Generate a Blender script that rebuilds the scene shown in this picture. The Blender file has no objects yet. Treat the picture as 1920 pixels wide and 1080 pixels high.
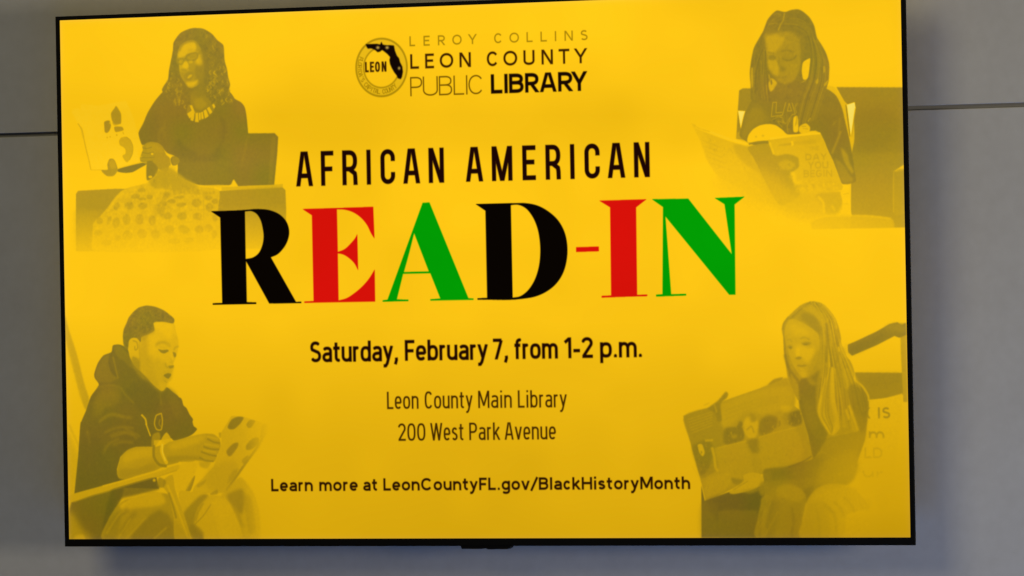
import bpy, bmesh, math, random
import numpy as np
from mathutils import Vector

# ------------------------------------------------------------------ camera
sc = bpy.context.scene
C = sc.collection
BASE = 1.70                                   # height of the middle of the screen above the floor
cd = bpy.data.cameras.new('camera'); cam = bpy.data.objects.new('camera', cd); C.objects.link(cam)
cd.sensor_width = 36; cd.lens = 7.5 * 36; cd.clip_start = .1; cd.clip_end = 100
cam.location = (5.37695, -10.317, BASE - .04155)
cam.rotation_euler = (1.572145, .0181277, .4754582)
sc.camera = cam

# ------------------------------------------------------------------ room light
world = bpy.data.worlds.new('World'); sc.world = world; world.use_nodes = True
bgn = world.node_tree.nodes['Background']
bgn.inputs[0].default_value = (.80, .92, 1.0, 1); bgn.inputs[1].default_value = .004

def area(name, loc, target, sx, sy, power, col):
    l = bpy.data.lights.new(name, 'AREA'); l.shape = 'RECTANGLE'; l.size = sx; l.size_y = sy
    l.energy = power; l.color = col
    o = bpy.data.objects.new(name, l); C.objects.link(o); o.location = loc
    o.rotation_euler = (Vector(target) - Vector(loc)).to_track_quat('-Z', 'Y').to_euler()
    return o
# warm ceiling panel in front of and above the display
area('ceiling_lamp', (-2.5, -7.0, BASE + 4.9), (.1, .08, BASE - .2), 5.0, 4.4, 244.0, (1.0, .87, .53))
# side window on the right
area('side_window', (5.2, -2.2, BASE - .20), (.5, .08, BASE - .1), 1.0, .85, 142.0, (1.0, .87, .66))
# cool skylight coming up off the floor below on the right
area('floor_bounce', (1.35, -1.3, BASE - 1.64), (.3, .08, BASE - .3), 3.2, .9, 22.0, (.20, .42, 1.0))

vs = sc.view_settings
vs.view_transform = 'Standard'; vs.look = 'None'; vs.exposure = 0; vs.gamma = 1

# ------------------------------------------------------------------ materials
def mat(name, col, rough=.5, spec=.5):
    m = bpy.data.materials.new(name); m.use_nodes = True
    b = m.node_tree.nodes['Principled BSDF']
    b.inputs['Base Color'].default_value = (*col, 1); b.inputs['Roughness'].default_value = rough
    b.inputs['Specular IOR Level'].default_value = spec
    return m, m.node_tree, b

def wall_paint():
    m, nt, b = mat('grey_wall_paint', (.40, .40, .40), .62, .3)
    N, L = nt.nodes, nt.links
    tc = N.new('ShaderNodeTexCoord')
    n1 = N.new('ShaderNodeTexNoise'); n1.inputs['Scale'].default_value = 9; n1.inputs['Detail'].default_value = 5
    n2 = N.new('ShaderNodeTexNoise'); n2.inputs['Scale'].default_value = 60; n2.inputs['Detail'].default_value = 3
    mx = N.new('ShaderNodeMixRGB'); mx.inputs[0].default_value = .5
    L.new(tc.outputs['Object'], n1.inputs['Vector']); L.new(tc.outputs['Object'], n2.inputs['Vector'])
    L.new(n1.outputs['Fac'], mx.inputs[1]); L.new(n2.outputs['Fac'], mx.inputs[2])
    r = N.new('ShaderNodeValToRGB'); L.new(mx.outputs[0], r.inputs[0])
    r.color_ramp.elements[0].position = .3; r.color_ramp.elements[0].color = (.372, .368, .364, 1)
    r.color_ramp.elements[1].position = .7; r.color_ramp.elements[1].color = (.412, .414, .412, 1)
    L.new(r.outputs[0], b.inputs['Base Color'])
    n3 = N.new('ShaderNodeTexNoise'); n3.inputs['Scale'].default_value = 420; L.new(tc.outputs['Object'], n3.inputs['Vector'])
    bp = N.new('ShaderNodeBump'); bp.inputs['Strength'].default_value = .12; bp.inputs['Distance'].default_value = .0006
    L.new(n3.outputs['Fac'], bp.inputs['Height']); L.new(bp.outputs[0], b.inputs['Normal'])
    return m

def plastic(name, col, rough):
    m, nt, b = mat(name, col, rough, .1)
    N, L = nt.nodes, nt.links
    n = N.new('ShaderNodeTexNoise'); n.inputs['Scale'].default_value = 700
    tc = N.new('ShaderNodeTexCoord'); L.new(tc.outputs['Object'], n.inputs['Vector'])
    bp = N.new('ShaderNodeBump'); bp.inputs['Strength'].default_value = .1; bp.inputs['Distance'].default_value = .0003
    L.new(n.outputs['Fac'], bp.inputs['Height']); L.new(bp.outputs[0], b.inputs['Normal'])
    return m

M_WALL = wall_paint()
M_GAP = plastic('grey_joint_backing', (.23, .23, .23), .8)
M_BEZ = plastic('black_bezel', (.0015, .0015, .0015), .5)
M_CASE = plastic('black_case', (.012, .012, .012), .55)
M_STEEL = plastic('black_steel', (.02, .02, .02), .5)

# ------------------------------------------------------------------ picture on the screen: raster helpers
AW, AH = 1600, 900                      # size of the picture shown on the display

def catmull(pts, t=0.36, sub=4):
    n = len(pts); out = []
    for i in range(n):
        p0, p1, p2, p3 = (np.array(pts[(i + k - 1) % n], float) for k in range(4))
        m1, m2 = t * (p2 - p0), t * (p3 - p1)
        L = np.hypot(*(p2 - p1))
        for m in (m1, m2):
            l = np.hypot(*m)
            if l > L: m *= L / l
        for k in range(sub):
            s = k / sub
            out.append((2*s**3-3*s**2+1)*p1 + (s**3-2*s**2+s)*m1 + (-2*s**3+3*s**2)*p2 + (s**3-s**2)*m2)
    return out

def rounded(pts, lim=34, sub=6):
    """smooth the curved runs of an outline and keep its real corners"""
    n = len(pts); P = [np.array(p, float) for p in pts]
    def corner(i):
        a, b = P[i] - P[i - 1], P[(i + 1) % n] - P[i]
        c = abs(math.degrees(math.atan2(a[0] * b[1] - a[1] * b[0], float(a @ b))))
        return c > lim or max(np.hypot(*a), np.hypot(*b)) > 5 * min(np.hypot(*a), np.hypot(*b)) and c > 12
    K = [corner(i) for i in range(n)]; out = []
    for i in range(n):
        j = (i + 1) % n; p1, p2 = P[i], P[j]; L = np.hypot(*(p2 - p1)); d = p2 - p1
        def tan(q):
            a, b = P[q] - P[q - 1], P[(q + 1) % n] - P[q]; la, lb = np.hypot(*a), np.hypot(*b)
            t = a / la * lb + b / lb * la; return t / np.hypot(*t) * L
        m1 = d if K[i] else tan(i); m2 = d if K[j] else tan(j)
        for k in range(sub):
            s = k / sub
            out.append((2*s**3-3*s**2+1)*p1 + (s**3-2*s**2+s)*m1 + (-2*s**3+3*s**2)*p2 + (s**3-s**2)*m2)
    return out

def fill(loops, pad=3, ss=4):
    """coverage of an even-odd polygon: (mask, x0, y0)"""
    allp = np.array([p for l in loops for p in l], float)
    x0 = max(int(allp[:, 0].min()) - pad, 0); x1 = min(int(allp[:, 0].max()) + pad + 2, AW)
    y0 = max(int(allp[:, 1].min()) - pad, 0); y1 = min(int(allp[:, 1].max()) + pad + 2, AH)
    if x1 <= x0 or y1 <= y0: return None
    w, h = x1 - x0, y1 - y0
    ex = []
    for l in loops:
        a = np.array(l, float); b = np.roll(a, -1, 0)
        ex.append(np.hstack([a, b]))
    ex = np.vstack(ex); ex = ex[ex[:, 1] != ex[:, 3]]
    m = np.zeros((h, w + 2))
    for r in range(h):
        for k in range(ss):
            y = y0 + r + (k + .5) / ss
            hit = (ex[:, 1] <= y) != (ex[:, 3] <= y)
            e = ex[hit]
            if not len(e): continue
            xs = np.sort(e[:, 0] + (y - e[:, 1]) * (e[:, 2] - e[:, 0]) / (e[:, 3] - e[:, 1])) - x0
            xs = np.clip(xs, 0, w)
            for a, b in zip(xs[::2], xs[1::2]):
                # running sum gives exact horizontal coverage
                for v, s in ((a, 1), (b, -1)):
                    i = int(v); f = v - i
                    m[r, i] += s * (1 - f) / ss; m[r, i + 1] += s * f / ss
    return np.clip(np.cumsum(m, 1)[:, :w], 0, 1), x0, y0

def blur(a, s):
    if s < .2: return a
    r = max(1, int(s * 2.6 + .5)); k = np.exp(-.5 * (np.arange(-r, r + 1) / s) ** 2); k /= k.sum()
    for ax in (0, 1):
        p = np.pad(a, [(r, r) if i == ax else (0, 0) for i in (0, 1)], mode='edge')
        o = np.zeros_like(a)
        for i, kk in enumerate(k):
            o += kk * (p[i:i + a.shape[0]] if ax == 0 else p[:, i:i + a.shape[1]])
        a = o
    return a

def segs(paths, w, square, X, Y):
    """signed distance to flat ended strokes; paths = [(points, sharp)]"""
    d = np.full(X.shape, 1e3); hw = w / 2
    for pts, sharp in paths:
        n = len(pts)
        for i in range(n - 1):
            (ax, ay), (bx, by) = pts[i], pts[i + 1]
            L = math.hypot(bx - ax, by - ay)
            if L < 1e-6: continue
            ux, uy = (bx - ax) / L, (by - ay) / L
            t = (X - ax) * ux + (Y - ay) * uy; q = np.abs((Y - ay) * ux - (X - ax) * uy)
            e0 = hw if (sharp and i) or square else 0; e1 = hw if (sharp and i < n - 2) or square else 0
            d = np.minimum(d, np.maximum(np.maximum(-t - e0, t - L - e1), q - hw))
            if not sharp and (i or (abs(pts[0][0] - pts[-1][0]) < .01 and abs(pts[0][1] - pts[-1][1]) < .01)): d = np.minimum(d, np.hypot(X - ax, Y - ay) - hw)
    return d

def noise(h, w, scale, seed):
    rng = np.random.default_rng(seed)
    g = rng.standard_normal((int(h / scale) + 4, int(w / scale) + 4))
    yy = np.arange(h) / scale; xx = np.arange(w) / scale
    yi = yy.astype(int); xi = xx.astype(int); fy = (yy - yi)[:, None]; fx = (xx - xi)[None]
    fy = fy * fy * (3 - 2 * fy); fx = fx * fx * (3 - 2 * fx)
    a = g[yi][:, xi]; b = g[yi][:, xi + 1]; c = g[yi + 1][:, xi]; d = g[yi + 1][:, xi + 1]
    return (a * (1 - fx) + b * fx) * (1 - fy) + (c * (1 - fx) + d * fx) * fy

# ---------------- lettering: stroke built glyphs in a W x H box, y up
def sup(cx, cy, rx, ry, a0, a1, e, n=26):
    o = []
    for i in range(n + 1):
        a = math.radians(a0 + (a1 - a0) * i / n); c, s = math.cos(a), math.sin(a)
        o.append((cx + rx * math.copysign(abs(c) ** (2 / e), c), cy + ry * math.copysign(abs(s) ** (2 / e), s)))
    return o

WID = dict(A=.62, B=.56, C=.56, D=.6, E=.48, F=.46, G=.6, H=.62, I=.2, K=.58, L=.45, M=.74, N=.62, O=.62, P=.54, R=.56, S=.53, T=.52,
           U=.6, V=.6, W=.86, Y=.57, a=.47, b=.5, c=.44, d=.5, e=.49, f=.32, g=.5, h=.49, i=.17, k=.47, l=.16, m=.76, n=.49, o=.51,
           p=.5, r=.3, s=.42, t=.34, u=.49, v=.48, y=.47, w=.7)
WID.update({'0': .55, '1': .33, '2': .52, '7': .5, '.': .17, ',': .18, '-': .3, '/': .38, ' ': .25, "'": .1})

def glyph(c, W, H, w, e=2.5, xh=.72):
    """(paths, clip_low, clip_high)"""
    h = w / 2; L, R, T, B = h, W - h, H - h, h; cx = W / 2; X = xh * H; XT = X - h; mx = (L + R) / 2; rx = (R - L) / 2
    lo, hi = -9e9, 9e9; p = []
    def a(*pts, sharp=True): p.append((list(pts), sharp))
    def r(pts): p.append((pts, False))
    if c == 'A':
        k = h * .7; a((L - h*.1, 0), (cx - k, H)); a((R + h*.1, 0), (cx + k, H)); y = .3 * H; f = y / H
        a((L + (cx - k - L) * f, y), (R + (cx + k - R) * f, y)); lo, hi = 0, H
    elif c == 'B':
        m = .53 * H; r([(L, T), (mx * .95, T)] + sup(mx * .95, (T + m) / 2, R * .96 - mx * .95, (T - m) / 2, 90, -90, 2.4, 14) + [(L, m)])
        r([(L, m), (mx, m)] + sup(mx, (m + B) / 2, R - mx, (m - B) / 2, 90, -90, 2.4, 14) + [(L, B)]); a((L, 0), (L, H))
    elif c == 'C' and e > 2.7: r([(R, H * .66)] + sup(mx, T - rx * 1.1, rx, rx * 1.1, 0, 180, 2.1, 16) + sup(mx, B + rx * 1.1, rx, rx * 1.1, 180, 360, 2.1, 16) + [(R, H * .34)])
    elif c == 'C': r(sup(mx, H / 2, rx, H / 2 - h, 38, 322, e))
    elif c == 'D': r([(L, T)] + sup(L + rx * .7, H / 2, rx * 1.3, H / 2 - h, 90, -90, 2.3) + [(L, B)]); a((L, 0), (L, H))
    elif c == 'E': a((L, 0), (L, H)); a((L, T), (W, T)); a((L, B), (W, B)); a((L, H * .52), (W * .9, H * .52))
    elif c == 'F': a((L, 0), (L, H)); a((L, T), (W, T)); a((L, H * .48), (W * .9, H * .48))
    elif c == 'G': r(sup(mx, H / 2, rx, H / 2 - h, 40, 350, e)); a((mx, H * .45), (R, H * .45), (R, H * .2))
    elif c == 'H': a((L, 0), (L, H)); a((R, 0), (R, H)); a((L, H * .52), (R, H * .52))
    elif c in 'Il': a((cx, 0), (cx, H))
    elif c == 'K': a((L, 0), (L, H)); a((L, H * .38), (R, H)); a((W * .42, H * .58), (R + h*.3, 0)); lo, hi = 0, H
    elif c == 'L': a((L, 0), (L, H)); a((L, B), (W, B))
    elif c == 'M': a((L, 0), (L, H)); a((R, 0), (R, H)); v = 0 if e > 2.7 else H * .14; a((L + h*.3, H), (cx, v)); a((R - h*.3, H), (cx, v)); r([(cx - .1, v + h*.6), (cx, v + h*.6), (cx + .1, v + h*.6)]); lo, hi = 0, H
    elif c == 'N': a((L, 0), (L, H)); a((R, 0), (R, H)); a((L + h*.2, H), (R - h*.2, 0)); lo, hi = 0, H
    elif c in 'O0': r(sup(mx, H / 2, rx, H / 2 - h, 0, 360, e, 40))
    elif c in 'PR':
        m = H * .46; k = L + rx * .9; r([(L, T), (k, T)] + sup(k, (T + m) / 2, R - k, (T - m) / 2, 90, -90, 2.4, 14) + [(L, m)]); a((L, 0), (L, H))
        if c == 'R':
            if e > 2.7: r([(k, m), (R - h*.2, m * .72), (R, m * .5), (R + h*.1, 0)])
            else: a((k * .98, m), (R + h * .2, 0))
        lo = 0
    elif c == 'S':
        m = H * .51; r(sup(mx, (T + m) / 2, rx * .95, (T - m) / 2, 38, 225, 2.2, 14)[:-1] + sup(mx, (m + B) / 2, rx, (m - B) / 2, 55, -145, 2.2, 16))
    elif c == 'T': a((cx, 0), (cx, H)); a((0, T), (W, T))
    elif c == 'U': r([(L, H)] + sup(mx, H * .3, rx, H * .3 - h, 180, 360, e) + [(R, H)])
    elif c == 'V': a((L - h*.2, H), (cx, 0)); a((R + h*.2, H), (cx, 0)); lo, hi = 0, H
    elif c == 'W': q = h*.6; a((L - h*.3, H), (W * .27, 0)); a((W * .27, 0), (cx, H)); a((cx, H), (W * .73, 0)); a((W * .73, 0), (R + h*.3, H)); lo, hi = 0, H
    elif c == 'Y': a((L - h*.2, H), (cx, H * .42)); a((R + h*.2, H), (cx, H * .42)); a((cx, H * .45), (cx, 0)); hi = H
    elif c == '1': a((cx + W*.2, 0), (cx + W*.2, H)); a((W * .02, H * .76), (cx + W*.2, H * .97)); hi = H
    elif c == '2': r(sup(mx, H * .72, rx, H * .28 - h, 165, -25, 2.1, 16) + [(L + h*.3, B)]); a((L - h*.4, B), (W, B))
    elif c == '7': a((0, T), (R, T)); a((R - h*.1, T), (W * .3, 0)); lo, hi = 0, H
    elif c == '.': a((cx, 0), (cx, w * 1.15)); p = [([(cx, w*.1), (cx, w * .7)], False), ([(cx - .15 * w, w * .55), (cx + .15*w, w * .55)], False), ([(cx-.1, w*.55), (cx, w*.55), (cx+.1, w*.55)], False)]
    elif c == ',': r([(cx, w * 1.1), (cx + w*.1, w * .4), (cx - w * .35, -w * 1.0)])
    elif c == '-': a((0, H * .36), (W, H * .36))
    elif c == '/': a((0, -H * .08), (W, H * 1.02))
    elif c == "'": a((cx, H), (cx, H * .75))
    elif c == 'a':
        r([(L + rx*.1, XT - h * .9)] + sup(mx, XT - rx * .8, rx, rx * .8, 130, 0, 2.3, 14) + [(R, 0)])
        by = X * .31; r([(R, by * 1.75)] + sup(mx, by, rx, by - h * .95, 90, 270, 2.2, 16) + sup(mx, by, rx, by - h*.95, 270, 360, 2.2, 8))
    elif c in 'bp':
        r(sup(mx, X / 2, rx, X / 2 - h, 0, 360, e, 36)); a((L, 0 if c == 'b' else -H * .26), (L, H if c == 'b' else X))
    elif c in 'dq': r(sup(mx, X / 2, rx, X / 2 - h, 0, 360, e, 36)); a((R, 0), (R, H))
    elif c == 'c': r(sup(mx, X / 2, rx, X / 2 - h, 42, 318, e))
    elif c == 'e': a((L, X * .48), (R, X * .48)); r([(R, X * .48)] + sup(mx, X / 2, rx, X / 2 - h, 2, 312, e))
    elif c == 'f': r([(W * .4, 0)] + sup(W * .4 + W * .42, H - h - W * .4, W * .42, W * .4, 180, 82, 2.1, 10)); a((0, XT), (W * .88, XT))
    elif c == 'g':
        r(sup(mx, X / 2, rx, X / 2 - h, 0, 360, e, 36)); r([(R, X)] + [(R, X * .1)] + sup(mx, -H * .04, rx, H * .19, 0, -140, 2.3, 14))
    elif c in 'hnm':
        a((L, 0), (L, H if c == 'h' else X))
        if c == 'm':
            q = (R - L) / 4
            for c0 in (L + q, L + 3 * q): r([(c0 - q, X * .6)] + sup(c0, XT - q * 1.1, q, q * 1.1, 180, 0, 2.2, 14) + [(c0 + q, 0)])
        else: r([(L, X * .6)] + sup(mx, XT - rx, rx, rx, 180, 0, 2.2, 14) + [(R, 0)])
    elif c == 'i': a((cx, 0), (cx, X)); r([(cx - .1, H * .95), (cx, H * .95), (cx + .1, H * .95)]); a((cx, H * .95 - w*.45), (cx, H * .95 + w * .45))
    elif c == 'k': a((L, 0), (L, H)); a((L, X * .38), (R, X)); a((W * .38, X * .6), (R + h*.3, 0)); lo = 0
    elif c == 'o': r(sup(mx, X / 2, rx, X / 2 - h, 0, 360, e, 36))
    elif c == 'r': a((L, 0), (L, X)); r([(L, X * .62)] + sup(L + rx * 1.6, XT - rx * 1.5, rx * 1.6, rx * 1.5, 180, 75, 2, 10))
    elif c == 's':
        m = X * .5; r(sup(mx, (XT + m) / 2, rx * .94, (XT - m) / 2, 32, 215, 2.1, 14)[:-1] + sup(mx, (m + h) / 2, rx, (m - h) / 2, 45, -145, 2.1, 14))
    elif c == 't': r([(W * .4, H * .93)] + sup(W * .4 + W * .38, h + W * .4, W * .38, W * .4, 180, 275, 2.1, 10)); a((0, XT), (W * .92, XT))
    elif c == 'u': r([(L, X)] + sup(mx, h + rx, rx, rx, 180, 360, 2.2, 14)); a((R, 0), (R, X))
    elif c == 'v': a((L - h*.2, X), (cx, 0)); a((R + h*.2, X), (cx, 0)); lo, hi = 0, X
    elif c == 'w': a((L - h*.2, X), (W * .28, 0)); a((W * .28, 0), (cx, X)); a((cx, X), (W * .72, 0)); a((W * .72, 0), (R + h*.2, X)); lo, hi = 0, X
    elif c == 'y': a((L - h*.2, X), (cx + h*.1, h)); r([(R + h*.2, X), (W * .4, -H * .1), (W * .24, -H * .22), (W * .02, -H * .22)]); hi = X
    q = []
    for pts, sharp in p:                      # slanting strokes run past the line they are cut on
        if len(pts) == 2 and sharp and abs(pts[0][0] - pts[1][0]) > .01 and abs(pts[0][1] - pts[1][1]) > .01:
            (ax, ay), (bx, by) = pts; l = math.hypot(bx - ax, by - ay); ux, uy = (bx - ax) / l * w, (by - ay) / l * w
            cut = lambda y: (abs(y) < .01 and lo > -1) or abs(y - hi) < .01
            if cut(ay): ax, ay = ax - ux, ay - uy
            if cut(by): bx, by = bx + ux, by + uy
            pts = [(ax, ay), (bx, by)]
        q.append((pts, sharp))
    return q, lo, hi

def letters(text, x0, x1, H, w, e, boxes=None, track=None):
    """list of (char, left, width) filling x0..x1"""
    if boxes: return [(c, a, b - a) for c, (a, b) in zip([c for c in text if c != ' '], boxes)]
    gap = .13 if track is None else track
    WD = {c: WID.get(c, .5) * (1.2 if e < 2.4 and c in 'COG' else 1) for c in text}
    tot = sum(WD[c] for c in text) + gap * (len(text) - 1)
    s = (x1 - x0) / tot; out = []; x = x0
    for c in text:
        if c != ' ': out.append((c, x, WD[c] * s))
        x += (WD[c] + gap) * s
    return out

def put_text(paint, text, x0, x1, y, H, w, e=2.5, boxes=None, track=None, ang=0, xh=.72):
    """calls paint(mask, ix, iy) once for each glyph"""
    for c, gx, gw in letters(text, x0, x1, H, w, e, boxes, track):
        paths, lo, hi = glyph(c, gw, H, w, e, xh)
        m = 3 + w; ax, ay = int(gx - m), int(y - H - m); bx, by = int(gx + gw + m) + 1, int(y + H * .35 + m) + 1
        X, Y = np.meshgrid(np.arange(ax, bx) + .5, np.arange(ay, by) + .5)
        u, v = X - gx, y - Y
        d = segs(paths, w, False, u, v); d = np.maximum(d, np.maximum(v - hi, lo - v))
        paint(np.clip(.5 - d, 0, 1), ax, ay)

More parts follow.
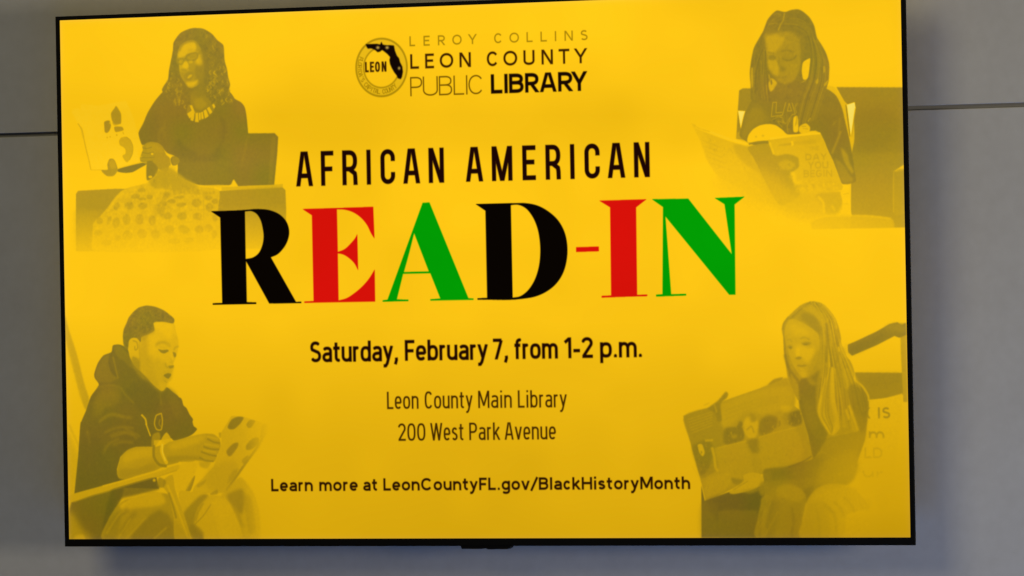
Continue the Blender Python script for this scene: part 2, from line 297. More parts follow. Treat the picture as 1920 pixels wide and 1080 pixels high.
# outlines and tones of the poster, in poster units (1600 x 900)
def V(s): return [tuple(float(v) for v in q.split(",")) for q in s.split()]
FIGURES = [
 (('v',325,416.9),[
  ('p',0.93,1.3,1,V("368,205.4 421.9,206.5 428.7,213.1 426.4,240.4 419.2,295.2 348.6,295.6 338.5,280.9"),0),
  ('s',0.8,2,0.5,8,V("420.1,212.8 411.4,293.2")),
  ('p',0.62,1.2,1,V("307.5,303.2 380.8,299 433.5,297.7 441,304.5 441.7,338 439.6,404.8 305.4,402.2"),0),
  ('s',0.3,1.2,0.8,6,V("316,299.6 376,298.5 435.9,296.9")),
  ('p',0.62,1.2,1,V("26.1,301.5 30.4,296.3 105.1,294.4 139.3,295.6 137,403.2 24,401.1"),0),
  ('p',0.5,12,0.7,V("25.5,331.2 75,332.2 73.6,397.8 24.1,396.8"),0),
  ('p',0.24,1.6,1,V("59.9,353.1 72.3,342.7 87.3,328.3 99.8,313.7 117.3,298.3 139.4,291.4 168.7,285.7 195.7,269.5 222.4,268 241.6,279 272.7,294.4 311.1,301.6 308,337.2 311.4,402.3 60.1,401.8 58.3,372.1"),1),
  ('p',0.55,3,0.6,V("171.4,273.1 198.3,265.3 222.4,272.2 265.4,294.3 246,300.1 221.8,299.6 204.9,297.1 187.9,296.7 173.5,287.9"),1),
  ('p',0.5,3,0.8,V("204.8,301.3 197.2,313.8 187.2,328.3 189.4,341 199,345.4 204.2,328.7 209.4,311.9 216.8,305.8"),1),
  ('p',0.5,3,0.6,V("217.2,289 246.2,287.5 275,300.8 306.2,305.7 282,309.3 248.3,306.5 221.6,308"),1),
  ('p',0.51,1.9,0.8,V("165.7,297.3 165.2,298.7 163.6,299.9 161.1,300.9 157.9,301.5 154.8,301.5 152,301.1 150.1,300.2 149.3,298.9 149.7,297.6 151.3,296.3 153.9,295.3 157,294.8 160.2,294.7 162.9,295.2 164.9,296.1"),1),
  ('p',0.51,1.9,0.8,V("154.3,307.5 153.8,309.2 152,310.7 149.1,311.9 145.7,312.6 142.1,312.6 139,312 136.8,310.8 135.9,309.3 136.4,307.6 138.2,306.1 141,304.9 144.5,304.2 148.1,304.2 151.2,304.8 153.3,306"),1),
  ('p',0.51,1.9,0.8,V("141.6,322.1 141.6,324.8 140.3,327.4 137.8,329.5 134.5,330.7 130.9,330.9 127.6,330.1 125,328.3 123.6,325.8 123.5,323.1 124.8,320.5 127.3,318.4 130.6,317.2 134.2,317 137.6,317.8 140.1,319.6"),1),
  ('p',0.51,1.9,0.8,V("168,324 167.7,326.4 166.2,328.5 163.6,330.1 160.4,331 157,331 154,330.1 151.8,328.4 150.7,326.3 150.9,324 152.5,321.8 155.1,320.2 158.3,319.3 161.7,319.3 164.7,320.2 166.9,321.9"),1),
  ('p',0.51,1.9,0.8,V("111.8,326.5 110,328.8 107.8,330.5 105.4,331.2 103.3,330.9 101.7,329.6 101,327.5 101.1,325 102.1,322.4 103.9,320.1 106.1,318.4 108.5,317.7 110.6,318 112.2,319.3 112.9,321.4 112.8,323.9"),1),
  ('p',0.51,1.9,0.8,V("112.4,354 111.1,357.7 108.9,360.7 106.2,362.6 103.3,363 100.7,361.8 98.7,359.3 97.7,355.8 97.9,351.9 99.2,348.2 101.3,345.1 104.1,343.3 107,342.9 109.6,344.1 111.5,346.6 112.5,350.1"),1),
  ('p',0.51,1.9,0.8,V("134.5,349.3 133.4,352.9 131.3,355.9 128.4,357.7 125.3,358.2 122.3,357.2 120,354.8 118.6,351.5 118.5,347.8 119.5,344.1 121.6,341.2 124.5,339.3 127.6,338.9 130.6,339.9 132.9,342.3 134.3,345.6"),1),
  ('p',0.51,1.9,0.8,V("160.6,348.4 159.9,351.9 158,354.9 155.3,356.9 152.1,357.5 148.9,356.7 146.3,354.7 144.6,351.6 144,348 144.7,344.5 146.6,341.5 149.3,339.6 152.5,338.9 155.6,339.7 158.3,341.8 160,344.8"),1),
  ('p',0.51,1.9,0.8,V("184.3,351 183.7,354.4 182.2,357.2 180,359.1 177.3,359.7 174.8,359 172.6,357 171.2,354.1 170.7,350.7 171.3,347.3 172.9,344.5 175.1,342.6 177.7,342 180.3,342.7 182.5,344.7 183.9,347.6"),1),
  ('p',0.51,1.9,0.8,V("179.8,310.2 179.3,311.7 177.8,312.9 175.6,313.6 173,313.9 170.4,313.5 168.2,312.7 166.7,311.4 166.2,309.9 166.8,308.5 168.3,307.3 170.5,306.5 173.1,306.3 175.7,306.6 177.9,307.5 179.3,308.8"),1),
  ('p',0.51,1.9,0.8,V("217,343.7 216.3,345.9 214.5,347.8 211.8,349 208.6,349.4 205.5,348.9 202.8,347.5 201.1,345.6 200.5,343.3 201.2,341.1 203,339.2 205.7,338 208.9,337.6 212,338.1 214.7,339.5 216.4,341.4"),1),
  ('p',0.51,1.9,0.8,V("245.9,324.2 245.3,325.8 243.2,327.3 240,328.4 236.1,328.9 232.2,328.8 228.9,328.1 226.6,326.8 225.7,325.3 226.3,323.6 228.4,322.1 231.6,321 235.5,320.5 239.4,320.6 242.7,321.4 245,322.6"),1),
  ('p',0.51,1.9,0.8,V("276.2,322.9 275.4,325.6 273.1,327.8 269.8,329.3 265.9,329.8 262,329.2 258.8,327.5 256.6,325.2 255.9,322.4 256.7,319.7 259,317.4 262.3,316 266.2,315.5 270.1,316.1 273.3,317.8 275.5,320.1"),1),
  ('p',0.51,1.9,0.8,V("246.3,344.7 245.5,347.4 243.3,349.7 240.2,351.2 236.4,351.7 232.8,351 229.6,349.4 227.6,347.1 226.9,344.3 227.7,341.6 229.9,339.3 233,337.8 236.7,337.4 240.4,338 243.5,339.6 245.6,342"),1),
  ('p',0.51,1.9,0.8,V("276,346 275.2,348.4 273.2,350.4 270.2,351.7 266.7,352.1 263.2,351.5 260.2,350.1 258.3,348 257.6,345.6 258.4,343.2 260.4,341.2 263.4,339.9 266.9,339.5 270.4,340 273.4,341.5 275.3,343.5"),1),
  ('p',0.51,1.9,0.8,V("221.1,366.9 220.4,369.8 218.3,372.2 215.3,373.8 211.8,374.3 208.2,373.7 205.3,372 203.3,369.5 202.7,366.5 203.5,363.7 205.5,361.2 208.5,359.7 212.1,359.2 215.6,359.8 218.5,361.5 220.5,364"),1),
  ('p',0.51,1.9,0.8,V("251,371.1 249.1,373.2 245.8,374.4 241.5,374.5 237,373.6 232.9,371.6 229.8,369 228.3,366.2 228.5,363.5 230.4,361.4 233.7,360.2 238,360 242.5,361 246.6,363 249.7,365.6 251.2,368.4"),1),
  ('p',0.51,1.9,0.8,V("279.1,368.1 278.4,370.6 276.3,372.8 273.3,374.2 269.8,374.6 266.3,374 263.4,372.5 261.4,370.3 260.8,367.7 261.5,365.2 263.6,363 266.6,361.6 270.1,361.2 273.6,361.8 276.5,363.3 278.5,365.5"),1),
  ('p',0.51,1.9,0.8,V("95.4,349.7 93.9,352.4 92,354.6 90.1,355.8 88.5,355.9 87.3,354.9 86.9,352.9 87.1,350.2 88.1,347.2 89.7,344.4 91.6,342.3 93.5,341.1 95.1,341 96.3,342 96.7,344 96.4,346.7"),1),
  ('p',0.51,1.9,0.8,V("78.7,347.2 79.1,349.6 78.5,352 76.9,353.9 74.6,355.1 71.9,355.4 69.3,354.7 67.1,353.1 65.7,351 65.3,348.5 65.9,346.2 67.5,344.3 69.8,343.1 72.5,342.8 75.1,343.5 77.3,345"),1),
  ('p',0.51,1.9,0.8,V("78.1,370.4 77.4,372.1 75.5,373.6 72.6,374.6 69.2,374.8 65.9,374.4 63,373.4 61.1,371.8 60.5,370 61.2,368.2 63.2,366.8 66,365.8 69.4,365.5 72.8,366 75.6,367 77.5,368.6"),1),
  ('p',0.51,1.9,0.8,V("138.1,375.8 137.2,379 135,381.7 131.6,383.5 127.7,384 123.8,383.3 120.5,381.4 118.3,378.6 117.6,375.4 118.5,372.2 120.7,369.5 124.1,367.7 128,367.1 131.9,367.9 135.2,369.8 137.4,372.5"),1),
  ('p',0.51,1.9,0.8,V("167.3,373.2 166.5,376.4 164.2,379.1 160.9,380.9 157,381.4 153.1,380.7 149.8,378.8 147.6,376 146.9,372.8 147.8,369.6 150,366.9 153.4,365.1 157.3,364.6 161.2,365.3 164.5,367.2 166.6,370"),1),
  ('p',0.51,1.9,0.8,V("193.1,374.8 192.3,377.8 190.2,380.4 187.2,382.1 183.7,382.6 180.2,381.9 177.2,380.1 175.2,377.5 174.6,374.4 175.4,371.4 177.4,368.8 180.5,367.1 184,366.6 187.5,367.3 190.5,369.1 192.4,371.7"),1),
  ('p',0.51,1.9,0.8,V("96.8,387.7 96,389.7 93.6,391.5 90.1,392.6 86,392.9 81.9,392.4 78.4,391.2 76.1,389.4 75.3,387.2 76.2,385.1 78.6,383.4 82.1,382.3 86.2,381.9 90.3,382.4 93.8,383.7 96.1,385.5"),1),
  ('p',0.51,1.9,0.8,V("114.6,379.5 114.1,381.6 112.6,383.4 110.6,384.5 108.1,384.9 105.7,384.4 103.7,383.2 102.3,381.4 101.9,379.3 102.4,377.2 103.8,375.4 105.9,374.3 108.4,373.9 110.8,374.4 112.8,375.6 114.1,377.4"),1),
  ('p',0.51,1.9,0.8,V("232.1,388.2 231.1,390.1 228.4,391.7 224.5,392.7 219.8,393 215.2,392.5 211.3,391.3 208.7,389.7 207.8,387.7 208.8,385.8 211.5,384.2 215.4,383.2 220.1,382.9 224.7,383.4 228.6,384.5 231.2,386.2"),1),
  ('p',0.51,1.9,0.8,V("259.7,386.6 258.8,388.5 256.5,390.1 253,391.1 248.9,391.4 244.9,391 241.4,389.8 239.2,388.1 238.4,386.2 239.2,384.3 241.6,382.7 245.1,381.7 249.1,381.4 253.2,381.8 256.6,383 258.9,384.7"),1),
  ('p',0.51,1.9,0.8,V("296.3,366.3 295.6,369.1 293.8,371.3 291.1,372.8 287.9,373.3 284.8,372.7 282.2,371.1 280.5,368.7 279.9,366 280.6,363.3 282.4,361 285.1,359.5 288.2,359 291.4,359.6 294,361.2 295.7,363.6"),1),
  ('p',0.51,1.9,0.8,V("298.5,330.7 297.9,333.4 296.2,335.7 293.9,337.2 291.1,337.7 288.3,337.1 286,335.5 284.5,333.1 284,330.4 284.6,327.7 286.2,325.4 288.6,323.9 291.4,323.4 294.1,324 296.5,325.6 298,328"),1),
  ('p',0.51,1.9,0.8,V("297.4,313.9 296.7,315.5 294.9,316.8 292.2,317.6 289.1,317.9 286,317.5 283.3,316.5 281.6,315.1 281,313.5 281.6,311.9 283.4,310.6 286.1,309.8 289.3,309.5 292.4,309.9 295,310.9 296.8,312.3"),1),
  ('p',0.51,1.9,0.8,V("237.4,295.7 236.7,298.1 234.9,300.1 232.2,301.4 229,301.8 225.9,301.3 223.2,299.9 221.5,297.8 220.9,295.4 221.6,292.9 223.4,290.9 226.1,289.6 229.3,289.2 232.4,289.8 235.1,291.2 236.8,293.3"),1),
  ('p',0.51,1.9,0.8,V("210.4,291.5 208.4,293.7 205.9,295 203.2,295.4 200.8,294.8 199.1,293.2 198.2,291 198.4,288.4 199.6,285.8 201.7,283.7 204.2,282.3 206.9,281.9 209.3,282.6 211,284.1 211.9,286.4 211.7,289"),1),
  ('p',0.51,1.9,0.8,V("241.9,311.6 241,312.5 238.7,313.3 235.3,313.8 231.2,313.9 227.1,313.6 223.7,313 221.4,312.1 220.6,311.1 221.4,310.2 223.7,309.4 227.2,308.9 231.3,308.8 235.4,309.1 238.8,309.7 241.1,310.6"),1),
  ('p',0.51,1.9,0.8,V("306.5,349.8 306.1,352.2 305,354.2 303.4,355.5 301.6,355.9 299.7,355.4 298.2,354 297.2,352 296.9,349.6 297.3,347.2 298.4,345.1 300,343.8 301.8,343.4 303.7,343.9 305.2,345.3 306.2,347.3"),1),
  ('p',0.51,1.9,0.8,V("305.7,377 305.2,379.6 303.9,381.7 302,383.1 299.8,383.6 297.6,383.1 295.7,381.6 294.5,379.4 294.1,376.8 294.6,374.2 295.9,372.1 297.8,370.7 300.1,370.2 302.3,370.7 304.1,372.2 305.3,374.4"),1),
  ('p',0.51,1.9,0.8,V("308.6,320.4 308,322.2 306.7,323.6 304.6,324.6 302.2,324.9 299.8,324.5 297.8,323.5 296.5,321.9 296,320.1 296.5,318.4 297.9,316.9 300,316 302.4,315.7 304.8,316.1 306.8,317.1 308.1,318.6"),1),
  ('p',0.51,1.9,0.8,V("225.3,318.6 224.6,320 222.7,321.2 219.8,322 216.5,322.2 213.1,321.8 210.3,320.9 208.5,319.7 207.8,318.2 208.5,316.8 210.4,315.6 213.3,314.8 216.6,314.6 220,315 222.8,315.9 224.6,317.1"),1),
  ('p',0.51,1.9,0.8,V("167.1,313.1 166.4,314.1 164.5,314.8 161.7,315.3 158.3,315.4 155,315.2 152.2,314.6 150.3,313.7 149.6,312.7 150.3,311.8 152.2,311 155.1,310.5 158.4,310.4 161.8,310.7 164.6,311.3 166.5,312.1"),1),
  ('n',0.12,3.4,V("59.9,353.1 87.3,328.3 117.3,298.3 168.7,285.7 222.4,270.1 272.7,294.4 311.1,301.6 311.4,402.3 58.9,397.5"),1),
  ('s',0.4,1,0.6,2,V("279.6,309.3 279.7,363.9")),
  ('s',0.15,1.3,0.29,1.7,V("156.7,315.6 158.3,317.3 156.2,319")),
  ('s',0.1,1.3,0.45,1.5,V("130.5,379.3 127.6,382.2 131.2,385.1")),
  ('s',0.1,1.3,0.41,1.1,V("170.8,308.1 172.4,309.8 170.2,311.4")),
  ('s',0.5,1.3,0.26,1.7,V("205.2,305.2 207.6,307.8 204.4,310.2")),
  ('s',0.1,1.3,0.24,1,V("237.7,369.1 236.1,370.7 238.1,372.3")),
  ('s',0.15,1.3,0.37,0.9,V("280.3,312.8 278.4,314.7 280.7,316.7")),
  ('s',0.1,1.3,0.23,1,V("168.3,374.3 169.7,375.9 167.8,377.3")),
  ('s',0.5,1.3,0.32,1.8,V("270.3,318.1 268.8,319.6 270.7,321.2")),
  ('s',0.15,1.3,0.25,1.3,V("192.6,321.5 191.2,322.9 193,324.3")),
  ('s',0.15,1.3,0.47,1.6,V("256.9,367.8 254.2,370.5 257.6,373.3")),
  ('s',0.15,1.3,0.49,1.7,V("163.4,365.3 164.8,366.9 162.9,368.4")),
  ('s',0.5,1.3,0.4,1,V("123.1,336.3 125.7,339.1 122.1,341.9")),
  ('s',0.15,1.3,0.48,1.2,V("193.6,388.5 195.3,390.4 192.9,392.3")),
  ('s',0.1,1.3,0.26,1.4,V("155.1,383.3 152.2,386 155.7,388.9")),
  ('s',0.15,1.3,0.25,1.4,V("119.1,339.4 117.3,341.2 119.5,343.1")),
  ('s',0.5,1.3,0.41,1.5,V("144.4,315.1 141.6,317.8 145,320.5")),
  ('s',0.5,1.3,0.38,0.9,V("197,344.1 200,347.4 195.9,350.6")),
  ('s',0.5,1.3,0.44,1.6,V("288.9,360.5 286.6,362.7 289.5,365.2")),
  ('s',0.1,1.3,0.48,1.5,V("82.2,342.9 84.6,345.5 81.4,347.9")),
  ('s',0.15,1.3,0.24,1.1,V("281.2,326.3 282.8,328 280.6,329.6")),
  ('s',0.5,1.3,0.27,1.5,V("233.3,357.6 235.3,359.9 232.6,361.9")),
  ('s',0.5,1.3,0.27,1.2,V("184.3,353.8 182.5,355.6 184.8,357.5")),
  ('s',0.15,1.3,0.44,1.1,V("177.6,351 175.5,353.1 178,355.3")),
  ('s',0.1,1.3,0.38,1.1,V("142.5,329.4 140.7,331 142.9,332.8")),
  ('s',0.15,1.3,0.43,0.9,V("206.2,331.6 207.9,333.5 205.6,335.3")),
  ('s',0.15,1.3,0.26,1.4,V("238.6,333.4 240.2,335.2 238.1,336.9")),
  ('s',0.1,1.3,0.23,1.2,V("80.2,345.8 81.6,347.3 79.7,348.7")),
  ('s',0.15,1.3,0.29,1.2,V("221.3,389.7 218.3,392.7 222,395.8")),
  ('s',0.15,1.3,0.42,1.3,V("257,350.1 259.9,353.3 256,356.3")),
  ('s',0.5,1.3,0.34,1.1,V("188.1,311 189.4,312.5 187.5,314")),
  ('s',0.5,1.3,0.48,1.2,V("127.4,385.8 125.9,387.2 127.7,388.7")),
  ('s',0.1,1.3,0.28,1.8,V("260.7,379.6 259.1,381.2 261.1,382.8")),
  ('s',0.5,1.3,0.43,1.6,V("266.9,374.5 264.9,376.6 267.4,378.7")),
  ('s',0.15,1.3,0.47,1.5,V("161.3,359.9 163.9,362.6 160.4,365.2")),
  ('s',0.1,1.3,0.3,1.7,V("123.2,375.1 120.4,377.9 124,380.8")),
  ('s',0.1,1.3,0.28,1,V("132,387 133.8,389 131.3,390.9")),
  ('s',0.5,1.3,0.27,1.5,V("202.5,308.9 199.5,312 203.2,315.1")),
  ('s',0.5,1.3,0.21,1.5,V("286.4,337.4 289.4,340.6 285.3,343.8")),
  ('s',0.5,1.3,0.23,1.3,V("114,321.5 111.9,323.5 114.6,325.7")),
  ('s',0.15,1.3,0.32,1,V("199.2,392.1 196.3,395.1 200,398.2")),
  ('s',0.15,1.3,0.43,1.8,V("221.7,350 219,352.7 222.4,355.6")),
  ('s',0.5,1.3,0.47,1.3,V("67.9,388 70.3,390.6 67.2,392.9")),
  ('s',0.5,1.3,0.26,1.2,V("101,372.4 103.5,375.1 100.2,377.7")),
  ('s',0.15,1.3,0.26,1.5,V("240.8,354.2 239.3,355.7 241.2,357.3")),
  ('s',0.5,1.3,0.27,1.6,V("289.4,360.2 292,363.2 288.4,366")),
  ('s',0.1,1.3,0.28,1,V("277.9,390.9 276,392.9 278.3,394.9")),
  ('s',0.1,1.3,0.41,1,V("105.8,351 103,353.9 106.6,356.9")),
  ('s',0.1,1.3,0.42,1.8,V("132.6,316.4 134.1,317.9 132.1,319.4")),
  ('s',0.5,1.3,0.23,1.1,V("109.7,338.1 112,340.6 109,342.9")),
  ('s',0.5,1.3,0.39,1.6,V("186.9,335.4 188.8,337.5 186.2,339.5")),
  ('s',0.5,1.3,0.34,1.3,V("136.8,388.5 135.4,390 137.1,391.4")),
  ('s',0.1,1.3,0.22,1,V("101.8,340.5 104.8,343.8 100.8,347")),
  ('s',0.1,1.3,0.35,1.8,V("194.6,322.4 197.4,325.4 193.5,328.4")),
  ('s',0.1,1.3,0.35,1.5,V("279.2,348.8 281.9,351.7 278.2,354.4")),
  ('s',0.1,1.3,0.38,1.6,V("167.8,334 166.1,335.6 168.1,337.2")),
  ('s',0.1,1.3,0.47,1.6,V("110.7,390 112.5,392 109.9,394")),
  ('s',0.1,1.3,0.26,1.7,V("134.8,332.3 136.8,334.5 133.9,336.8")),
  ('s',0.15,1.3,0.32,1.7,V("227.2,358.4 228.5,359.9 226.7,361.3")),
  ('s',0.15,1.3,0.24,1.4,V("194.2,341.1 192.1,343.3 194.8,345.5")),
  ('s',0.1,1.3,0.29,1.1,V("168.9,303.8 166,306.7 169.6,309.8")),
  ('s',0.5,1.3,0.45,1.8,V("264.5,364.2 266.8,366.7 263.8,369")),
  ('s',0.1,1.3,0.36,0.9,V("141.6,379 138.5,382.1 142.5,385.4")),
  ('s',0.5,1.3,0.21,1.5,V("192,355.3 188.9,358.4 192.7,361.7")),
  ('s',0.15,1.3,0.23,1.7,V("295,342.9 293.3,344.7 295.3,346.4")),
  ('s',0.1,1.3,0.23,1,V("246.8,385.4 244.6,387.6 247.2,389.7")),
  ('s',0.5,1.3,0.37,1.2,V("298.7,381.1 296.4,383.5 299.3,386")),
  ('s',0.5,1.3,0.34,1.2,V("127.9,373.1 126.5,374.6 128.3,376.1")),
  ('s',0.5,1.3,0.22,1.8,V("175.3,386 177.2,388.1 174.7,390.1")),
  ('s',0.5,1.3,0.48,1.1,V("169.1,359.3 172,362.4 168.2,365.4")),
  ('s',0.15,1.3,0.39,1.5,V("215.8,387.8 213.4,390.1 216.4,392.6")),
  ('s',0.1,1.3,0.39,1.3,V("172.3,382 169.1,385.2 173.1,388.4")),
  ('s',0.15,1.3,0.28,1,V("291.5,346.8 289.3,349.1 292.1,351.4")),
  ('s',0.5,1.3,0.27,1.5,V("227,315.5 229.6,318.4 226.1,321.2")),
  ('s',0.15,1.3,0.44,1.5,V("291.1,342.6 292.8,344.4 290.5,346.1")),
  ('s',0.1,1.3,0.35,1,V("136.9,371.5 139.6,374.4 136,377.2")),
  ('s',0.1,1.3,0.37,1.7,V("225.8,387.6 228.5,390.5 224.9,393.3")),
  ('s',0.1,1.3,0.47,1.5,V("270.9,342.2 272.8,344.2 270.2,346.2")),
  ('s',0.1,1.3,0.44,1.6,V("238.2,328.2 234.9,331.4 239,334.8")),
  ('s',0.15,1.3,0.45,1.6,V("273.3,380.5 276,383.5 272.3,386.4")),
  ('s',0.15,1.3,0.48,1.7,V("115.5,392.9 117.8,395.5 114.6,398")),
  ('s',0.15,1.3,0.31,1,V("189,367.6 190.3,369 188.5,370.4")),
  ('s',0.15,1.3,0.41,1.4,V("91.5,336 88.8,338.7 92.2,341.5")),
  ('s',0.15,1.3,0.22,1.5,V("197.8,334.1 195.3,336.4 198.3,339")),
  ('s',0.5,1.3,0.34,1.5,V("290.9,388.3 288.4,390.8 291.5,393.5")),
  ('s',0.1,1.3,0.27,1,V("90.7,350.1 92.2,351.8 90.1,353.3")),
  ('s',0.15,1.3,0.23,1,V("278.5,345.4 276.2,347.8 279.2,350.2")),
  ('s',0.1,1.3,0.31,1.3,V("232.2,353.2 234.7,356 231.2,358.8")),
  ('s',0.1,1.3,0.22,0.9,V("285.2,367 288,370.1 284.3,373")),
  ('s',0.5,1.3,0.27,1.4,V("73.5,382.5 75.2,384.4 72.9,386.1")),
  ('s',0.15,1.3,0.5,1.4,V("130.3,382.6 131.9,384.3 129.7,386")),
  ('s',0.1,1.6,0.6,2.6,V("89.7,332.5 104.7,313.8 122.1,301.6")),
  ('s',0.12,1.8,0.6,2.4,V("204.4,318.1 221.6,310.1 241,306.3")),
  ('s',0.5,4,0.5,5,V("187.2,328.3 181.9,353.5 186.1,383.1")),
  ('p',0.93,1.2,1,V("202.9,129.9 215.2,127.9 257.6,123 334.5,134.4 344.8,145.4 356.9,151.8 363.7,159.6 366.9,171.9 369.1,193.3 369.7,208.5 363.9,235.8 356.4,256.9 349.1,275 338.4,285.4 333,292.9 313.7,292.5 271.7,291.5 243.7,281.7 229.8,273.7 230.2,258.5 225.2,241.5 209.5,235 190.4,217.7 160.3,220 153.3,199.8 162.9,183.2 172.1,165.1 186.6,145.5"),1),
  ('p',1.02,6,0.5,V("179,172.9 191.5,165.6 196.5,181 192.5,203.9 190.4,217.7 160.3,220 155.4,201.4"),1),
  ('p',1.04,8,0.6,V("231.1,214.1 255.3,236.1 290.2,243.1 316.8,228.5 316.4,249.8 272.5,251.8 237.5,244.9 220.1,235.2"),1),
  ('p',1.03,8,0.5,V("321.4,176.7 326.3,195.2 318.8,216.3 315.8,194.9"),1),
  ('p',0.88,8,0.5,V("244.3,255.7 281.2,253.6 324.7,268.3 333,289.9 289.2,291.9 245.5,281.8"),1),
  ('s',0.84,4,0.5,5,V("193.1,217.7 194.3,200.9 201.6,191.9")),
  ('s',0.82,3,0.5,5,V("368.8,208.5 362,238.8 354.6,261.4")),
  ('p',0.95,1,1,V("110.6,260.6 130.8,256 151,252.2 167.7,249.7 167.6,254 154.1,260.2 140.6,266.4 125.5,267.5 110.5,265"),1),
  ('s',0.84,4,0.5,4,V("207.1,178.3 203.3,191.9 204.8,207.3")),
  ('s',1.08,5,0.5,5,V("231.1,214.1 244.9,228.2 265.7,239.4")),
  ('s',1.06,5,0.5,5,V("317.9,176.6 324.5,195.1 318.8,216.3 307.9,237.4")),
  ('s',0.85,5,0.4,4,V("290,255.3 318.1,252.9 333.6,262.5")),
  ('s',0.84,5,0.45,5,V("351.5,157.7 359.8,177.8 361.1,199.1")),
  ('p',0.9,1.2,1,V("252.6,24.2 264.4,21.7 281.9,22.6 291.6,26.3 303.2,33.4 312.7,43.9 324.2,52.7 325.8,68 326.5,79.9 331,95.3 332.7,107.2 336.3,120.9 334.2,131 341.8,141.4 343.6,148.2 333.7,154.7 314.4,147.4 306.4,157.3 294.9,150.2 289.3,139.9 283.5,136.3 260.1,135.7 253.8,155.9 230.3,158.6 209.2,137.6 201.5,127.2 205.6,118.8 213.7,108.8 216,93.6 220.2,76.7 224.5,59.8 225.8,46.3 232.8,36.3 240.8,28.9"),1),
  ('n',0.1,3.4,V("252.6,24.2 264.4,21.7 281.9,22.6 291.6,26.3 303.2,33.4 312.7,43.9 324.2,52.7 325.8,68 326.5,79.9 331,95.3 332.7,107.2 336.3,120.9 334.2,131 341.8,141.4 343.6,148.2 333.7,154.7 314.4,147.4 306.4,157.3 294.9,150.2 289.3,139.9 283.5,136.3 260.1,135.7 253.8,155.9 230.3,158.6 209.2,137.6 201.5,127.2 205.6,118.8 213.7,108.8 216,93.6 220.2,76.7 224.5,59.8 225.8,46.3 232.8,36.3 240.8,28.9"),2),
  ('s',0.6,1.3,0.6,1.8,V("229.8,126.8 233.3,130.7 228.5,134.3")),
  ('s',0.42,1.3,0.39,1.7,V("217.8,123.3 214.8,126.4 218.5,129.6")),
  ('s',0.6,1.3,0.62,2,V("233.3,148.2 236.1,151.4 232.2,154.4")),
  ('s',0.6,1.3,0.72,1.7,V("218.4,105.9 220,107.7 217.8,109.4")),
  ('s',0.6,1.3,0.52,2,V("232.6,132 229.9,134.8 233.4,137.7")),
  ('s',0.6,1.3,0.57,2.1,V("233.7,151 235.5,152.9 233.1,154.6")),
  ('s',0.6,1.3,0.78,1.6,V("210.8,126.4 208.9,128.3 211.2,130.3")),
  ('s',0.6,1.3,0.78,1.6,V("237.4,141.2 235.3,143.4 238,145.7")),
  ('s',0.42,1.3,0.41,2,V("221.1,96.9 222.8,98.8 220.5,100.4")),
  ('s',1.05,1.3,0.51,1.6,V("231.8,154.3 235,157.9 230.7,161.2")),
  ('s',0.42,1.3,0.8,1.4,V("247.7,154.1 244.8,157.1 248.4,160.2")),
  ('s',0.42,1.3,0.32,1.7,V("236.5,128.1 234.8,129.8 236.9,131.6")),
  ('s',0.42,1.3,0.63,1.4,V("236.5,144.4 234,146.9 237.1,149.6")),
  ('s',0.42,1.3,0.47,1.9,V("235.4,144.6 237.3,146.6 234.8,148.4")),
  ('s',1.05,1.3,0.59,1.9,V("219.6,129.7 216.3,133 220.4,136.5")),
  ('s',0.6,1.3,0.37,1.2,V("240.6,116 237.9,118.7 241.2,121.5")),
  ('s',0.6,1.3,0.75,1.7,V("232.8,107.1 236,110.6 231.7,113.9")),
  ('s',0.42,1.3,0.59,1.5,V("231.5,124.3 227.9,127.9 232.5,131.9")),
  ('s',1.05,1.3,0.45,1.2,V("247.7,130.8 245.4,133 248.2,135.4")),
  ('s',0.42,1.3,0.75,1.6,V("217.6,114 214.7,117 218.3,120")),
  ('s',0.42,1.3,0.49,1.8,V("240.5,128.7 238.6,130.6 241,132.6")),
  ('s',0.42,1.3,0.5,1.7,V("212.8,110.2 210.8,112.1 213.2,114.2")),
  ('s',0.42,1.3,0.59,2.2,V("213.3,120.7 215.1,122.6 212.7,124.4")),
  ('s',0.42,1.3,0.38,1.3,V("237.7,115.6 234.8,118.5 238.5,121.5")),
  ('s',0.6,1.3,0.58,1.7,V("221.2,117.3 223.5,119.7 220.4,122")),
  ('s',0.6,1.3,0.78,1.2,V("232.8,123.9 230.5,126.3 233.3,128.7")),
  ('s',0.6,1.3,0.61,1.4,V("239.2,122.3 242.7,126.2 238,129.7")),
  ('s',0.6,1.3,0.48,2.3,V("232.5,139.4 234.8,141.9 231.6,144.3")),
  ('s',0.6,1.3,0.76,1.5,V("228.5,142.6 224.7,146.3 229.4,150.2")),
  ('s',1.05,1.3,0.79,1.3,V("219.5,99 217,101.4 220,103.9")),
  ('s',1.05,1.3,0.64,1.8,V("230.1,150.4 233.4,154.1 228.9,157.5")),
  ('s',0.42,1.3,0.45,2.2,V("241.2,145.3 244.1,148.5 240.3,151.5")),
  ('s',0.6,1.3,0.59,2,V("236.6,134.6 238.8,137 235.9,139.2")),
  ('s',0.42,1.3,0.7,2.1,V("238.4,117 240.4,119.2 237.7,121.2")),
  ('s',0.58,1.3,0.5,1.2,V("313.4,127.5 310.3,130.7 314.3,133.9")),
  ('s',1.06,1.3,0.62,1.2,V("302.3,137.6 299.1,140.7 303.1,144.1")),
  ('s',0.4,1.3,0.71,1.8,V("306.7,97 303.8,99.9 307.4,103")),
  ('s',1.06,1.3,0.36,1.8,V("324.5,137.4 322.7,139.2 324.9,141")),
  ('s',1.06,1.3,0.79,1.9,V("294,111 295.9,113.1 293.4,115")),
  ('s',0.58,1.3,0.58,1.9,V("316,88.7 318.9,91.8 315.1,94.7")),
  ('s',0.58,1.3,0.74,2.3,V("323.3,88.8 325.2,91 322.6,93")),
  ('s',0.58,1.3,0.6,1.6,V("309.1,103.8 311.2,106.1 308.4,108.3")),
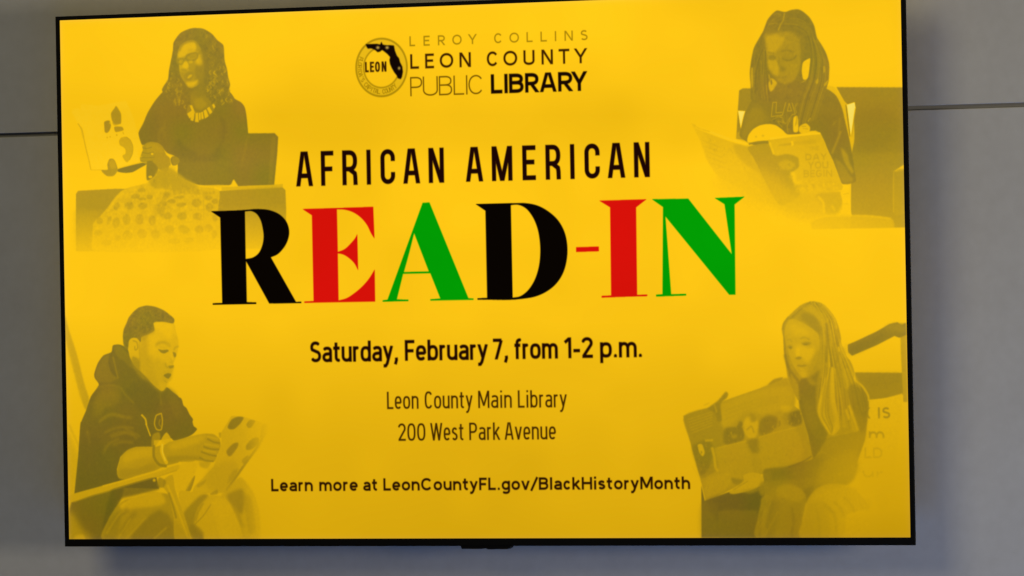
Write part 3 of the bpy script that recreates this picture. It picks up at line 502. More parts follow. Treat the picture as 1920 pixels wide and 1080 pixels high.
  ('s',0.4,1.3,0.34,2,V("308,141 306.4,142.7 308.5,144.5")),
  ('s',0.4,1.3,0.45,1.3,V("298.8,123.7 295.5,127 299.6,130.5")),
  ('s',1.06,1.3,0.42,1.7,V("311.5,116.7 308.5,119.6 312.2,122.7")),
  ('s',0.4,1.3,0.4,2.3,V("303.2,115 306.8,118.9 301.9,122.6")),
  ('s',0.58,1.3,0.7,2.3,V("297.8,133.2 294.1,136.9 298.7,140.8")),
  ('s',1.06,1.3,0.49,1.3,V("297.2,136.4 294.4,139.1 297.9,142")),
  ('s',1.06,1.3,0.7,1.3,V("318,93.5 321.6,97.5 316.8,101.1")),
  ('s',1.06,1.3,0.46,1.4,V("315.2,116.2 317.5,118.7 314.4,121.1")),
  ('s',1.06,1.3,0.65,1.5,V("325.5,131.1 327.4,133.2 324.7,135.4")),
  ('s',0.4,1.3,0.53,1.5,V("326.2,92.2 329.5,96.1 324.9,99.6")),
  ('s',0.58,1.3,0.36,1.7,V("321.3,145.5 317.5,149.3 322.2,153.3")),
  ('s',1.06,1.3,0.59,2.1,V("310.3,96.3 313,99.3 309.3,102.1")),
  ('s',0.4,1.3,0.41,2,V("336.1,145.3 338.7,148.3 335.1,151")),
  ('s',1.06,1.3,0.42,1.9,V("302.1,136.4 305.2,139.7 301,142.8")),
  ('s',0.58,1.3,0.36,1.6,V("320.1,129.2 317.2,132 321,135.2")),
  ('s',1.06,1.3,0.65,1.4,V("305.6,129.2 308.7,132.6 304.5,135.9")),
  ('s',0.58,1.3,0.55,1.9,V("322.6,112.8 320.6,114.7 323.1,116.9")),
  ('s',0.4,1.3,0.32,2.3,V("290.7,122.6 293.3,125.3 289.9,128")),
  ('s',0.58,1.3,0.76,1.5,V("307.8,101.7 309.7,103.9 307.1,105.9")),
  ('s',0.58,1.3,0.72,1.9,V("314.9,130.3 316.7,132.4 314.1,134.3")),
  ('s',0.58,1.3,0.69,1.8,V("301.4,113.7 297.9,117.3 302.3,121")),
  ('s',1.06,1.3,0.47,1.9,V("309.1,128.5 306,131.5 309.8,134.9")),
  ('s',0.4,1.3,0.7,1.8,V("329.5,144.1 326.4,147.1 330.2,150.3")),
  ('s',0.58,1.3,0.62,1.7,V("295.2,115.9 297.7,118.7 294.2,121.2")),
  ('s',0.4,1.3,0.63,1.3,V("302.7,137.8 306,141.3 301.6,144.7")),
  ('s',0.58,1.3,0.5,1.7,V("330.7,111.4 333.6,114.6 329.6,117.5")),
  ('s',0.4,1.3,0.37,2.2,V("308.9,109.9 305.4,113.3 309.8,116.9")),
  ('s',1.06,1.3,0.69,2.3,V("301.9,142.8 305.3,146.5 300.7,150.1")),
  ('s',0.4,1.3,0.58,2.1,V("298.9,95.9 295.4,99.3 299.8,102.9")),
  ('s',1.06,1.3,0.38,1.2,V("307.7,116.6 305.6,118.6 308.2,120.8")),
  ('s',1.06,1.3,0.73,2.2,V("309.3,115.8 311.4,118.1 308.4,120.4")),
  ('s',1.06,1.3,0.58,2.1,V("295.9,133.8 293.5,136.2 296.5,138.8")),
  ('s',0.4,1.3,0.33,2.3,V("307.2,98.4 304.6,101 307.8,103.8")),
  ('s',1.06,1.3,0.76,1.5,V("325.1,121.6 321.4,125.2 326,129.2")),
  ('s',1.06,1.3,0.47,1.8,V("314.1,97 317.3,100.5 313,103.7")),
  ('s',0.4,1.3,0.76,1.5,V("320.3,147.8 323.9,151.7 319,155.5")),
  ('s',0.4,1.3,0.67,1.8,V("320.3,128.5 318.6,130.2 320.7,131.9")),
  ('s',0.58,1.3,0.75,1.6,V("332.4,134.9 334.7,137.3 331.6,139.7")),
  ('s',0.58,1.3,0.59,1.5,V("322.2,125.2 324,127 321.6,128.8")),
  ('s',0.58,1.3,0.8,1.6,V("333.3,128.7 335.7,131.4 332.3,133.9")),
  ('s',1.06,1.3,0.62,1.4,V("294.2,122.2 296.8,125 293.3,127.7")),
  ('s',1.06,1.3,0.35,1.9,V("303.1,105.4 305.4,108 302.2,110.4")),
  ('s',1.06,1.3,0.77,1.6,V("321.3,143.5 324.9,147.4 320,151.1")),
  ('s',0.4,1.3,0.63,1.8,V("304.2,105.2 307.2,108.5 303.2,111.5")),
  ('s',0.4,1.3,0.79,2.2,V("291.6,127.8 293.3,129.8 291,131.6")),
  ('s',0.4,1.3,0.43,2.2,V("324.9,94.9 327.4,97.6 324.1,100.2")),
  ('s',0.58,1.3,0.47,2.1,V("298.3,125.7 295.2,128.8 299.1,132.1")),
  ('s',0.58,1.3,0.75,1.5,V("295.1,115.2 297.6,117.9 294.1,120.5")),
  ('s',1.06,1.3,0.66,2,V("298.4,122.5 301.6,126.1 297.2,129.5")),
  ('s',0.58,1.3,0.46,2,V("310.1,92.1 311.7,94 309.5,95.7")),
  ('s',0.4,1.3,0.52,1.5,V("313.7,129.7 316.4,132.7 312.8,135.4")),
  ('s',1.06,1.3,0.56,1.6,V("294.4,103.2 292.5,105.1 294.9,107.2")),
  ('s',0.58,1.3,0.76,2.2,V("320,146.4 318.1,148.4 320.4,150.3")),
  ('s',0.4,1.3,0.58,1.5,V("308.2,95.6 304.6,99.2 309.1,103.1")),
  ('s',0.66,1.3,0.55,2,V("289.1,74.4 285.4,78.1 290,82")),
  ('s',1.06,1.3,0.32,1.6,V("289.5,58.5 286.5,61.5 290.4,64.8")),
  ('s',1.06,1.3,0.48,1.9,V("319.1,66.1 323.4,70.8 317.6,75.2")),
  ('s',1.06,1.3,0.51,1.8,V("293.3,68.4 296.7,72.1 292.1,75.6")),
  ('s',1.06,1.3,0.33,1.6,V("298.4,40.2 300.7,42.7 297.6,45.1")),
  ('s',1.06,1.3,0.39,1.3,V("304.1,65.7 300.8,69 305,72.6")),
  ('s',0.66,1.3,0.42,1.5,V("306.7,59.9 308.5,61.9 306,63.8")),
  ('s',1.06,1.3,0.53,2.2,V("309.9,58.8 312.4,61.4 309.1,64")),
  ('s',1.06,1.3,0.46,1.4,V("294.4,76.7 292.2,78.9 295.1,81.3")),
  ('s',0.66,1.3,0.3,1.5,V("304.3,68.5 306.9,71.5 303.3,74.2")),
  ('s',1.06,1.3,0.47,2.2,V("288.4,32.5 284.8,36.1 289.3,39.9")),
  ('s',1.06,1.3,0.55,1.8,V("291.9,55.6 287.6,59.9 293,64.5")),
  ('s',0.66,1.3,0.35,2,V("284.4,65.8 287.5,69.2 283.2,72.4")),
  ('s',1.06,1.3,0.32,1.7,V("319.4,78.9 316.9,81.5 320.1,84.2")),
  ('s',1.06,1.3,0.38,1.2,V("313.2,68.8 316.1,72 312.2,74.9")),
  ('s',1.06,1.3,0.29,2.3,V("299.6,65.9 302.3,68.8 298.7,71.5")),
  ('s',0.66,1.3,0.28,1.6,V("284.8,48.6 288.1,52.3 283.7,55.7")),
  ('s',0.66,1.3,0.35,1.6,V("300.1,68 303.4,71.6 298.9,74.9")),
  ('s',0.66,1.3,0.57,1.8,V("289.1,83.7 287.1,85.6 289.7,87.7")),
  ('s',0.66,1.3,0.58,1.9,V("297.8,67.1 294.2,70.6 298.6,74.3")),
  ('s',1.06,1.3,0.37,1.5,V("313,53.8 310,56.7 313.7,59.8")),
  ('s',0.66,1.3,0.54,1.9,V("290.5,34.2 293.1,37 289.6,39.7")),
  ('s',0.66,1.3,0.6,1.6,V("311,48.3 307.1,52.2 312,56.3")),
  ('s',1.06,1.3,0.25,1.2,V("299.6,46.4 303.4,50.6 298.2,54.5")),
  ('s',1.06,1.3,0.6,1.7,V("289.6,50.4 285.2,54.8 290.7,59.4")),
  ('s',1.06,1.3,0.38,1.4,V("312.8,61.5 315.3,64.1 312,66.7")),
  ('s',1.06,1.3,0.3,2.2,V("299.9,41.1 296.6,44.5 300.8,48.1")),
  ('s',0.66,1.3,0.57,2,V("291,88 287.9,91.2 291.8,94.6")),
  ('s',0.66,1.3,0.5,2,V("301.7,81 305.2,84.9 300.5,88.5")),
  ('s',0.66,1.3,0.43,1.5,V("296.9,79.1 294.4,81.6 297.5,84.2")),
  ('s',1.06,1.3,0.42,1.5,V("312.9,51.7 310.6,54.1 313.5,56.8")),
  ('s',1.06,1.3,0.48,2,V("284.3,59.4 281.5,62.2 285,65.2")),
  ('s',0.66,1.3,0.47,1.3,V("305.2,45.9 303,48.1 305.8,50.5")),
  ('s',1.06,1.3,0.45,1.9,V("305.7,63.1 309.4,67.3 304.4,71.1")),
  ('s',1,1.3,0.29,1.9,V("238.4,39.6 235.3,42.7 239.2,45.9")),
  ('s',1,1.3,0.39,2,V("246.6,43.9 248.8,46.3 245.8,48.6")),
  ('s',1,1.3,0.28,1.2,V("268.1,27.8 264.9,30.8 268.8,34.1")),
  ('s',0.78,1.3,0.41,2.1,V("278,33.2 280.7,36.3 277,39.2")),
  ('s',0.78,1.3,0.39,1.4,V("266.5,28.1 268.2,30.1 265.9,31.8")),
  ('s',0.78,1.3,0.24,1.4,V("258.5,30.2 256.4,32.4 259,34.7")),
  ('s',1,1.3,0.35,1.6,V("269,37.8 266.4,40.4 269.6,43")),
  ('s',1,1.3,0.46,1.4,V("255.8,37.6 257.6,39.5 255.2,41.3")),
  ('s',1,1.3,0.41,1.1,V("282.5,25.8 284.4,27.9 281.9,29.8")),
  ('s',1,1.3,0.26,1.5,V("251.2,36.8 254.7,40.7 249.9,44.4")),
  ('s',0.78,1.3,0.29,1.2,V("266,34.9 268.1,37.2 265.3,39.4")),
  ('s',0.78,1.3,0.28,1.1,V("251.9,29.3 250.2,30.9 252.3,32.8")),
  ('s',1,1.3,0.47,1.9,V("259.4,27.8 261.5,30.1 258.7,32.1")),
  ('s',1,1.3,0.32,1.4,V("241.1,38.3 243.1,40.4 240.4,42.5")),
  ('p',0.78,2,1,V("260.1,132.3 279.7,129.4 291.1,143.3 298.8,150.3 290.8,160.3 275.1,165 263.5,159.6 257.8,150.9"),1),
  ('p',0.62,4,0.8,V("265.8,144.3 279.4,143 290.9,153.5 279.1,161.7 267.4,159.7"),1),
  ('p',0.86,4,0.7,V("262.2,128.9 281.8,122.7 289.3,136.5 267.8,139.3"),1),
  ('p',0.62,1.4,1,V("235.3,58.5 241.3,49.3 252.2,43.7 265.9,42.4 275.5,49.5 281.2,59.9 284.9,70.2 285.5,87.2 282.2,105.8 274.1,119.1 262.3,124.7 254.5,123.6 246.8,114.9 239.2,104.5 235.5,94.2 236.7,84 232.4,73.7"),1),
  ('p',0.22,3,0.9,V("237.2,60.2 244.3,50.3 256.1,45.5 267.8,45.9 271.5,54.5 267.4,62.9 253.7,65.8 245.8,70.7 236,72.1 234.1,66.9"),1),
  ('p',0.3,3,0.8,V("271.2,69.8 283,66.7 282.7,78.6 274.8,83.5 271,78.3"),1),
  ('p',0.3,3,0.7,V("235.8,82.3 247.5,82.6 255.1,93.1 249.2,96.3 239.4,96 236.6,90.8"),1),
  ('p',0.82,6,0.9,V("266.9,90 284.7,75.3 288,105.9 279.9,119.3 270.3,113.9 265.7,98.5"),1),
  ('p',0.78,5,0.7,V("277.2,61.5 288.9,61.8 290.2,92.4 282.6,83.7"),1),
  ('s',0.8,3,0.5,4,V("237.2,60.2 244.3,49.4 256.1,44.7 267.8,44.2 274.5,50.3")),
  ('p',0.66,1.8,0.8,V("273.4,69.8 272.9,72.6 270.7,75.1 267.2,77 262.8,77.9 258.3,77.8 254.3,76.6 251.4,74.5 250.2,71.9 250.7,69.1 252.9,66.6 256.4,64.7 260.8,63.7 265.3,63.9 269.3,65.1 272.2,67.1"),1),
  ('p',0.58,1.8,0.75,V("245.8,78.3 245.2,80.5 243.7,82.4 241.4,83.5 238.7,83.9 236,83.4 233.7,82.1 232.2,80.1 231.8,77.9 232.3,75.7 233.9,73.9 236.2,72.7 238.9,72.4 241.6,72.9 243.9,74.2 245.3,76.1"),1),
  ('p',0.5,2,0.6,V("270.1,70.8 269.7,72.3 268.2,73.7 265.8,74.7 262.9,75.3 259.9,75.2 257.3,74.7 255.4,73.6 254.6,72.2 255,70.8 256.5,69.4 258.9,68.4 261.9,67.8 264.9,67.8 267.5,68.4 269.3,69.5"),1),
  ('p',0.4,2,0.6,V("241.7,79.1 241.4,80.1 240.5,81 239.2,81.5 237.7,81.7 236.2,81.4 235,80.8 234.2,79.9 233.9,78.8 234.2,77.8 235.1,76.9 236.4,76.4 237.9,76.2 239.3,76.5 240.6,77.1 241.4,78"),1),
  ('p',0.72,1.6,0.6,V("254.6,69.3 261.5,67.8 269.3,69.7 267.2,72.7 259.4,73.1"),1),
  ('p',0.45,3,0.6,V("253.9,58.2 263.6,57.7 273.3,61.3 273.2,65.6 257.7,64.3"),1),
  ('s',0.88,1.8,0.7,2.2,V("250,75.1 252.1,69.2 259.6,65.7 269.4,64.3 273.6,67.3 272.7,73.2 267.2,76.8 257.4,77.8 250,75.1")),
  ('s',0.84,1.8,0.65,2,V("235.5,77.2 238.9,73.9 244.2,73.7 246,77.5 244,82.5 238.7,83.7 235.8,81.4")),
  ('s',0.84,1.4,0.6,1.8,V("245.7,76.1 250,72.9")),
  ('p',0.3,3,0.5,V("251.8,62.4 257.8,59.2 265.6,58.6 267.5,61.2 257.7,63.9"),1),
  ('p',0.2,4,0.6,V("269.1,77.3 280.8,75.2 282.6,83.7 276.7,86.9 269.9,83.3"),1),
  ('p',0.62,3,0.5,V("257.2,86.3 265,88.3 266.8,95.1 260.9,94.9"),1),
  ('s',0.7,1.5,0.6,2,V("274.2,66.5 283,64.2")),
  ('p',0.2,2,0.9,V("246.6,79.2 252.5,79.4 255.2,86.3 253.2,90.5 245.4,89.4 242.5,86.7"),1),
  ('p',0.32,2,0.8,V("255.4,77.8 263.2,78 263.2,81.4 257.3,82.1"),1),
  ('p',0.7,2,0.7,V("238.5,92.2 244.4,91 252.2,93.3 249.6,96.3 242.3,95.7"),1),
  ('s',0.62,2.4,0.5,2.4,V("255.3,84.6 261,89.8 264.8,98.4")),
  ('p',0.74,2.2,0.9,V("245.1,104.7 248.7,99.3 257,96.2 265.1,98.1 263.4,106.6 257,112.5 249.3,110.6"),1),
  ('p',0.22,1.6,0.8,V("252.1,106.6 256.9,102 262.3,101.8 260.3,104.8 255.6,107.7 252.8,107.9"),1),
  ('p',0.5,2.4,0.5,V("249.2,111.6 256.6,112.8 262.6,110.3 262.5,114.5 254.6,115.5"),1),
  ('p',0.2,3,0.85,V("249.8,115 264.4,113.7 273.3,110.6 270.2,117.3 262.3,122.5 254.5,121.9"),1),
  ('s',0.9,2,0.6,3,V("234,73.7 236.4,101 246.7,120 256.3,128.8")),
  ('s',0.95,3,0.5,4,V("226.5,59.9 227.8,90.6 237,118 254.1,138.9")),
  ('s',0.98,4,0.5,8,V("273.8,37.6 285,61.7 290.2,92.4 289.7,119.5")),
  ('p',0.6,1.6,0.6,V("252.9,154.2 259.7,154.4 265.4,162.2 275.1,165.8 286.8,163.6 294.7,157 302.6,152.1 306.4,157.3 300.4,167.4 290.5,175.6 278.7,180.3 268.9,182.6 257.2,178.1 249.6,169.4"),1),
  ('p',0.1,1.1,0.95,V("255.8,154.2 260.7,154.4 265.3,165.5 261.4,168"),0),
  ('p',0.1,1.1,0.95,V("250.6,168.5 260.5,162.9 264.2,169.8 255.3,177.2"),0),
  ('p',0.1,1.1,0.95,V("259,169.6 265.3,165.5 266.8,168.1 262,181.6 256.8,179.8"),0),
  ('p',0.1,1.1,0.95,V("267.6,168.2 272.1,167.4 273.1,183.6 265.9,183.4"),0),
  ('p',0.1,1.1,0.95,V("273.5,167.5 277.4,167.6 277.1,179.5 274,180.2"),0),
  ('p',0.1,1.1,0.95,V("278.2,166.7 281.7,166 283.4,177.9 278.7,178.6"),0),
  ('p',0.1,1.1,0.95,V("282.9,164.3 287.8,161.9 292.8,173.9 285.5,178"),0),
  ('p',0.1,1.1,0.95,V("289.8,160.3 294.7,157.9 300.4,167.4 295.4,170.6"),0),
  ('p',0.1,1.1,0.95,V("300.2,154.6 303.6,153 306.4,158.2 303.4,161.5"),0),
  ('s',0.9,0.8,0.8,1.3,V("265.3,168.1 265,180")),
  ('s',0.85,0.8,0.8,1.1,V("282.8,167.7 284.2,178.8")),
  ('s',0.7,0.8,0.5,1,V("272.7,166.6 272.5,178.5")),
  ('s',0.5,1.5,0.6,1.5,V("226.7,141.5 228.4,153.5")),
  ('s',0.5,1.5,0.6,1.5,V("213.5,117.3 211.4,125.8")),
  ('s',0.45,1.5,0.7,1.5,V("302.8,52.1 305.5,60.6")),
  ('s',0.5,1.3,0.7,1.6,V("309.3,111.6 311.9,116.8")),
  ('s',0.5,1.3,0.7,1.6,V("319.3,100.1 321.9,105.2")),
  ('s',0.5,1.3,0.7,1.6,V("330.6,115.6 333.2,120.8")),
  ('s',0.5,1.3,0.7,1.6,V("314.7,133.8 317.3,139")),
  ('s',0.5,1.3,0.7,1.6,V("320.7,127.2 323.3,132.4")),
  ('s',0.5,1.3,0.7,1.6,V("297.4,121.5 300,126.6")),
  ('s',0.5,1.3,0.7,1.6,V("303.4,113.2 306.1,118.3")),
  ('s',0.5,1.3,0.7,1.6,V("337.8,146.3 340.4,151.5")),
  ('p',0.6,1.3,1,V("153,230.5 162.1,221.5 169.2,217.1 178.1,215 192.2,217.7 200.9,224 207.7,238 214.6,244.3 216.1,258.1 210.6,265.6 205.3,268.6 198.3,265.3 184.3,258.9 172,255.5 158,249 154.5,244.4 151.1,238.1"),1),
  ('p',0.5,2.5,0.6,V("167.4,220.1 185.1,219.1 197.3,225.5 202.4,234.8 190.1,233 172.4,234.1"),1),
  ('s',0.85,1,0.7,1.5,V("161.1,225.3 170.8,226.4 179.7,223.8")),
  ('s',0.85,1,0.7,1.5,V("158.3,232.2 169.8,234.8 183.1,232.8")),
  ('s',0.85,1,0.7,1.5,V("158.1,241.4 170.5,242.5 184.6,241.3")),
  ('s',0.85,1,0.7,1.5,V("156.2,247.5 168.6,249.3 181,248.1")),
  ('p',0.85,1.5,1,V("169.5,249.3 177.4,248 186.1,254.3 191.3,262.1 184,274.2 168.8,281.5 167.4,264.6"),1),
  ('p',0.72,1,1,V("216.3,244.3 223.5,240.7 232.2,244.7 233.8,250.9 226.7,256.8 219.6,256.7 216.2,250.5"),1),
  ('s',0.9,1,0.7,2,V("219.9,241.4 218,249 221.4,256.7")),
  ('p',0.12,1.2,1,V("214.3,256.5 226.6,259.9 222.9,266.7 215.9,268.1 211.5,264.1"),1),
  ('p',0.1,0.9,1,V("182.3,236.1 182.1,236.9 181.5,237.5 180.7,238 179.8,238.1 178.8,237.9 178,237.5 177.5,236.8 177.3,236 177.5,235.3 178.1,234.6 178.9,234.2 179.8,234.1 180.8,234.3 181.6,234.7 182.1,235.4"),1),
  ('p',0.56,4,0.7,V("189.5,263.6 214.2,261.1 229.9,270.7 243.7,281.7 229.5,290.6 204.8,292.3 176.6,289.4 183.9,278.8"),1),
  ('s',0.75,1.3,0.55,1.6,V("201.1,277 199.4,278.6 201.5,280.4")),
  ('s',0.75,1.3,0.38,2.1,V("222.7,276.3 225.1,279.1 221.7,281.8")),
  ('s',0.25,1.3,0.25,1.9,V("203.4,282.7 202,284.1 203.7,285.5")),
  ('s',0.25,1.3,0.54,1.8,V("208.6,271.3 206.3,273.4 209.1,275.7")),
  ('s',0.25,1.3,0.58,2,V("216.8,289.1 213.7,292.3 217.6,295.7")),
  ('s',0.25,1.3,0.4,1.9,V("238.7,280.4 241.7,283.7 237.7,286.9")),
  ('s',0.35,1.3,0.47,2.4,V("184.7,274.6 182.3,276.9 185.2,279.5")),
  ('s',0.75,1.3,0.39,1.3,V("222,278.1 224.7,281.1 220.9,284")),
  ('s',0.25,1.3,0.41,2.4,V("190,279.1 192.4,281.7 189.2,284.1")),
  ('s',0.35,1.3,0.48,1.6,V("217.9,286.3 220.2,288.8 217.1,291.1")),
  ('s',0.35,1.3,0.29,1.9,V("215.4,268.6 217.3,270.7 214.7,272.7")),
  ('s',0.35,1.3,0.59,1.8,V("229,275.3 226.2,278.1 229.8,281.1")),
  ('s',0.75,1.3,0.51,1.9,V("184.7,281.2 182,283.8 185.3,286.6")),
  ('s',0.25,1.3,0.49,2.1,V("225.7,275.6 227.9,278 225,280.1")),
  ('s',0.35,1.3,0.47,2.4,V("193.6,282.2 196.8,285.4 192.6,288.7")),
  ('s',0.75,1.3,0.42,1.8,V("206.4,274.2 209.4,277.6 205.3,280.7")),
  ('s',0.35,1.3,0.32,2.4,V("225.7,276.8 224.1,278.5 226.1,280.1")),
  ('s',0.25,1.3,0.25,1.9,V("213.3,264.2 216,267.1 212.3,269.9")),
  ('s',0.25,1.3,0.5,2,V("206.5,289.4 208.4,291.4 205.9,293.3")),
  ('s',0.75,1.3,0.24,2,V("208.2,289 209.7,290.5 207.7,292")),
  ('s',0.75,1.3,0.5,2.4,V("231,275.8 228.2,278.5 231.6,281.3")),
  ('s',0.75,1.3,0.29,1.9,V("184.6,277.4 181.9,280.1 185.4,283")),
  ('s',0.35,1.3,0.44,1.8,V("213.5,276.8 214.8,278.4 213,279.8")),
  ('s',0.25,1.3,0.46,2.1,V("187.3,270.6 185.8,272.1 187.7,273.7")),
  ('s',0.25,1.3,0.28,2,V("188.4,290.2 190.1,292 187.8,293.8")),
  ('s',0.25,1.3,0.36,1.5,V("243.7,284.7 241.5,286.9 244.3,289.2")),
  ('s',0.25,1.3,0.26,1.3,V("195,287.4 192.3,290.2 195.8,293.1")),
  ('s',0.35,1.3,0.42,1.3,V("190.5,287 193.2,290 189.5,292.9")),
  ('s',0.25,1.3,0.42,1.3,V("212.8,282.4 211.4,283.9 213.2,285.4")),
  ('s',0.25,1.3,0.36,2.1,V("188.1,277.6 190.2,279.9 187.4,282")),
  ('p',0.46,3,0.6,V("200.1,262.3 212.5,261.1 226.4,267.5 243.8,278.7 264.6,291.4 183.6,291.1 191.1,272.8"),1),
  ('p',0.12,1,1,V("179.3,275.6 179,276.4 178.2,277.1 176.9,277.6 175.4,277.7 173.9,277.5 172.7,277 171.8,276.3 171.6,275.4 171.9,274.6 172.7,274 174,273.5 175.5,273.4 177,273.6 178.2,274.1 179.1,274.8"),1),
  ('s',0.4,1.2,0.8,2.4,V("144.7,230.3 161.4,230")),
  ('s',0.2,1,0.6,2,V("146.3,235.4 159.6,240.8")),
  ('p',-0.08,1.2,0.9,V("39.9,146.2 72.6,150 99.6,146.4 129.8,142.9 144.2,173.7 153.6,204.4 161.5,227.8 155.3,242.1 154.3,250.1 130.8,254.6 103.9,261.2 56.9,260.1 49.2,225 40.7,185.5 35.2,166.5"),0),
  ('p',-0.1,2,0.8,V("20.3,157.3 35.5,153.4 40.8,184.1 32.5,178 23.5,164.7"),1),
  ('s',0.4,1.2,0.75,2.2,V("32.4,179.5 40.6,191.3 44.5,208.9 48.3,225 53.8,245.5 56.9,260.1")),
  ('s',0.3,2,0.5,4,V("39,186.9 42.9,204.5")),
  ('s',0.25,1,0.7,1.6,V("56.8,260.8 78.7,261.3")),
  ('s',0.22,1,0.7,1.3,V("110.6,259.2 130.8,254.6 154.3,250.5 168.6,249.7")),
  ('p',0.62,1.4,1,V("99.2,163.8 106.1,155.3 109.5,151.1 114.4,157 119.3,165.8 118.9,181.8 112.2,183 105.5,182.9 100.6,175.5"),1),
  ('s',0.5,1,0.7,2,V("102.2,179.9 105.5,184.3 113.9,183.1")),
  ('p',0.68,1.3,1,V("85.5,178 95.6,176.1 98.7,185.6 95.2,194.2 90.1,197.7 85.9,195.4 85.3,186.7"),1),
  ('p',0.2,1,0.8,V("98.2,180.5 98.1,181.3 97.8,181.9 97.3,182.3 96.8,182.5 96.3,182.3 95.9,181.9 95.6,181.2 95.5,180.4 95.6,179.6 95.9,179 96.4,178.6 96.9,178.4 97.4,178.6 97.8,179 98.1,179.7"),1),
  ('p',0.6,1.3,1,V("105.4,187.2 120.5,187.6 123.7,193.5 113.6,196.1 106.9,196"),1),
  ('s',0.45,1,0.8,1.6,V("122,196.4 123.9,200.8")),
  ('p',0.45,1,0.8,V("111.5,201.6 111.4,202.3 111,202.8 110.4,203.2 109.8,203.3 109.1,203.1 108.6,202.8 108.3,202.2 108.1,201.5 108.3,200.8 108.7,200.3 109.2,199.9 109.9,199.8 110.5,200 111,200.4 111.4,200.9"),1),
  ('p',0.4,1,0.8,V("92.5,205.5 92.3,206 91.9,206.5 91.4,206.8 90.7,206.9 90.1,206.7 89.6,206.4 89.2,205.9 89.1,205.4 89.2,204.8 89.6,204.4 90.2,204.1 90.8,204 91.4,204.1 92,204.4 92.3,204.9"),1),
  ('p',0.4,1,0.8,V("98,204.4 97.9,205 97.6,205.5 97.2,205.8 96.6,205.9 96.1,205.7 95.7,205.4 95.4,204.9 95.3,204.4 95.4,203.8 95.7,203.4 96.2,203.1 96.7,203 97.2,203.1 97.6,203.4 97.9,203.9"),1),
  ('p',0.36,1.3,1,V("114.1,212.1 118.4,206.4 128.5,205.2 136.8,211.2 141.6,221.5 140.5,234.5 135.2,244.5 129.3,249.5 123.5,244.3 120.3,237.6 126.2,234.2 126.4,226.9 121.5,222.4 115.7,219.4"),1),
  ('s',0.55,1,0.7,1.8,V("128.5,205.5 136.8,211.2 141.5,222.2 140.5,234.5 134.4,245.2")),
  ('p',0.62,1.2,1,V("77.9,261.3 90.5,260.9 89.8,252.1 94.2,242.8 100.9,242.2 105.9,246.7 110.6,259.9 108.8,265.7 102,272 90.2,272.5 81.9,267.2"),1),
  ('p',0.42,2,0.7,V("94.1,247.9 100.1,243.7 105,248.2 107.3,258.4 97.2,259.6"),1),
 ]),
 (('r',0,0),[
  ('p',0.76,1.4,1,V("1480.8,158.1 1601.8,162 1599.7,397.7 1501.7,395.8 1506,268.4 1500.6,193.6"),0),
  ('p',0.66,5,0.6,V("1506.9,267.6 1603.1,269.2 1600.5,397.7 1502.6,395.8"),0),
  ('p',0.88,14,0.5,V("1516,197.2 1579,198.9 1588.5,236.3 1560.7,263.5 1514.7,262.4"),1),
  ('p',0.1,1.5,1,V("1583.8,298.2 1602.7,287.8 1602.5,297.1 1587.2,300.6"),1),
  ('p',0.62,2,0.8,V("1581.2,302.8 1602.5,298.7 1601.1,366.8 1579.9,366.3"),1),
  ('s',0.4,1.5,0.6,2,V("1584.7,298.2 1581.1,304.4 1579.9,366.3")),
  ('p',0.75,1.3,1,V("1303.2,158.5 1310.2,155.2 1339.7,156.4 1337.9,242.3 1296.4,238.2 1299.9,192.8"),0),
  ('p',-0.7,1,1,V("1300.5,192.1 1313.8,193.2 1309.2,207.2 1305.1,222.7"),0),
  ('p',0.6,2,0.9,V("1313.8,193.2 1326.9,188.9 1331.1,239 1297.3,238.2 1303.6,228.9"),1),
  ('p',0.35,3,0.6,V("1297.5,228.8 1305.4,225.9 1306.9,235.3 1296.4,238.2"),1),
  ('p',0.15,1.4,1,V("1462,158.3 1477.4,158.5 1494.1,181 1509.1,198.5 1511.6,243.7 1504.1,277.7 1507,302.6 1491.9,286.7"),1),
  ('p',0.85,1.2,0.9,V("1496.5,187.3 1500.6,193.6 1505.8,234.2 1503.1,240.3"),1),
  ('p',-0.75,1,1,V("1499.1,187.7 1513.2,183.9 1514.7,194 1508.6,221.8 1505.2,240.4 1502,212.3"),0),
  ('s',0.5,1.2,0.7,2,V("1514.3,194 1506.6,240.4")),
  ('p',0.88,1.4,1,V("1314.7,193.2 1328.9,173.3 1356.9,161.6 1370.8,157.3 1443.2,154.7 1465.3,161.5 1480.5,172.9 1490.4,193.4 1496.7,220 1503,246.6 1507.6,271.5 1510.6,296.5 1511.9,315.2 1482.8,314.5 1450.2,232.8 1407.1,234.8 1337.8,251.7 1303.4,235.2 1307.3,216.5"),1),
  ('p',0.7,8,0.7,V("1305.2,235.3 1314.5,204.2 1325.2,188.8 1339.1,186.1 1355.9,208.4 1338.4,217.3 1320.9,229.4 1315.4,241.8"),1),
  ('p',0.93,12,0.6,V("1442.1,207.6 1476.4,208.5 1492.7,246.3 1475.3,264.5 1458.5,245.4"),1),
  ('s',0.66,2,0.8,4,V("1487.1,230.6 1480.8,246 1470.1,267.5")),
  ('s',0.68,2,0.5,3,V("1479.7,213.3 1472.7,220.9")),
  ('s',0.68,3,0.5,3,V("1486.7,208.8 1482.7,233.6")),
  ('p',0.5,3,0.75,V("1487.4,258.6 1497.4,268.2 1502.3,283.8 1508.8,296.4 1507,301.1 1497,291.5 1490.4,275.8"),1),
  ('p',0.65,4,0.7,V("1475,278.5 1488.6,282 1501.9,300.9 1508.5,313.5 1488,314.6"),1),
  ('s',0.9,2.5,0.6,4,V("1476.8,270.8 1492,285.2 1505.2,305.7")),
  ('s',0.5,0.7,0.9,1.6,V("1361.2,203.6 1364.6,180.2")),
  ('s',0.5,0.7,0.9,1.6,V("1364.6,180.2 1371.4,179.8")),
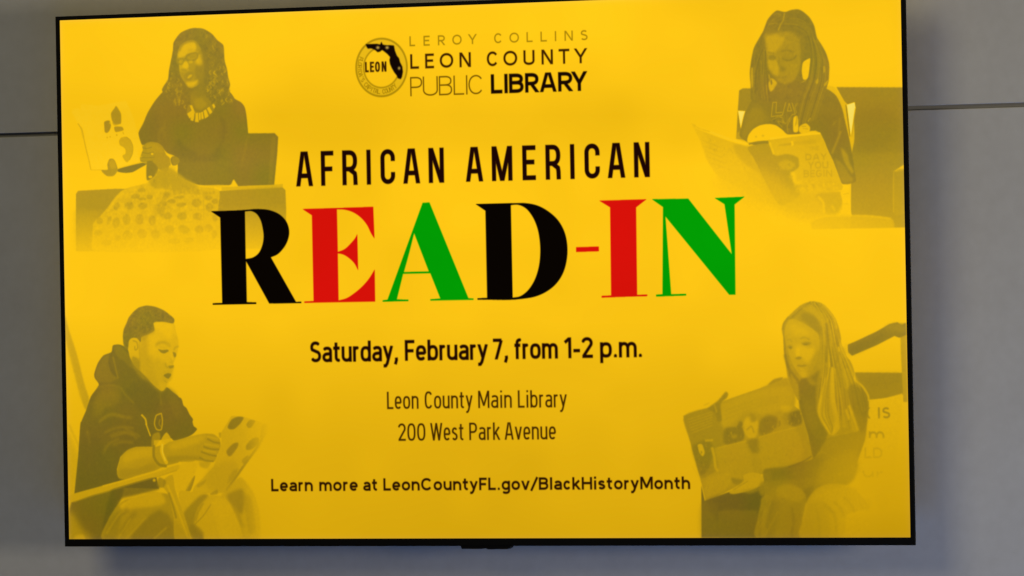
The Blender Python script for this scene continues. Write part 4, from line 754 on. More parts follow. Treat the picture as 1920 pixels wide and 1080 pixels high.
  ('s',0.5,0.7,0.9,1.6,V("1371.4,179.8 1369.6,197.5")),
  ('s',0.5,0.7,0.9,1.6,V("1369.6,197.5 1381.2,197.1")),
  ('s',0.5,0.7,0.9,1.6,V("1361.2,203.6 1381.6,201.6")),
  ('s',0.5,0.7,0.9,1.6,V("1381.6,201.6 1389.4,176.9")),
  ('s',0.5,0.7,0.9,1.6,V("1389.4,176.9 1398,176.5")),
  ('s',0.5,0.7,0.9,1.6,V("1398,176.5 1405.1,200.7")),
  ('s',0.5,0.7,0.9,1.6,V("1390.7,195.3 1394.4,182.6")),
  ('s',0.5,0.7,0.9,1.6,V("1394.4,182.6 1398.5,194.9")),
  ('s',0.5,0.7,0.9,1.6,V("1390.7,195.3 1398.5,194.9")),
  ('s',0.5,0.7,0.9,1.6,V("1405.1,200.7 1400.1,201.2")),
  ('s',0.62,1,0.8,2,V("1411.7,179.5 1404.6,189.5 1407.9,198.9")),
  ('s',0.62,1,0.8,2,V("1361.1,210.1 1373.3,204.2 1381,206 1383.4,213.8 1373.1,212 1380.7,221.6")),
  ('s',0.62,1,0.8,2,V("1380.1,209.1 1387.7,215.5 1400.1,200.3")),
  ('s',0.62,1,0.8,2,V("1391.7,231.2 1390.2,218.7 1399.1,206.5")),
  ('n',0.12,2.5,V("1359.5,202.3 1400.9,203.4 1396.9,231.4 1383.2,227.9 1362.7,213.3"),3),
  ('p',0.05,1.2,1,V("1401.7,206.5 1409.5,204.4 1409.9,228.6 1401.2,229.1"),1),
  ('p',0.1,1.2,1,V("1411.7,222.4 1417.8,217.9 1424.7,216.5 1431.5,222.9 1429.6,230.7 1417.5,233.5 1411.6,229.4"),1),
  ('s',0.5,1,0.8,1.6,V("1416,221 1424.6,221.2")),
  ('s',0.2,1,0.8,2.2,V("1428.2,213.5 1432.6,207.4")),
  ('s',0.5,1,0.5,2,V("1417.7,224.1 1428,225.9")),
  ('p',0.9,1.3,1,V("1356.8,44.3 1365.1,35 1375,28.4 1389.5,31.4 1401,28.4 1413.9,27.8 1423.6,32.5 1434.7,42.4 1442.5,55.9 1447,75.1 1454.8,87.1 1462.6,100.5 1467.9,116.8 1468.5,128.5 1466.5,147.5 1461.3,163.4 1456.4,170.6 1472.4,175.5 1478.7,181.5 1420.5,182.8 1365.5,178.4 1326.4,177.3 1324.5,150.7 1323.3,130.1 1326.2,109.5 1331.5,89.1 1341.5,73.2 1350,60.2"),1),
  ('p',0.06,1.1,1,V("1421.1,115.3 1433.3,109.1 1434.1,112.8 1430.3,139.1 1426.2,144.1 1420.5,143.2 1418.4,129.9"),1),
  ('p',0.22,2,0.85,V("1357.1,148.7 1363,140.1 1372.9,148 1365.9,159.3 1360.9,162.1 1357.5,156.1"),1),
  ('p',0.85,1.2,1,V("1360.5,144.4 1363,141.5 1364.4,148.9 1361.9,151.8"),1),
  ('p',0.35,1.8,0.8,V("1325.9,122.8 1328.8,121.4 1328.9,149.4 1326.9,155.9 1325.1,143.4"),1),
  ('p',0.2,1.5,0.8,V("1458.1,123.8 1460.6,122.4 1461.2,131.2 1457.9,134"),1),
  ('p',0.15,1.2,1,V("1443.1,146.8 1448,143.3 1447.1,151.3 1443.8,151.2"),1),
  ('p',0.15,1.2,0.9,V("1458.3,153.1 1465.7,146 1463.2,153.2 1459.1,156.1"),1),
  ('s',0.4,1.5,0.7,1.6,V("1353,151.5 1353.5,166.3")),
  ('s',0.55,1.5,0.6,1.8,V("1343.3,110.1 1344,114.5")),
  ('s',0.5,1.5,0.7,1.8,V("1346,133.7 1347.6,138.1")),
  ('s',0.45,1.5,0.7,2,V("1416.4,149 1426.2,144.8")),
  ('s',0.4,1.5,0.6,2.5,V("1358.2,134 1359.7,141.4")),
  ('p',0.66,3.5,0.95,V("1352.8,80.9 1349.8,69.1 1358,63.4 1375.9,62.5 1397,61.8 1411.5,68.1 1417.7,83 1418.1,103.5 1415.2,124 1410.1,138.5 1401.8,147.1 1388.8,151.1 1377.5,147.8 1371.1,140.3 1363.1,132.7 1356.8,122.2 1354.7,107.5"),1),
  ('p',0.86,4,0.8,V("1353.3,55.9 1376.1,55.2 1400.4,57.5 1413.2,65.2 1419.4,80.1 1413,74 1397,64.7 1375.9,64 1356.3,67.8"),1),
  ('p',0.42,4,0.85,V("1354.6,72.2 1370.9,68.3 1387.1,73.2 1383.6,84.8 1373.7,93.3 1370.3,99.1 1357.3,98.7 1355.1,86.9"),1),
  ('p',0.4,3,0.85,V("1357.1,110.5 1370.1,107.9 1376.3,122.8 1374.4,136 1366.4,132.8 1358.4,123.8"),1),
  ('p',0.62,5,0.6,V("1387.9,114.3 1404.1,111.9 1408.8,123.8 1398.8,136.7 1389.1,136.4"),1),
  ('p',0.74,3,0.8,V("1406.5,104.9 1405.8,106.9 1403.3,108.8 1399.5,110.1 1394.9,110.7 1390.3,110.5 1386.4,109.6 1383.6,108 1382.6,106 1383.3,104 1385.8,102.1 1389.6,100.8 1394.1,100.2 1398.7,100.3 1402.7,101.3 1405.4,102.9"),1),
  ('p',0.66,2.4,0.7,V("1401.7,103.3 1401.2,104.1 1399.7,104.9 1397.4,105.4 1394.7,105.7 1392,105.7 1389.7,105.4 1388.1,104.8 1387.5,104 1387.9,103.2 1389.4,102.5 1391.7,101.9 1394.4,101.6 1397.2,101.7 1399.5,102 1401.1,102.6"),1),
  ('p',0.85,2,0.8,V("1371.2,107.6 1370.3,109 1368.6,110 1366.2,110.5 1363.6,110.3 1361.1,109.5 1359.1,108.2 1358,106.7 1357.8,105 1358.6,103.6 1360.4,102.5 1362.7,102.1 1365.4,102.3 1367.8,103.1 1369.8,104.3 1371,105.9"),1),
  ('s',0.85,2,0.7,3,V("1381.7,96.5 1393.1,94.7 1406,98.7")),
  ('s',0.9,1.6,0.7,3,V("1383.1,108.3 1392.8,111.6 1404.2,109 1409.2,103.2")),
  ('s',0.85,2,0.6,3,V("1357.3,97.2 1368.7,99.1")),
  ('s',0.8,2,0.6,3,V("1378.3,106.7 1376.5,116.9 1381.2,123")),
  ('p',0.85,2,0.7,V("1378,122.9 1384.5,121.6 1389.3,126.1 1384.3,129.7 1378.7,128.8"),1),
  ('s',0.8,2,0.7,3,V("1371.1,138.8 1380.9,139.8 1390.6,137.9")),
  ('p',0.7,2,0.5,V("1374.3,141.9 1388.9,142.3 1384,146.6 1377.5,146.4"),1),
  ('p',0.85,4,0.8,V("1411.5,68.1 1422.8,71.4 1422.1,103.6 1415.5,112.2 1418.3,94.7 1416.1,80"),1),
  ('p',0.88,3,0.8,V("1375.8,149.3 1388.7,151.8 1403.4,147.1 1411.7,137.1 1418,147.5 1417.6,168.1 1381.8,172.9 1362.4,168 1369.2,156.4"),1),
  ('s',0.6,1.2,0.85,2.6,V("1388.7,32.8 1386,45.2 1381,52.4 1376.7,61.8")),
  ('s',0.68,1.2,0.7,2,V("1358.3,51.7 1366.4,49.7 1376.2,50.1")),
  ('s',0.7,1.5,0.6,2,V("1388.3,51.2 1400.5,51.6 1413.4,53.5")),
  ('s',0.72,1.5,0.5,2,V("1397.4,42.7 1413.6,43.2 1426.5,49.5")),
  ('s',0.7,1.5,0.6,2,V("1368.3,35.8 1374.9,33.1 1381.3,36.3")),
  ('s',0.97,4,0.5,5,V("1397.1,58.8 1416.5,63.8 1429.1,77.5 1439.1,66")),
  ('s',0.97,4,0.5,5,V("1441.1,124.8 1438.9,154")),
  ('s',0.98,4,0.5,5,V("1336.1,101 1340.3,136.5 1338.2,158.5")),
  ('s',0.8,1.8,0.35,2.2,V("1438.5,92.4 1441.1,124.8 1435.6,159.8")),
  ('s',0.8,1.8,0.35,2.2,V("1333.8,92.1 1330.6,130.3 1331.7,159.8")),
  ('s',0.8,2.5,0.25,2.2,V("1384.7,153 1408.3,175.5 1400.8,206.5")),
  ('s',0.98,1.8,0.35,2.2,V("1442.3,96.2 1445,124.9 1439.8,159.9")),
  ('s',0.98,1.8,0.35,2.2,V("1336.8,92.2 1333.9,130.4 1335.6,159.9")),
  ('s',0.98,2.5,0.25,2.2,V("1395,153.3 1416.1,175.7 1407.7,206.7")),
  ('s',0.8,1.8,0.35,2.2,V("1446.1,100 1448.9,125 1444,160")),
  ('s',0.8,1.8,0.35,2.2,V("1339.7,92.3 1337.1,130.5 1339.5,160")),
  ('s',0.8,2.5,0.25,2.2,V("1405.3,153.6 1423.8,176 1414.6,206.9")),
  ('s',0.98,1.8,0.35,2.2,V("1449.9,103.8 1452.8,125.1 1448.2,160.1")),
  ('s',0.98,1.8,0.35,2.2,V("1342.6,92.4 1340.4,130.6 1343.4,160.1")),
  ('s',0.98,2.5,0.25,2.2,V("1415.7,153.9 1431.6,176.2 1421.5,207.1")),
  ('s',0.8,1.8,0.35,2.2,V("1453.7,107.5 1456.6,125.2 1452.4,160.3")),
  ('s',0.8,1.8,0.35,2.2,V("1345.6,92.5 1343.7,130.7 1347.3,160.2")),
  ('s',0.8,2.5,0.25,2.2,V("1426,154.2 1439.3,176.4 1428.3,207.3")),
  ('s',0.98,1.8,0.35,2.2,V("1457.5,111.3 1460.5,125.3 1456.6,160.4")),
  ('s',0.98,1.8,0.35,2.2,V("1348.5,92.6 1346.9,130.8 1351.2,160.3")),
  ('s',0.98,2.5,0.25,2.2,V("1436.3,154.5 1447,176.6 1435.2,207.4")),
  ('s',0.8,1.8,0.35,2.2,V("1461.3,115.1 1464.4,125.4 1460.8,160.5")),
  ('s',0.8,1.8,0.35,2.2,V("1351.4,92.7 1350.2,130.9 1355.1,160.4")),
  ('s',0.8,2.5,0.25,2.2,V("1446.6,154.8 1454.7,176.8 1442.1,207.6")),
  ('n',0.06,3.2,V("1356.8,44.3 1365.1,35 1375,28.4 1389.5,31.4 1401,28.4 1413.9,27.8 1423.6,32.5 1434.7,42.4 1442.5,55.9 1447,75.1 1454.8,87.1 1462.6,100.5 1467.9,116.8 1468.5,128.5 1466.5,147.5 1461.3,163.4 1456.4,170.6 1472.4,175.5 1478.7,181.5 1420.5,182.8 1365.5,178.4 1326.4,177.3 1324.5,150.7 1323.3,130.1 1326.2,109.5 1331.5,89.1 1341.5,73.2 1350,60.2"),4),
  ('s',0.7,1.2,0.4,1.7,V("1346.5,90.6 1334.7,116.8 1329.7,142.7 1329.3,165.3")),
  ('s',1.05,1.2,0.68,1.3,V("1346.8,91.1 1338.2,116.1 1333.2,144.1 1333,165.4")),
  ('s',1.05,1.2,0.61,0.9,V("1347.1,92.2 1338.2,116.6 1333.7,143.1 1334.6,167.8")),
  ('s',1.05,1.2,0.47,0.9,V("1342.2,118 1337.3,144.7 1338.5,169.7")),
  ('s',1.02,1.2,0.42,1,V("1348.5,92.7 1342.2,118.6 1339.7,144.7 1341.2,170.8")),
  ('s',0.78,1.2,0.42,1,V("1344.5,121.2 1342.5,146.2 1343.5,172.5")),
  ('s',0.78,1.2,0.52,1.5,V("1350.6,93 1345,119.9 1344.7,146.4 1344.9,172.2")),
  ('s',1.05,1.2,0.62,2.1,V("1351.5,94.2 1347.9,121.9 1347.3,148.2 1349.4,174.5")),
  ('s',0.7,1.2,0.66,2,V("1350.8,92.3 1348.6,121.8 1347.2,147.8 1349.6,175.9")),
  ('s',1.05,1.2,0.64,1.3,V("1352.4,93.7 1351.3,123.3 1351.5,149.8 1353.1,176.3")),
  ('s',0.7,1.2,0.42,1.8,V("1351.5,94.4 1352.8,124.8 1353,150.6 1354.8,178.6")),
  ('s',1.05,1.2,0.66,1.6,V("1352.4,94.9 1353.3,124.8 1355.8,150.6 1359,178.2")),
  ('s',1.06,1.2,0.35,1.4,V("1433.1,75.1 1436.7,109 1428.8,144.6 1414.3,178.7 1404.6,220")),
  ('s',0.76,1.2,0.5,1.5,V("1435.3,75.1 1440,109.4 1432.3,145.9 1418,178.7 1406.2,218.3")),
  ('s',0.66,1.2,0.56,1.9,V("1440.7,109.4 1434.6,146 1420.1,179.2 1410.1,218")),
  ('s',0.66,1.2,0.44,1.1,V("1435.7,75.9 1442.7,109.7 1436.7,145.8 1421.2,177.6 1410,218.6")),
  ('s',1.02,1.2,0.53,1.6,V("1437.6,75.2 1442.6,109.1 1439.7,145.7 1426.2,177.9 1414.5,217.9")),
  ('s',1.06,1.2,0.68,1,V("1438.7,75.9 1445.7,111.2 1439.5,145.6 1426.8,177.2 1415.4,217.8")),
  ('s',0.76,1.2,0.59,1.1,V("1440.4,76.1 1447.8,111.2 1442.7,144.4 1429.7,176.3 1417.5,215.4")),
  ('s',0.76,1.2,0.62,1.8,V("1448.9,110.1 1445.2,144.4 1433.1,176 1418.4,216.6")),
  ('s',0.66,1.2,0.4,1.7,V("1441.2,76.3 1450,109.7 1447,144.5 1435.1,175.2 1421.8,216.1")),
  ('s',0.66,1.2,0.44,2.2,V("1442.1,78.2 1451.7,110.9 1447.3,145.6 1437.8,175.9 1422.7,214.4")),
  ('s',0.76,1.2,0.59,1.1,V("1452.9,110.1 1450.9,144.5 1439.9,174.4 1426.3,213.6")),
  ('s',0.76,1.2,0.36,2,V("1443.9,77.8 1454.6,110.5 1452.3,145.2 1441.7,174.2 1427.8,213.8")),
  ('s',1.06,1.2,0.69,1.1,V("1456.4,110 1454.1,145.8 1444.4,174.6 1429.8,213.7")),
  ('s',0.66,1.2,0.4,1.3,V("1457.6,109.5 1456.6,145 1447.3,174 1431.6,214.3")),
  ('s',0.66,1.2,0.48,2.1,V("1446.5,78.8 1458.8,111.2 1459.9,145.3 1449.8,174.6 1434.1,212.5")),
  ('s',0.66,1.2,0.66,1.3,V("1460.5,110.9 1461,146.2 1451.6,172.2 1437,212")),
  ('s',0.76,1.2,0.61,1.1,V("1449.1,79.5 1462.2,111.5 1463.5,145.1 1454.5,172.5 1439.1,212.3")),
  ('s',0.76,1.2,0.54,1.5,V("1464.1,110.6 1466.3,145.1 1456.5,173.2 1442.3,210.8")),
  ('s',1.02,1.2,0.49,2,V("1411.1,40.7 1435.2,54.6 1444.4,79.8")),
  ('s',0.8,1.2,0.44,2,V("1411.3,42 1435.1,55.6 1442.4,79.7")),
  ('s',0.7,1.2,0.47,1.3,V("1410.1,46 1433.1,57.8 1441.1,80")),
  ('s',0.8,1.2,0.42,1.4,V("1385.9,46.3 1409.2,47.3 1430,58.6 1438.8,80.9")),
  ('s',0.8,1.2,0.47,1.3,V("1385.5,49.9 1409.2,49.3 1428.3,60.5 1436.8,80.8")),
  ('s',0.8,1.2,0.34,1.8,V("1384,51.4 1408.1,52.3 1428.4,62.6 1434.7,82.2")),
  ('s',1.02,1.2,0.42,1.5,V("1382.3,53.9 1407.6,54.2 1427.1,65.2 1433.2,82.7")),
  ('s',0.8,1.2,0.44,1.4,V("1406.5,56.8 1425.6,66.7 1432,83.5")),
  ('s',0.8,1.2,0.34,2,V("1383.5,33.6 1367.9,41.7 1356.1,56.4")),
  ('s',0.7,1.2,0.43,1.3,V("1384.6,36.3 1368,43.5 1356,57.4")),
  ('s',0.7,1.2,0.38,1.1,V("1383.3,41.2 1368.9,49.2 1356.7,59")),
  ('s',1.02,1.2,0.36,1,V("1385,45 1370.8,51.2 1358.3,61.1")),
  ('s',0.8,1.2,0.27,1.9,V("1385.5,49.8 1371.4,54.2 1358.5,63.4")),
  ('p',0.25,2,0.75,V("1215.1,211.8 1237.9,223.2 1263.8,232.9 1295.5,242.7 1317.3,250.5 1336.6,285.2 1361.1,348.6 1315.7,331.5 1280.2,309 1262.4,301.4 1240.9,272 1229.6,239.3"),1),
  ('s',-0.12,1.6,0.8,5,V("1222,216.5 1257.8,230.1 1287.6,240.7 1315.4,248.6")),
  ('s',0.32,1.4,0.7,2,V("1215.1,211.4 1228,219.3 1247.9,225.3")),
  ('s',0.4,2.2,0.45,2,V("1233.6,239.4 1263.4,250.9")),
  ('s',0.4,2.2,0.45,2,V("1236.2,248.5 1267.2,260.1")),
  ('s',0.4,2.2,0.45,2,V("1238.8,257.5 1271,269.2")),
  ('s',0.4,2.2,0.45,2,V("1241.4,266.6 1274.8,278.3")),
  ('s',0.4,2.2,0.45,2,V("1244.1,275.7 1278.7,287.4")),
  ('p',0.45,4,0.6,V("1291.4,248 1317.3,252.3 1324.9,270.5 1340.3,296 1316.7,284.7 1297.1,266.2"),1),
  ('p',0.32,4,0.5,V("1308.5,291.7 1324.4,295.7 1339.8,321.2 1324.1,310.1"),1),
  ('p',0,1.1,1,V("1316.3,241.8 1319.1,232.5 1327.9,223.3 1340.2,217.4 1355.8,215.5 1369.5,218.2 1381.5,226.3 1389.9,233.5 1407.2,234 1448.5,232.7 1450.1,236.6 1358.7,242.9 1318.8,245.8"),1),
  ('p',0.3,1,0.7,V("1334.6,236 1334.4,236.7 1334,237.3 1333.3,237.7 1332.5,237.8 1331.7,237.7 1331,237.2 1330.6,236.6 1330.5,235.9 1330.6,235.2 1331.1,234.6 1331.8,234.2 1332.6,234.1 1333.4,234.2 1334,234.7 1334.5,235.3"),1),
  ('p',0.3,1,0.7,V("1347.8,234.8 1347.6,235.5 1347,236.1 1346.3,236.5 1345.3,236.6 1344.4,236.4 1343.6,236 1343.1,235.4 1342.9,234.7 1343.1,233.9 1343.7,233.4 1344.5,233 1345.4,232.8 1346.3,233 1347.1,233.4 1347.6,234.1"),1),
  ('s',0.75,1,0.8,3,V("1318.8,248.1 1336.2,244.6 1355.2,244.4")),
  ('p',0.34,16,0.9,V("1353,314 1400.5,322.3 1479.3,333 1478.5,370.6 1411.3,376.3 1352.3,349.9"),1),
  ('p',0.22,18,0.8,V("1266.5,294.3 1336.1,306.7 1375.2,340 1335.1,357.1 1256,319.3"),1),
  ('p',0.24,1.1,1,V("1354.4,242.1 1400.2,235.2 1449.7,232.9 1457.3,250.1 1472.5,279.1 1489.3,322.5 1487.3,327.8 1431.9,331.9 1400.3,329.4 1379,303.8 1365.5,285.5"),0),
  ('s',-0.1,1,0.8,3,V("1358.4,240.4 1402.2,236.2 1449.7,233.4")),
  ('p',0.5,2,0.6,V("1373.1,250.7 1397,247.7 1396.9,251.3 1374.1,252.5"),1),
  ('p',0.45,3,0.4,V("1402,246.9 1441.6,242.6 1441.5,249.7 1401.9,250.5"),1),
  ('s',-0.05,1.2,0.7,4,V("1398,245 1399.5,252.2")),
  ('p',0.55,2,1,V("1317.3,252.3 1357.2,247.9 1366.7,267.9 1388.6,265.8 1408.3,272.5 1410,286.9 1401.9,293.9 1395.9,297.4 1401.6,311.8 1411,333.6 1375,350.7 1348,310.6 1328.8,274.2"),1),
  ('p',0.38,14,0.8,V("1328.6,285 1356.2,296.4 1391.5,322.4 1411,333.6 1406.7,351.4 1365.2,343.3 1344,310.5"),1),
  ('p',0.35,3,0.8,V("1372.4,280.6 1388.4,275.6 1402.1,283.1 1396,292 1380.2,291.6"),1),
  ('p',0.22,3,0.6,V("1395.9,297.4 1411.5,308.5 1415.1,330.1 1403.2,329.8 1399.6,311.8"),1),
  ('s',0,1.2,0.7,4,V("1357.2,246.1 1364.8,266.1")),
  ('t',0.42,'THE',1428.4,1447.2,261.5,6.8,1.33,0.75),
  ('t',0.48,'DAY',1422.1,1460.7,277.5,10.8,2.09,0.85),
  ('t',0.48,'YOU',1426.8,1463.4,291.5,11.7,2.09,0.85),
  ('t',0.48,'BEGIN',1418.6,1470,305.4,11.7,1.9,0.85),
  ('n',0.12,3,V("1402.7,309.7 1481.6,313.4 1487.3,326 1404.3,329.5"),5),
  ('p',0.06,3,0.7,V("1394,297 1404.9,299 1404.7,309.8 1418.4,315.5 1400.6,315.1"),1),
  ('s',0.38,1.3,0.44,1.5,V("1282.9,286.4 1281.2,288 1283.2,289.8")),
  ('s',0.42,1.3,0.34,1.9,V("1256.5,254.1 1254,256.7 1257.1,259.5")),
  ('s',0.42,1.3,0.35,1.2,V("1243.5,262 1242.1,263.4 1243.8,264.9")),
  ('s',0.42,1.3,0.26,1.8,V("1239.1,255.2 1240.4,256.7 1238.6,258.1")),
  ('s',0.38,1.3,0.38,1.2,V("1256.6,280.5 1255,282.3 1256.9,284")),
  ('s',0.05,1.3,0.25,1.3,V("1294.4,275.7 1295.6,277.2 1293.9,278.6")),
  ('s',0.38,1.3,0.22,1.5,V("1277.6,274.5 1275.3,276.9 1278.2,279.5")),
  ('s',0.38,1.3,0.21,1.6,V("1256.7,268.8 1253.8,271.8 1257.5,274.9")),
  ('s',0.42,1.3,0.24,1.7,V("1263.8,281.2 1266.4,284 1262.9,286.9")),
  ('s',0.05,1.3,0.49,1,V("1264.6,253.3 1263.1,254.8 1265,256.5")),
  ('s',0.05,1.3,0.28,1.4,V("1264.1,253.7 1266.4,256.3 1263.3,258.8")),
  ('s',0.38,1.3,0.47,1.3,V("1274.9,252.5 1273.6,253.9 1275.3,255.3")),
  ('s',0.05,1.3,0.3,1.7,V("1254.7,237.9 1257.6,241.2 1253.7,244.2")),
  ('s',0.05,1.3,0.44,1.1,V("1287.9,267.9 1285,270.9 1288.6,274.1")),
  ('s',0.05,1.3,0.21,1.6,V("1284.5,247.6 1286.4,249.7 1283.9,251.6")),
  ('s',0.38,1.3,0.31,1.1,V("1279.7,272.5 1277.8,274.6 1280.2,276.7")),
  ('s',0.42,1.3,0.41,1.6,V("1289.6,259.7 1288.1,261.3 1289.9,262.9")),
  ('s',0.42,1.3,0.46,1.6,V("1246.3,248.1 1248.8,250.9 1245.4,253.6")),
  ('s',0.38,1.3,0.34,1.9,V("1274.2,263.3 1272.5,265.1 1274.7,266.9")),
  ('s',0.38,1.3,0.23,1.5,V("1288.8,290.8 1286.6,293 1289.3,295.4")),
  ('s',0.42,1.3,0.44,1,V("1251.3,243.7 1248.6,246.3 1252,249.2")),
  ('s',0.42,1.3,0.27,1.8,V("1282.2,251.8 1284.2,254 1281.5,256.3")),
  ('s',0.42,1.3,0.48,1.6,V("1256.9,253.3 1255,255.3 1257.4,257.3")),
  ('s',0.05,1.3,0.37,1.3,V("1303.7,273.3 1302.2,274.8 1304.1,276.6")),
  ('s',0.05,1.3,0.26,1.2,V("1251.2,243.6 1248.6,246.3 1251.9,249.2")),
  ('s',0.38,1.3,0.32,1.6,V("1259.8,249.6 1262.2,252.4 1258.9,255")),
  ('s',0.05,1.3,0.25,1.9,V("1307.8,287.7 1305.5,290.1 1308.3,292.7")),
  ('s',0.42,1.3,0.5,1.4,V("1246.6,236.2 1249.2,239.3 1245.6,242.1")),
  ('s',0.42,1.3,0.21,1.2,V("1300.9,288.9 1299.6,290.2 1301.2,291.7")),
  ('s',0.38,1.3,0.41,1.3,V("1296.3,258.3 1298.4,260.8 1295.5,263")),
  ('s',0.42,1.3,0.49,1.5,V("1309.5,285.2 1311.6,287.5 1308.8,289.7")),
  ('s',0.05,1.3,0.49,1.3,V("1252.7,236.8 1251,238.6 1253.2,240.4")),
  ('s',0.05,1.3,0.31,1.6,V("1302,286.6 1303.5,288.3 1301.5,289.9")),
  ('s',0.38,1.3,0.49,1.3,V("1258.4,253.8 1260.6,256.3 1257.6,258.7")),
  ('s',0.38,1.3,0.42,1.2,V("1282.3,257.3 1280.1,259.5 1282.9,262")),
  ('s',0.42,1.3,0.46,1.7,V("1287.2,255 1285.3,256.9 1287.7,258.9")),
  ('s',0.6,1.3,0.32,1.5,V("1384.4,288.9 1385.9,290.7 1383.8,292.4")),
  ('s',0.25,1.3,0.49,1.2,V("1370.2,288.1 1369.2,289.2 1370.4,290.3")),
  ('s',0.6,1.3,0.36,1.2,V("1390.2,293.7 1392.3,296.1 1389.5,298.5")),
  ('s',0.6,1.3,0.37,1.6,V("1384.3,309.8 1385.3,310.9 1383.9,312")),
  ('s',0.25,1.3,0.31,1.3,V("1403.2,281.9 1401,284.1 1403.7,286.5")),
  ('s',0.6,1.3,0.42,1.2,V("1385.8,293.3 1384.4,294.7 1386.1,296.2")),
  ('s',0.25,1.3,0.48,1.8,V("1403.4,296.3 1405.3,298.4 1402.8,300.4")),
  ('s',0.6,1.3,0.36,1.9,V("1384.5,294.3 1386.1,296.1 1383.9,297.8")),
  ('s',0.6,1.3,0.25,1,V("1406.7,287.5 1405.4,288.9 1407,290.3")),
  ('s',0.6,1.3,0.43,1.3,V("1396.7,302.3 1397.7,303.5 1396.3,304.6")),
  ('s',0.6,1.3,0.37,1.8,V("1395.7,307.8 1397.4,309.7 1395,311.6")),
  ('s',0.25,1.3,0.26,1.4,V("1378,288.8 1375.6,291.3 1378.6,293.9")),
  ('s',0.25,1.3,0.2,1.2,V("1372.6,300.5 1374.3,302.4 1372,304.3")),
  ('s',0.6,1.3,0.2,1.5,V("1376.5,292 1378.2,293.8 1376,295.5")),
  ('s',0.25,1.3,0.27,1.8,V("1371.3,304.6 1373.5,307.2 1370.6,309.5")),
  ('s',0.6,1.3,0.5,1.6,V("1393.5,281.6 1391.2,284 1394,286.4")),
  ('s',0.6,1.3,0.47,1.4,V("1372,291.1 1370.2,292.9 1372.4,294.8")),
  ('s',0.25,1.3,0.4,1.9,V("1393.8,302.2 1392,304.1 1394.3,306.1")),
  ('p',0.45,3,0.8,V("1439.8,333.9 1483.3,330.4 1490.9,342.2 1486.8,352.8 1478.6,365.2 1458.9,366.6 1451.3,352.1"),1),
  ('p',0.05,1.4,1,V("1485.2,331.3 1501.2,320.1 1502.7,342.5 1503.2,365.7 1504.1,371.1 1480.5,370.6 1488.6,360 1487,342.1"),1),
  ('s',0.3,1.2,0.6,2,V("1489.1,335 1500,333.5")),
  ('s',0.3,1.5,0.5,2,V("1490.8,350.2 1498.6,351.3")),
  ('s',0.05,2.5,0.7,4,V("1443.7,337.6 1453.3,348.5 1454,364.7")),
  ('s',0.1,3,0.6,4,V("1469,352.5 1472.8,361.5")),
  ('p',0.32,3,0.9,V("1431,376.7 1454.9,370.4 1510,370.3 1549.3,372 1576.6,377.1 1578.2,394.9 1509.5,394.4 1434.6,393.8"),1),
  ('s',0.12,2,0.6,3,V("1433,375.9 1456.8,370.5 1529.7,371.3 1574.6,377")),
 ]),
 (('l',0,0),[
  ('p',0.4,2.5,0.9,V("-0.8,510.5 5.6,532.3 22.8,581.8 35.5,629.2 45.1,658.8 37.9,676.4 26,648.7 11.1,595.4 0.5,553.9"),1),
  ('s',0.1,5,0.3,6,V("3.2,534.2 4.8,569.7 17.4,621.1 30.3,660.6")),
  ('p',0.25,6,0.7,V("-1.4,712.4 20.9,757.1 12,814.9 6.3,837.2 2.7,823.8"),1),
  ('s',0.5,3,0.35,4,V("4,701.3 23.8,741.5")),
  ('p',0.98,3,0.95,V("6.4,833.9 68.5,819.7 109.8,811 104.2,833.1 83,864.1 66.8,900.8 5,900.7"),1),
  ('p',0.3,12,0.85,V("0.9,850.5 11,859.5 26,881.8 48.8,904.1 -0.2,904"),1),
  ('p',0.12,3,0.9,V("7.6,901.8 15.5,892.9 28.4,892.9 32.1,901.8"),1),
  ('p',1.02,1.2,1,V("27.2,700 37.9,678.4 48.7,652.9 65,633.4 57.3,621.5 56.3,613.7 63.5,596 75.2,582.4 91.2,576.7 94.8,565 109.6,564.2 123.1,571.3 149.5,606.9 182.7,638.6 200.8,638.8 211.9,646.8 223,654.7 229.4,668.5 238.3,674.4 244.8,686.2 251.3,696 237.6,709.6 214.8,725 192.1,728.8 160.5,730.5 133.3,734.2 101.3,743.8 66.6,773 32.2,786.6 18.9,790.5 21.7,762.9 24.3,727.5"),1),
  ('p',1.04,1.4,1,V("27.3,697.1 20.9,757.1 11.8,822.1 55.8,815.2 99.5,810.9 181.4,813.5 176.7,793.6 102.4,796.5 98.1,779.8 105.8,757.7 136.9,741.3 172.6,741.5 173.2,713.8 96.9,691"),0),
  ('p',1.02,1.2,1,V("180.7,656.3 226.6,656.8 232.7,670.1 241.3,683.5 248.7,694.6 252.3,705.7 259,711.2 250.7,719.4 237.9,725.4 212.3,730.8 202.4,717.4 179.8,702.8"),1),
  ('p',0.88,3,0.8,V("58.5,615.7 65.8,596.1 77.4,583.4 91.1,580.7 87.3,598.3 92.7,614.1 103.9,622.1 85.5,629.7 65.1,627.5"),1),
  ('s',1.08,2.2,0.8,5,V("90,580.7 87.4,596.3 92.8,610.2 101.7,618.1")),
  ('s',0.75,2,0.7,3,V("94.4,584.6 99.7,606.3 103.9,622.1")),
  ('p',0.85,3,0.7,V("95.9,567 109.6,566.2 123,577.1 136.3,591.1 149.5,608.9 131.4,604.7 113.6,590.8 104.6,586.7"),1),
  ('p',0.88,6,0.6,V("71.7,637.4 96.8,633.8 110.2,645.7 98.6,657.4 80.4,659.1 64.1,674.7 52.9,668.7"),1),
  ('p',1.1,8,0.6,V("135.4,630.3 162.5,634.5 184.7,650.4 181.9,679.7 147.9,681.4 116.9,649.7"),1),
  ('s',0.8,3,0.6,3,V("62.6,637.3 85.5,633.6 108.1,637.8 116.9,649.7 134.7,665.6")),
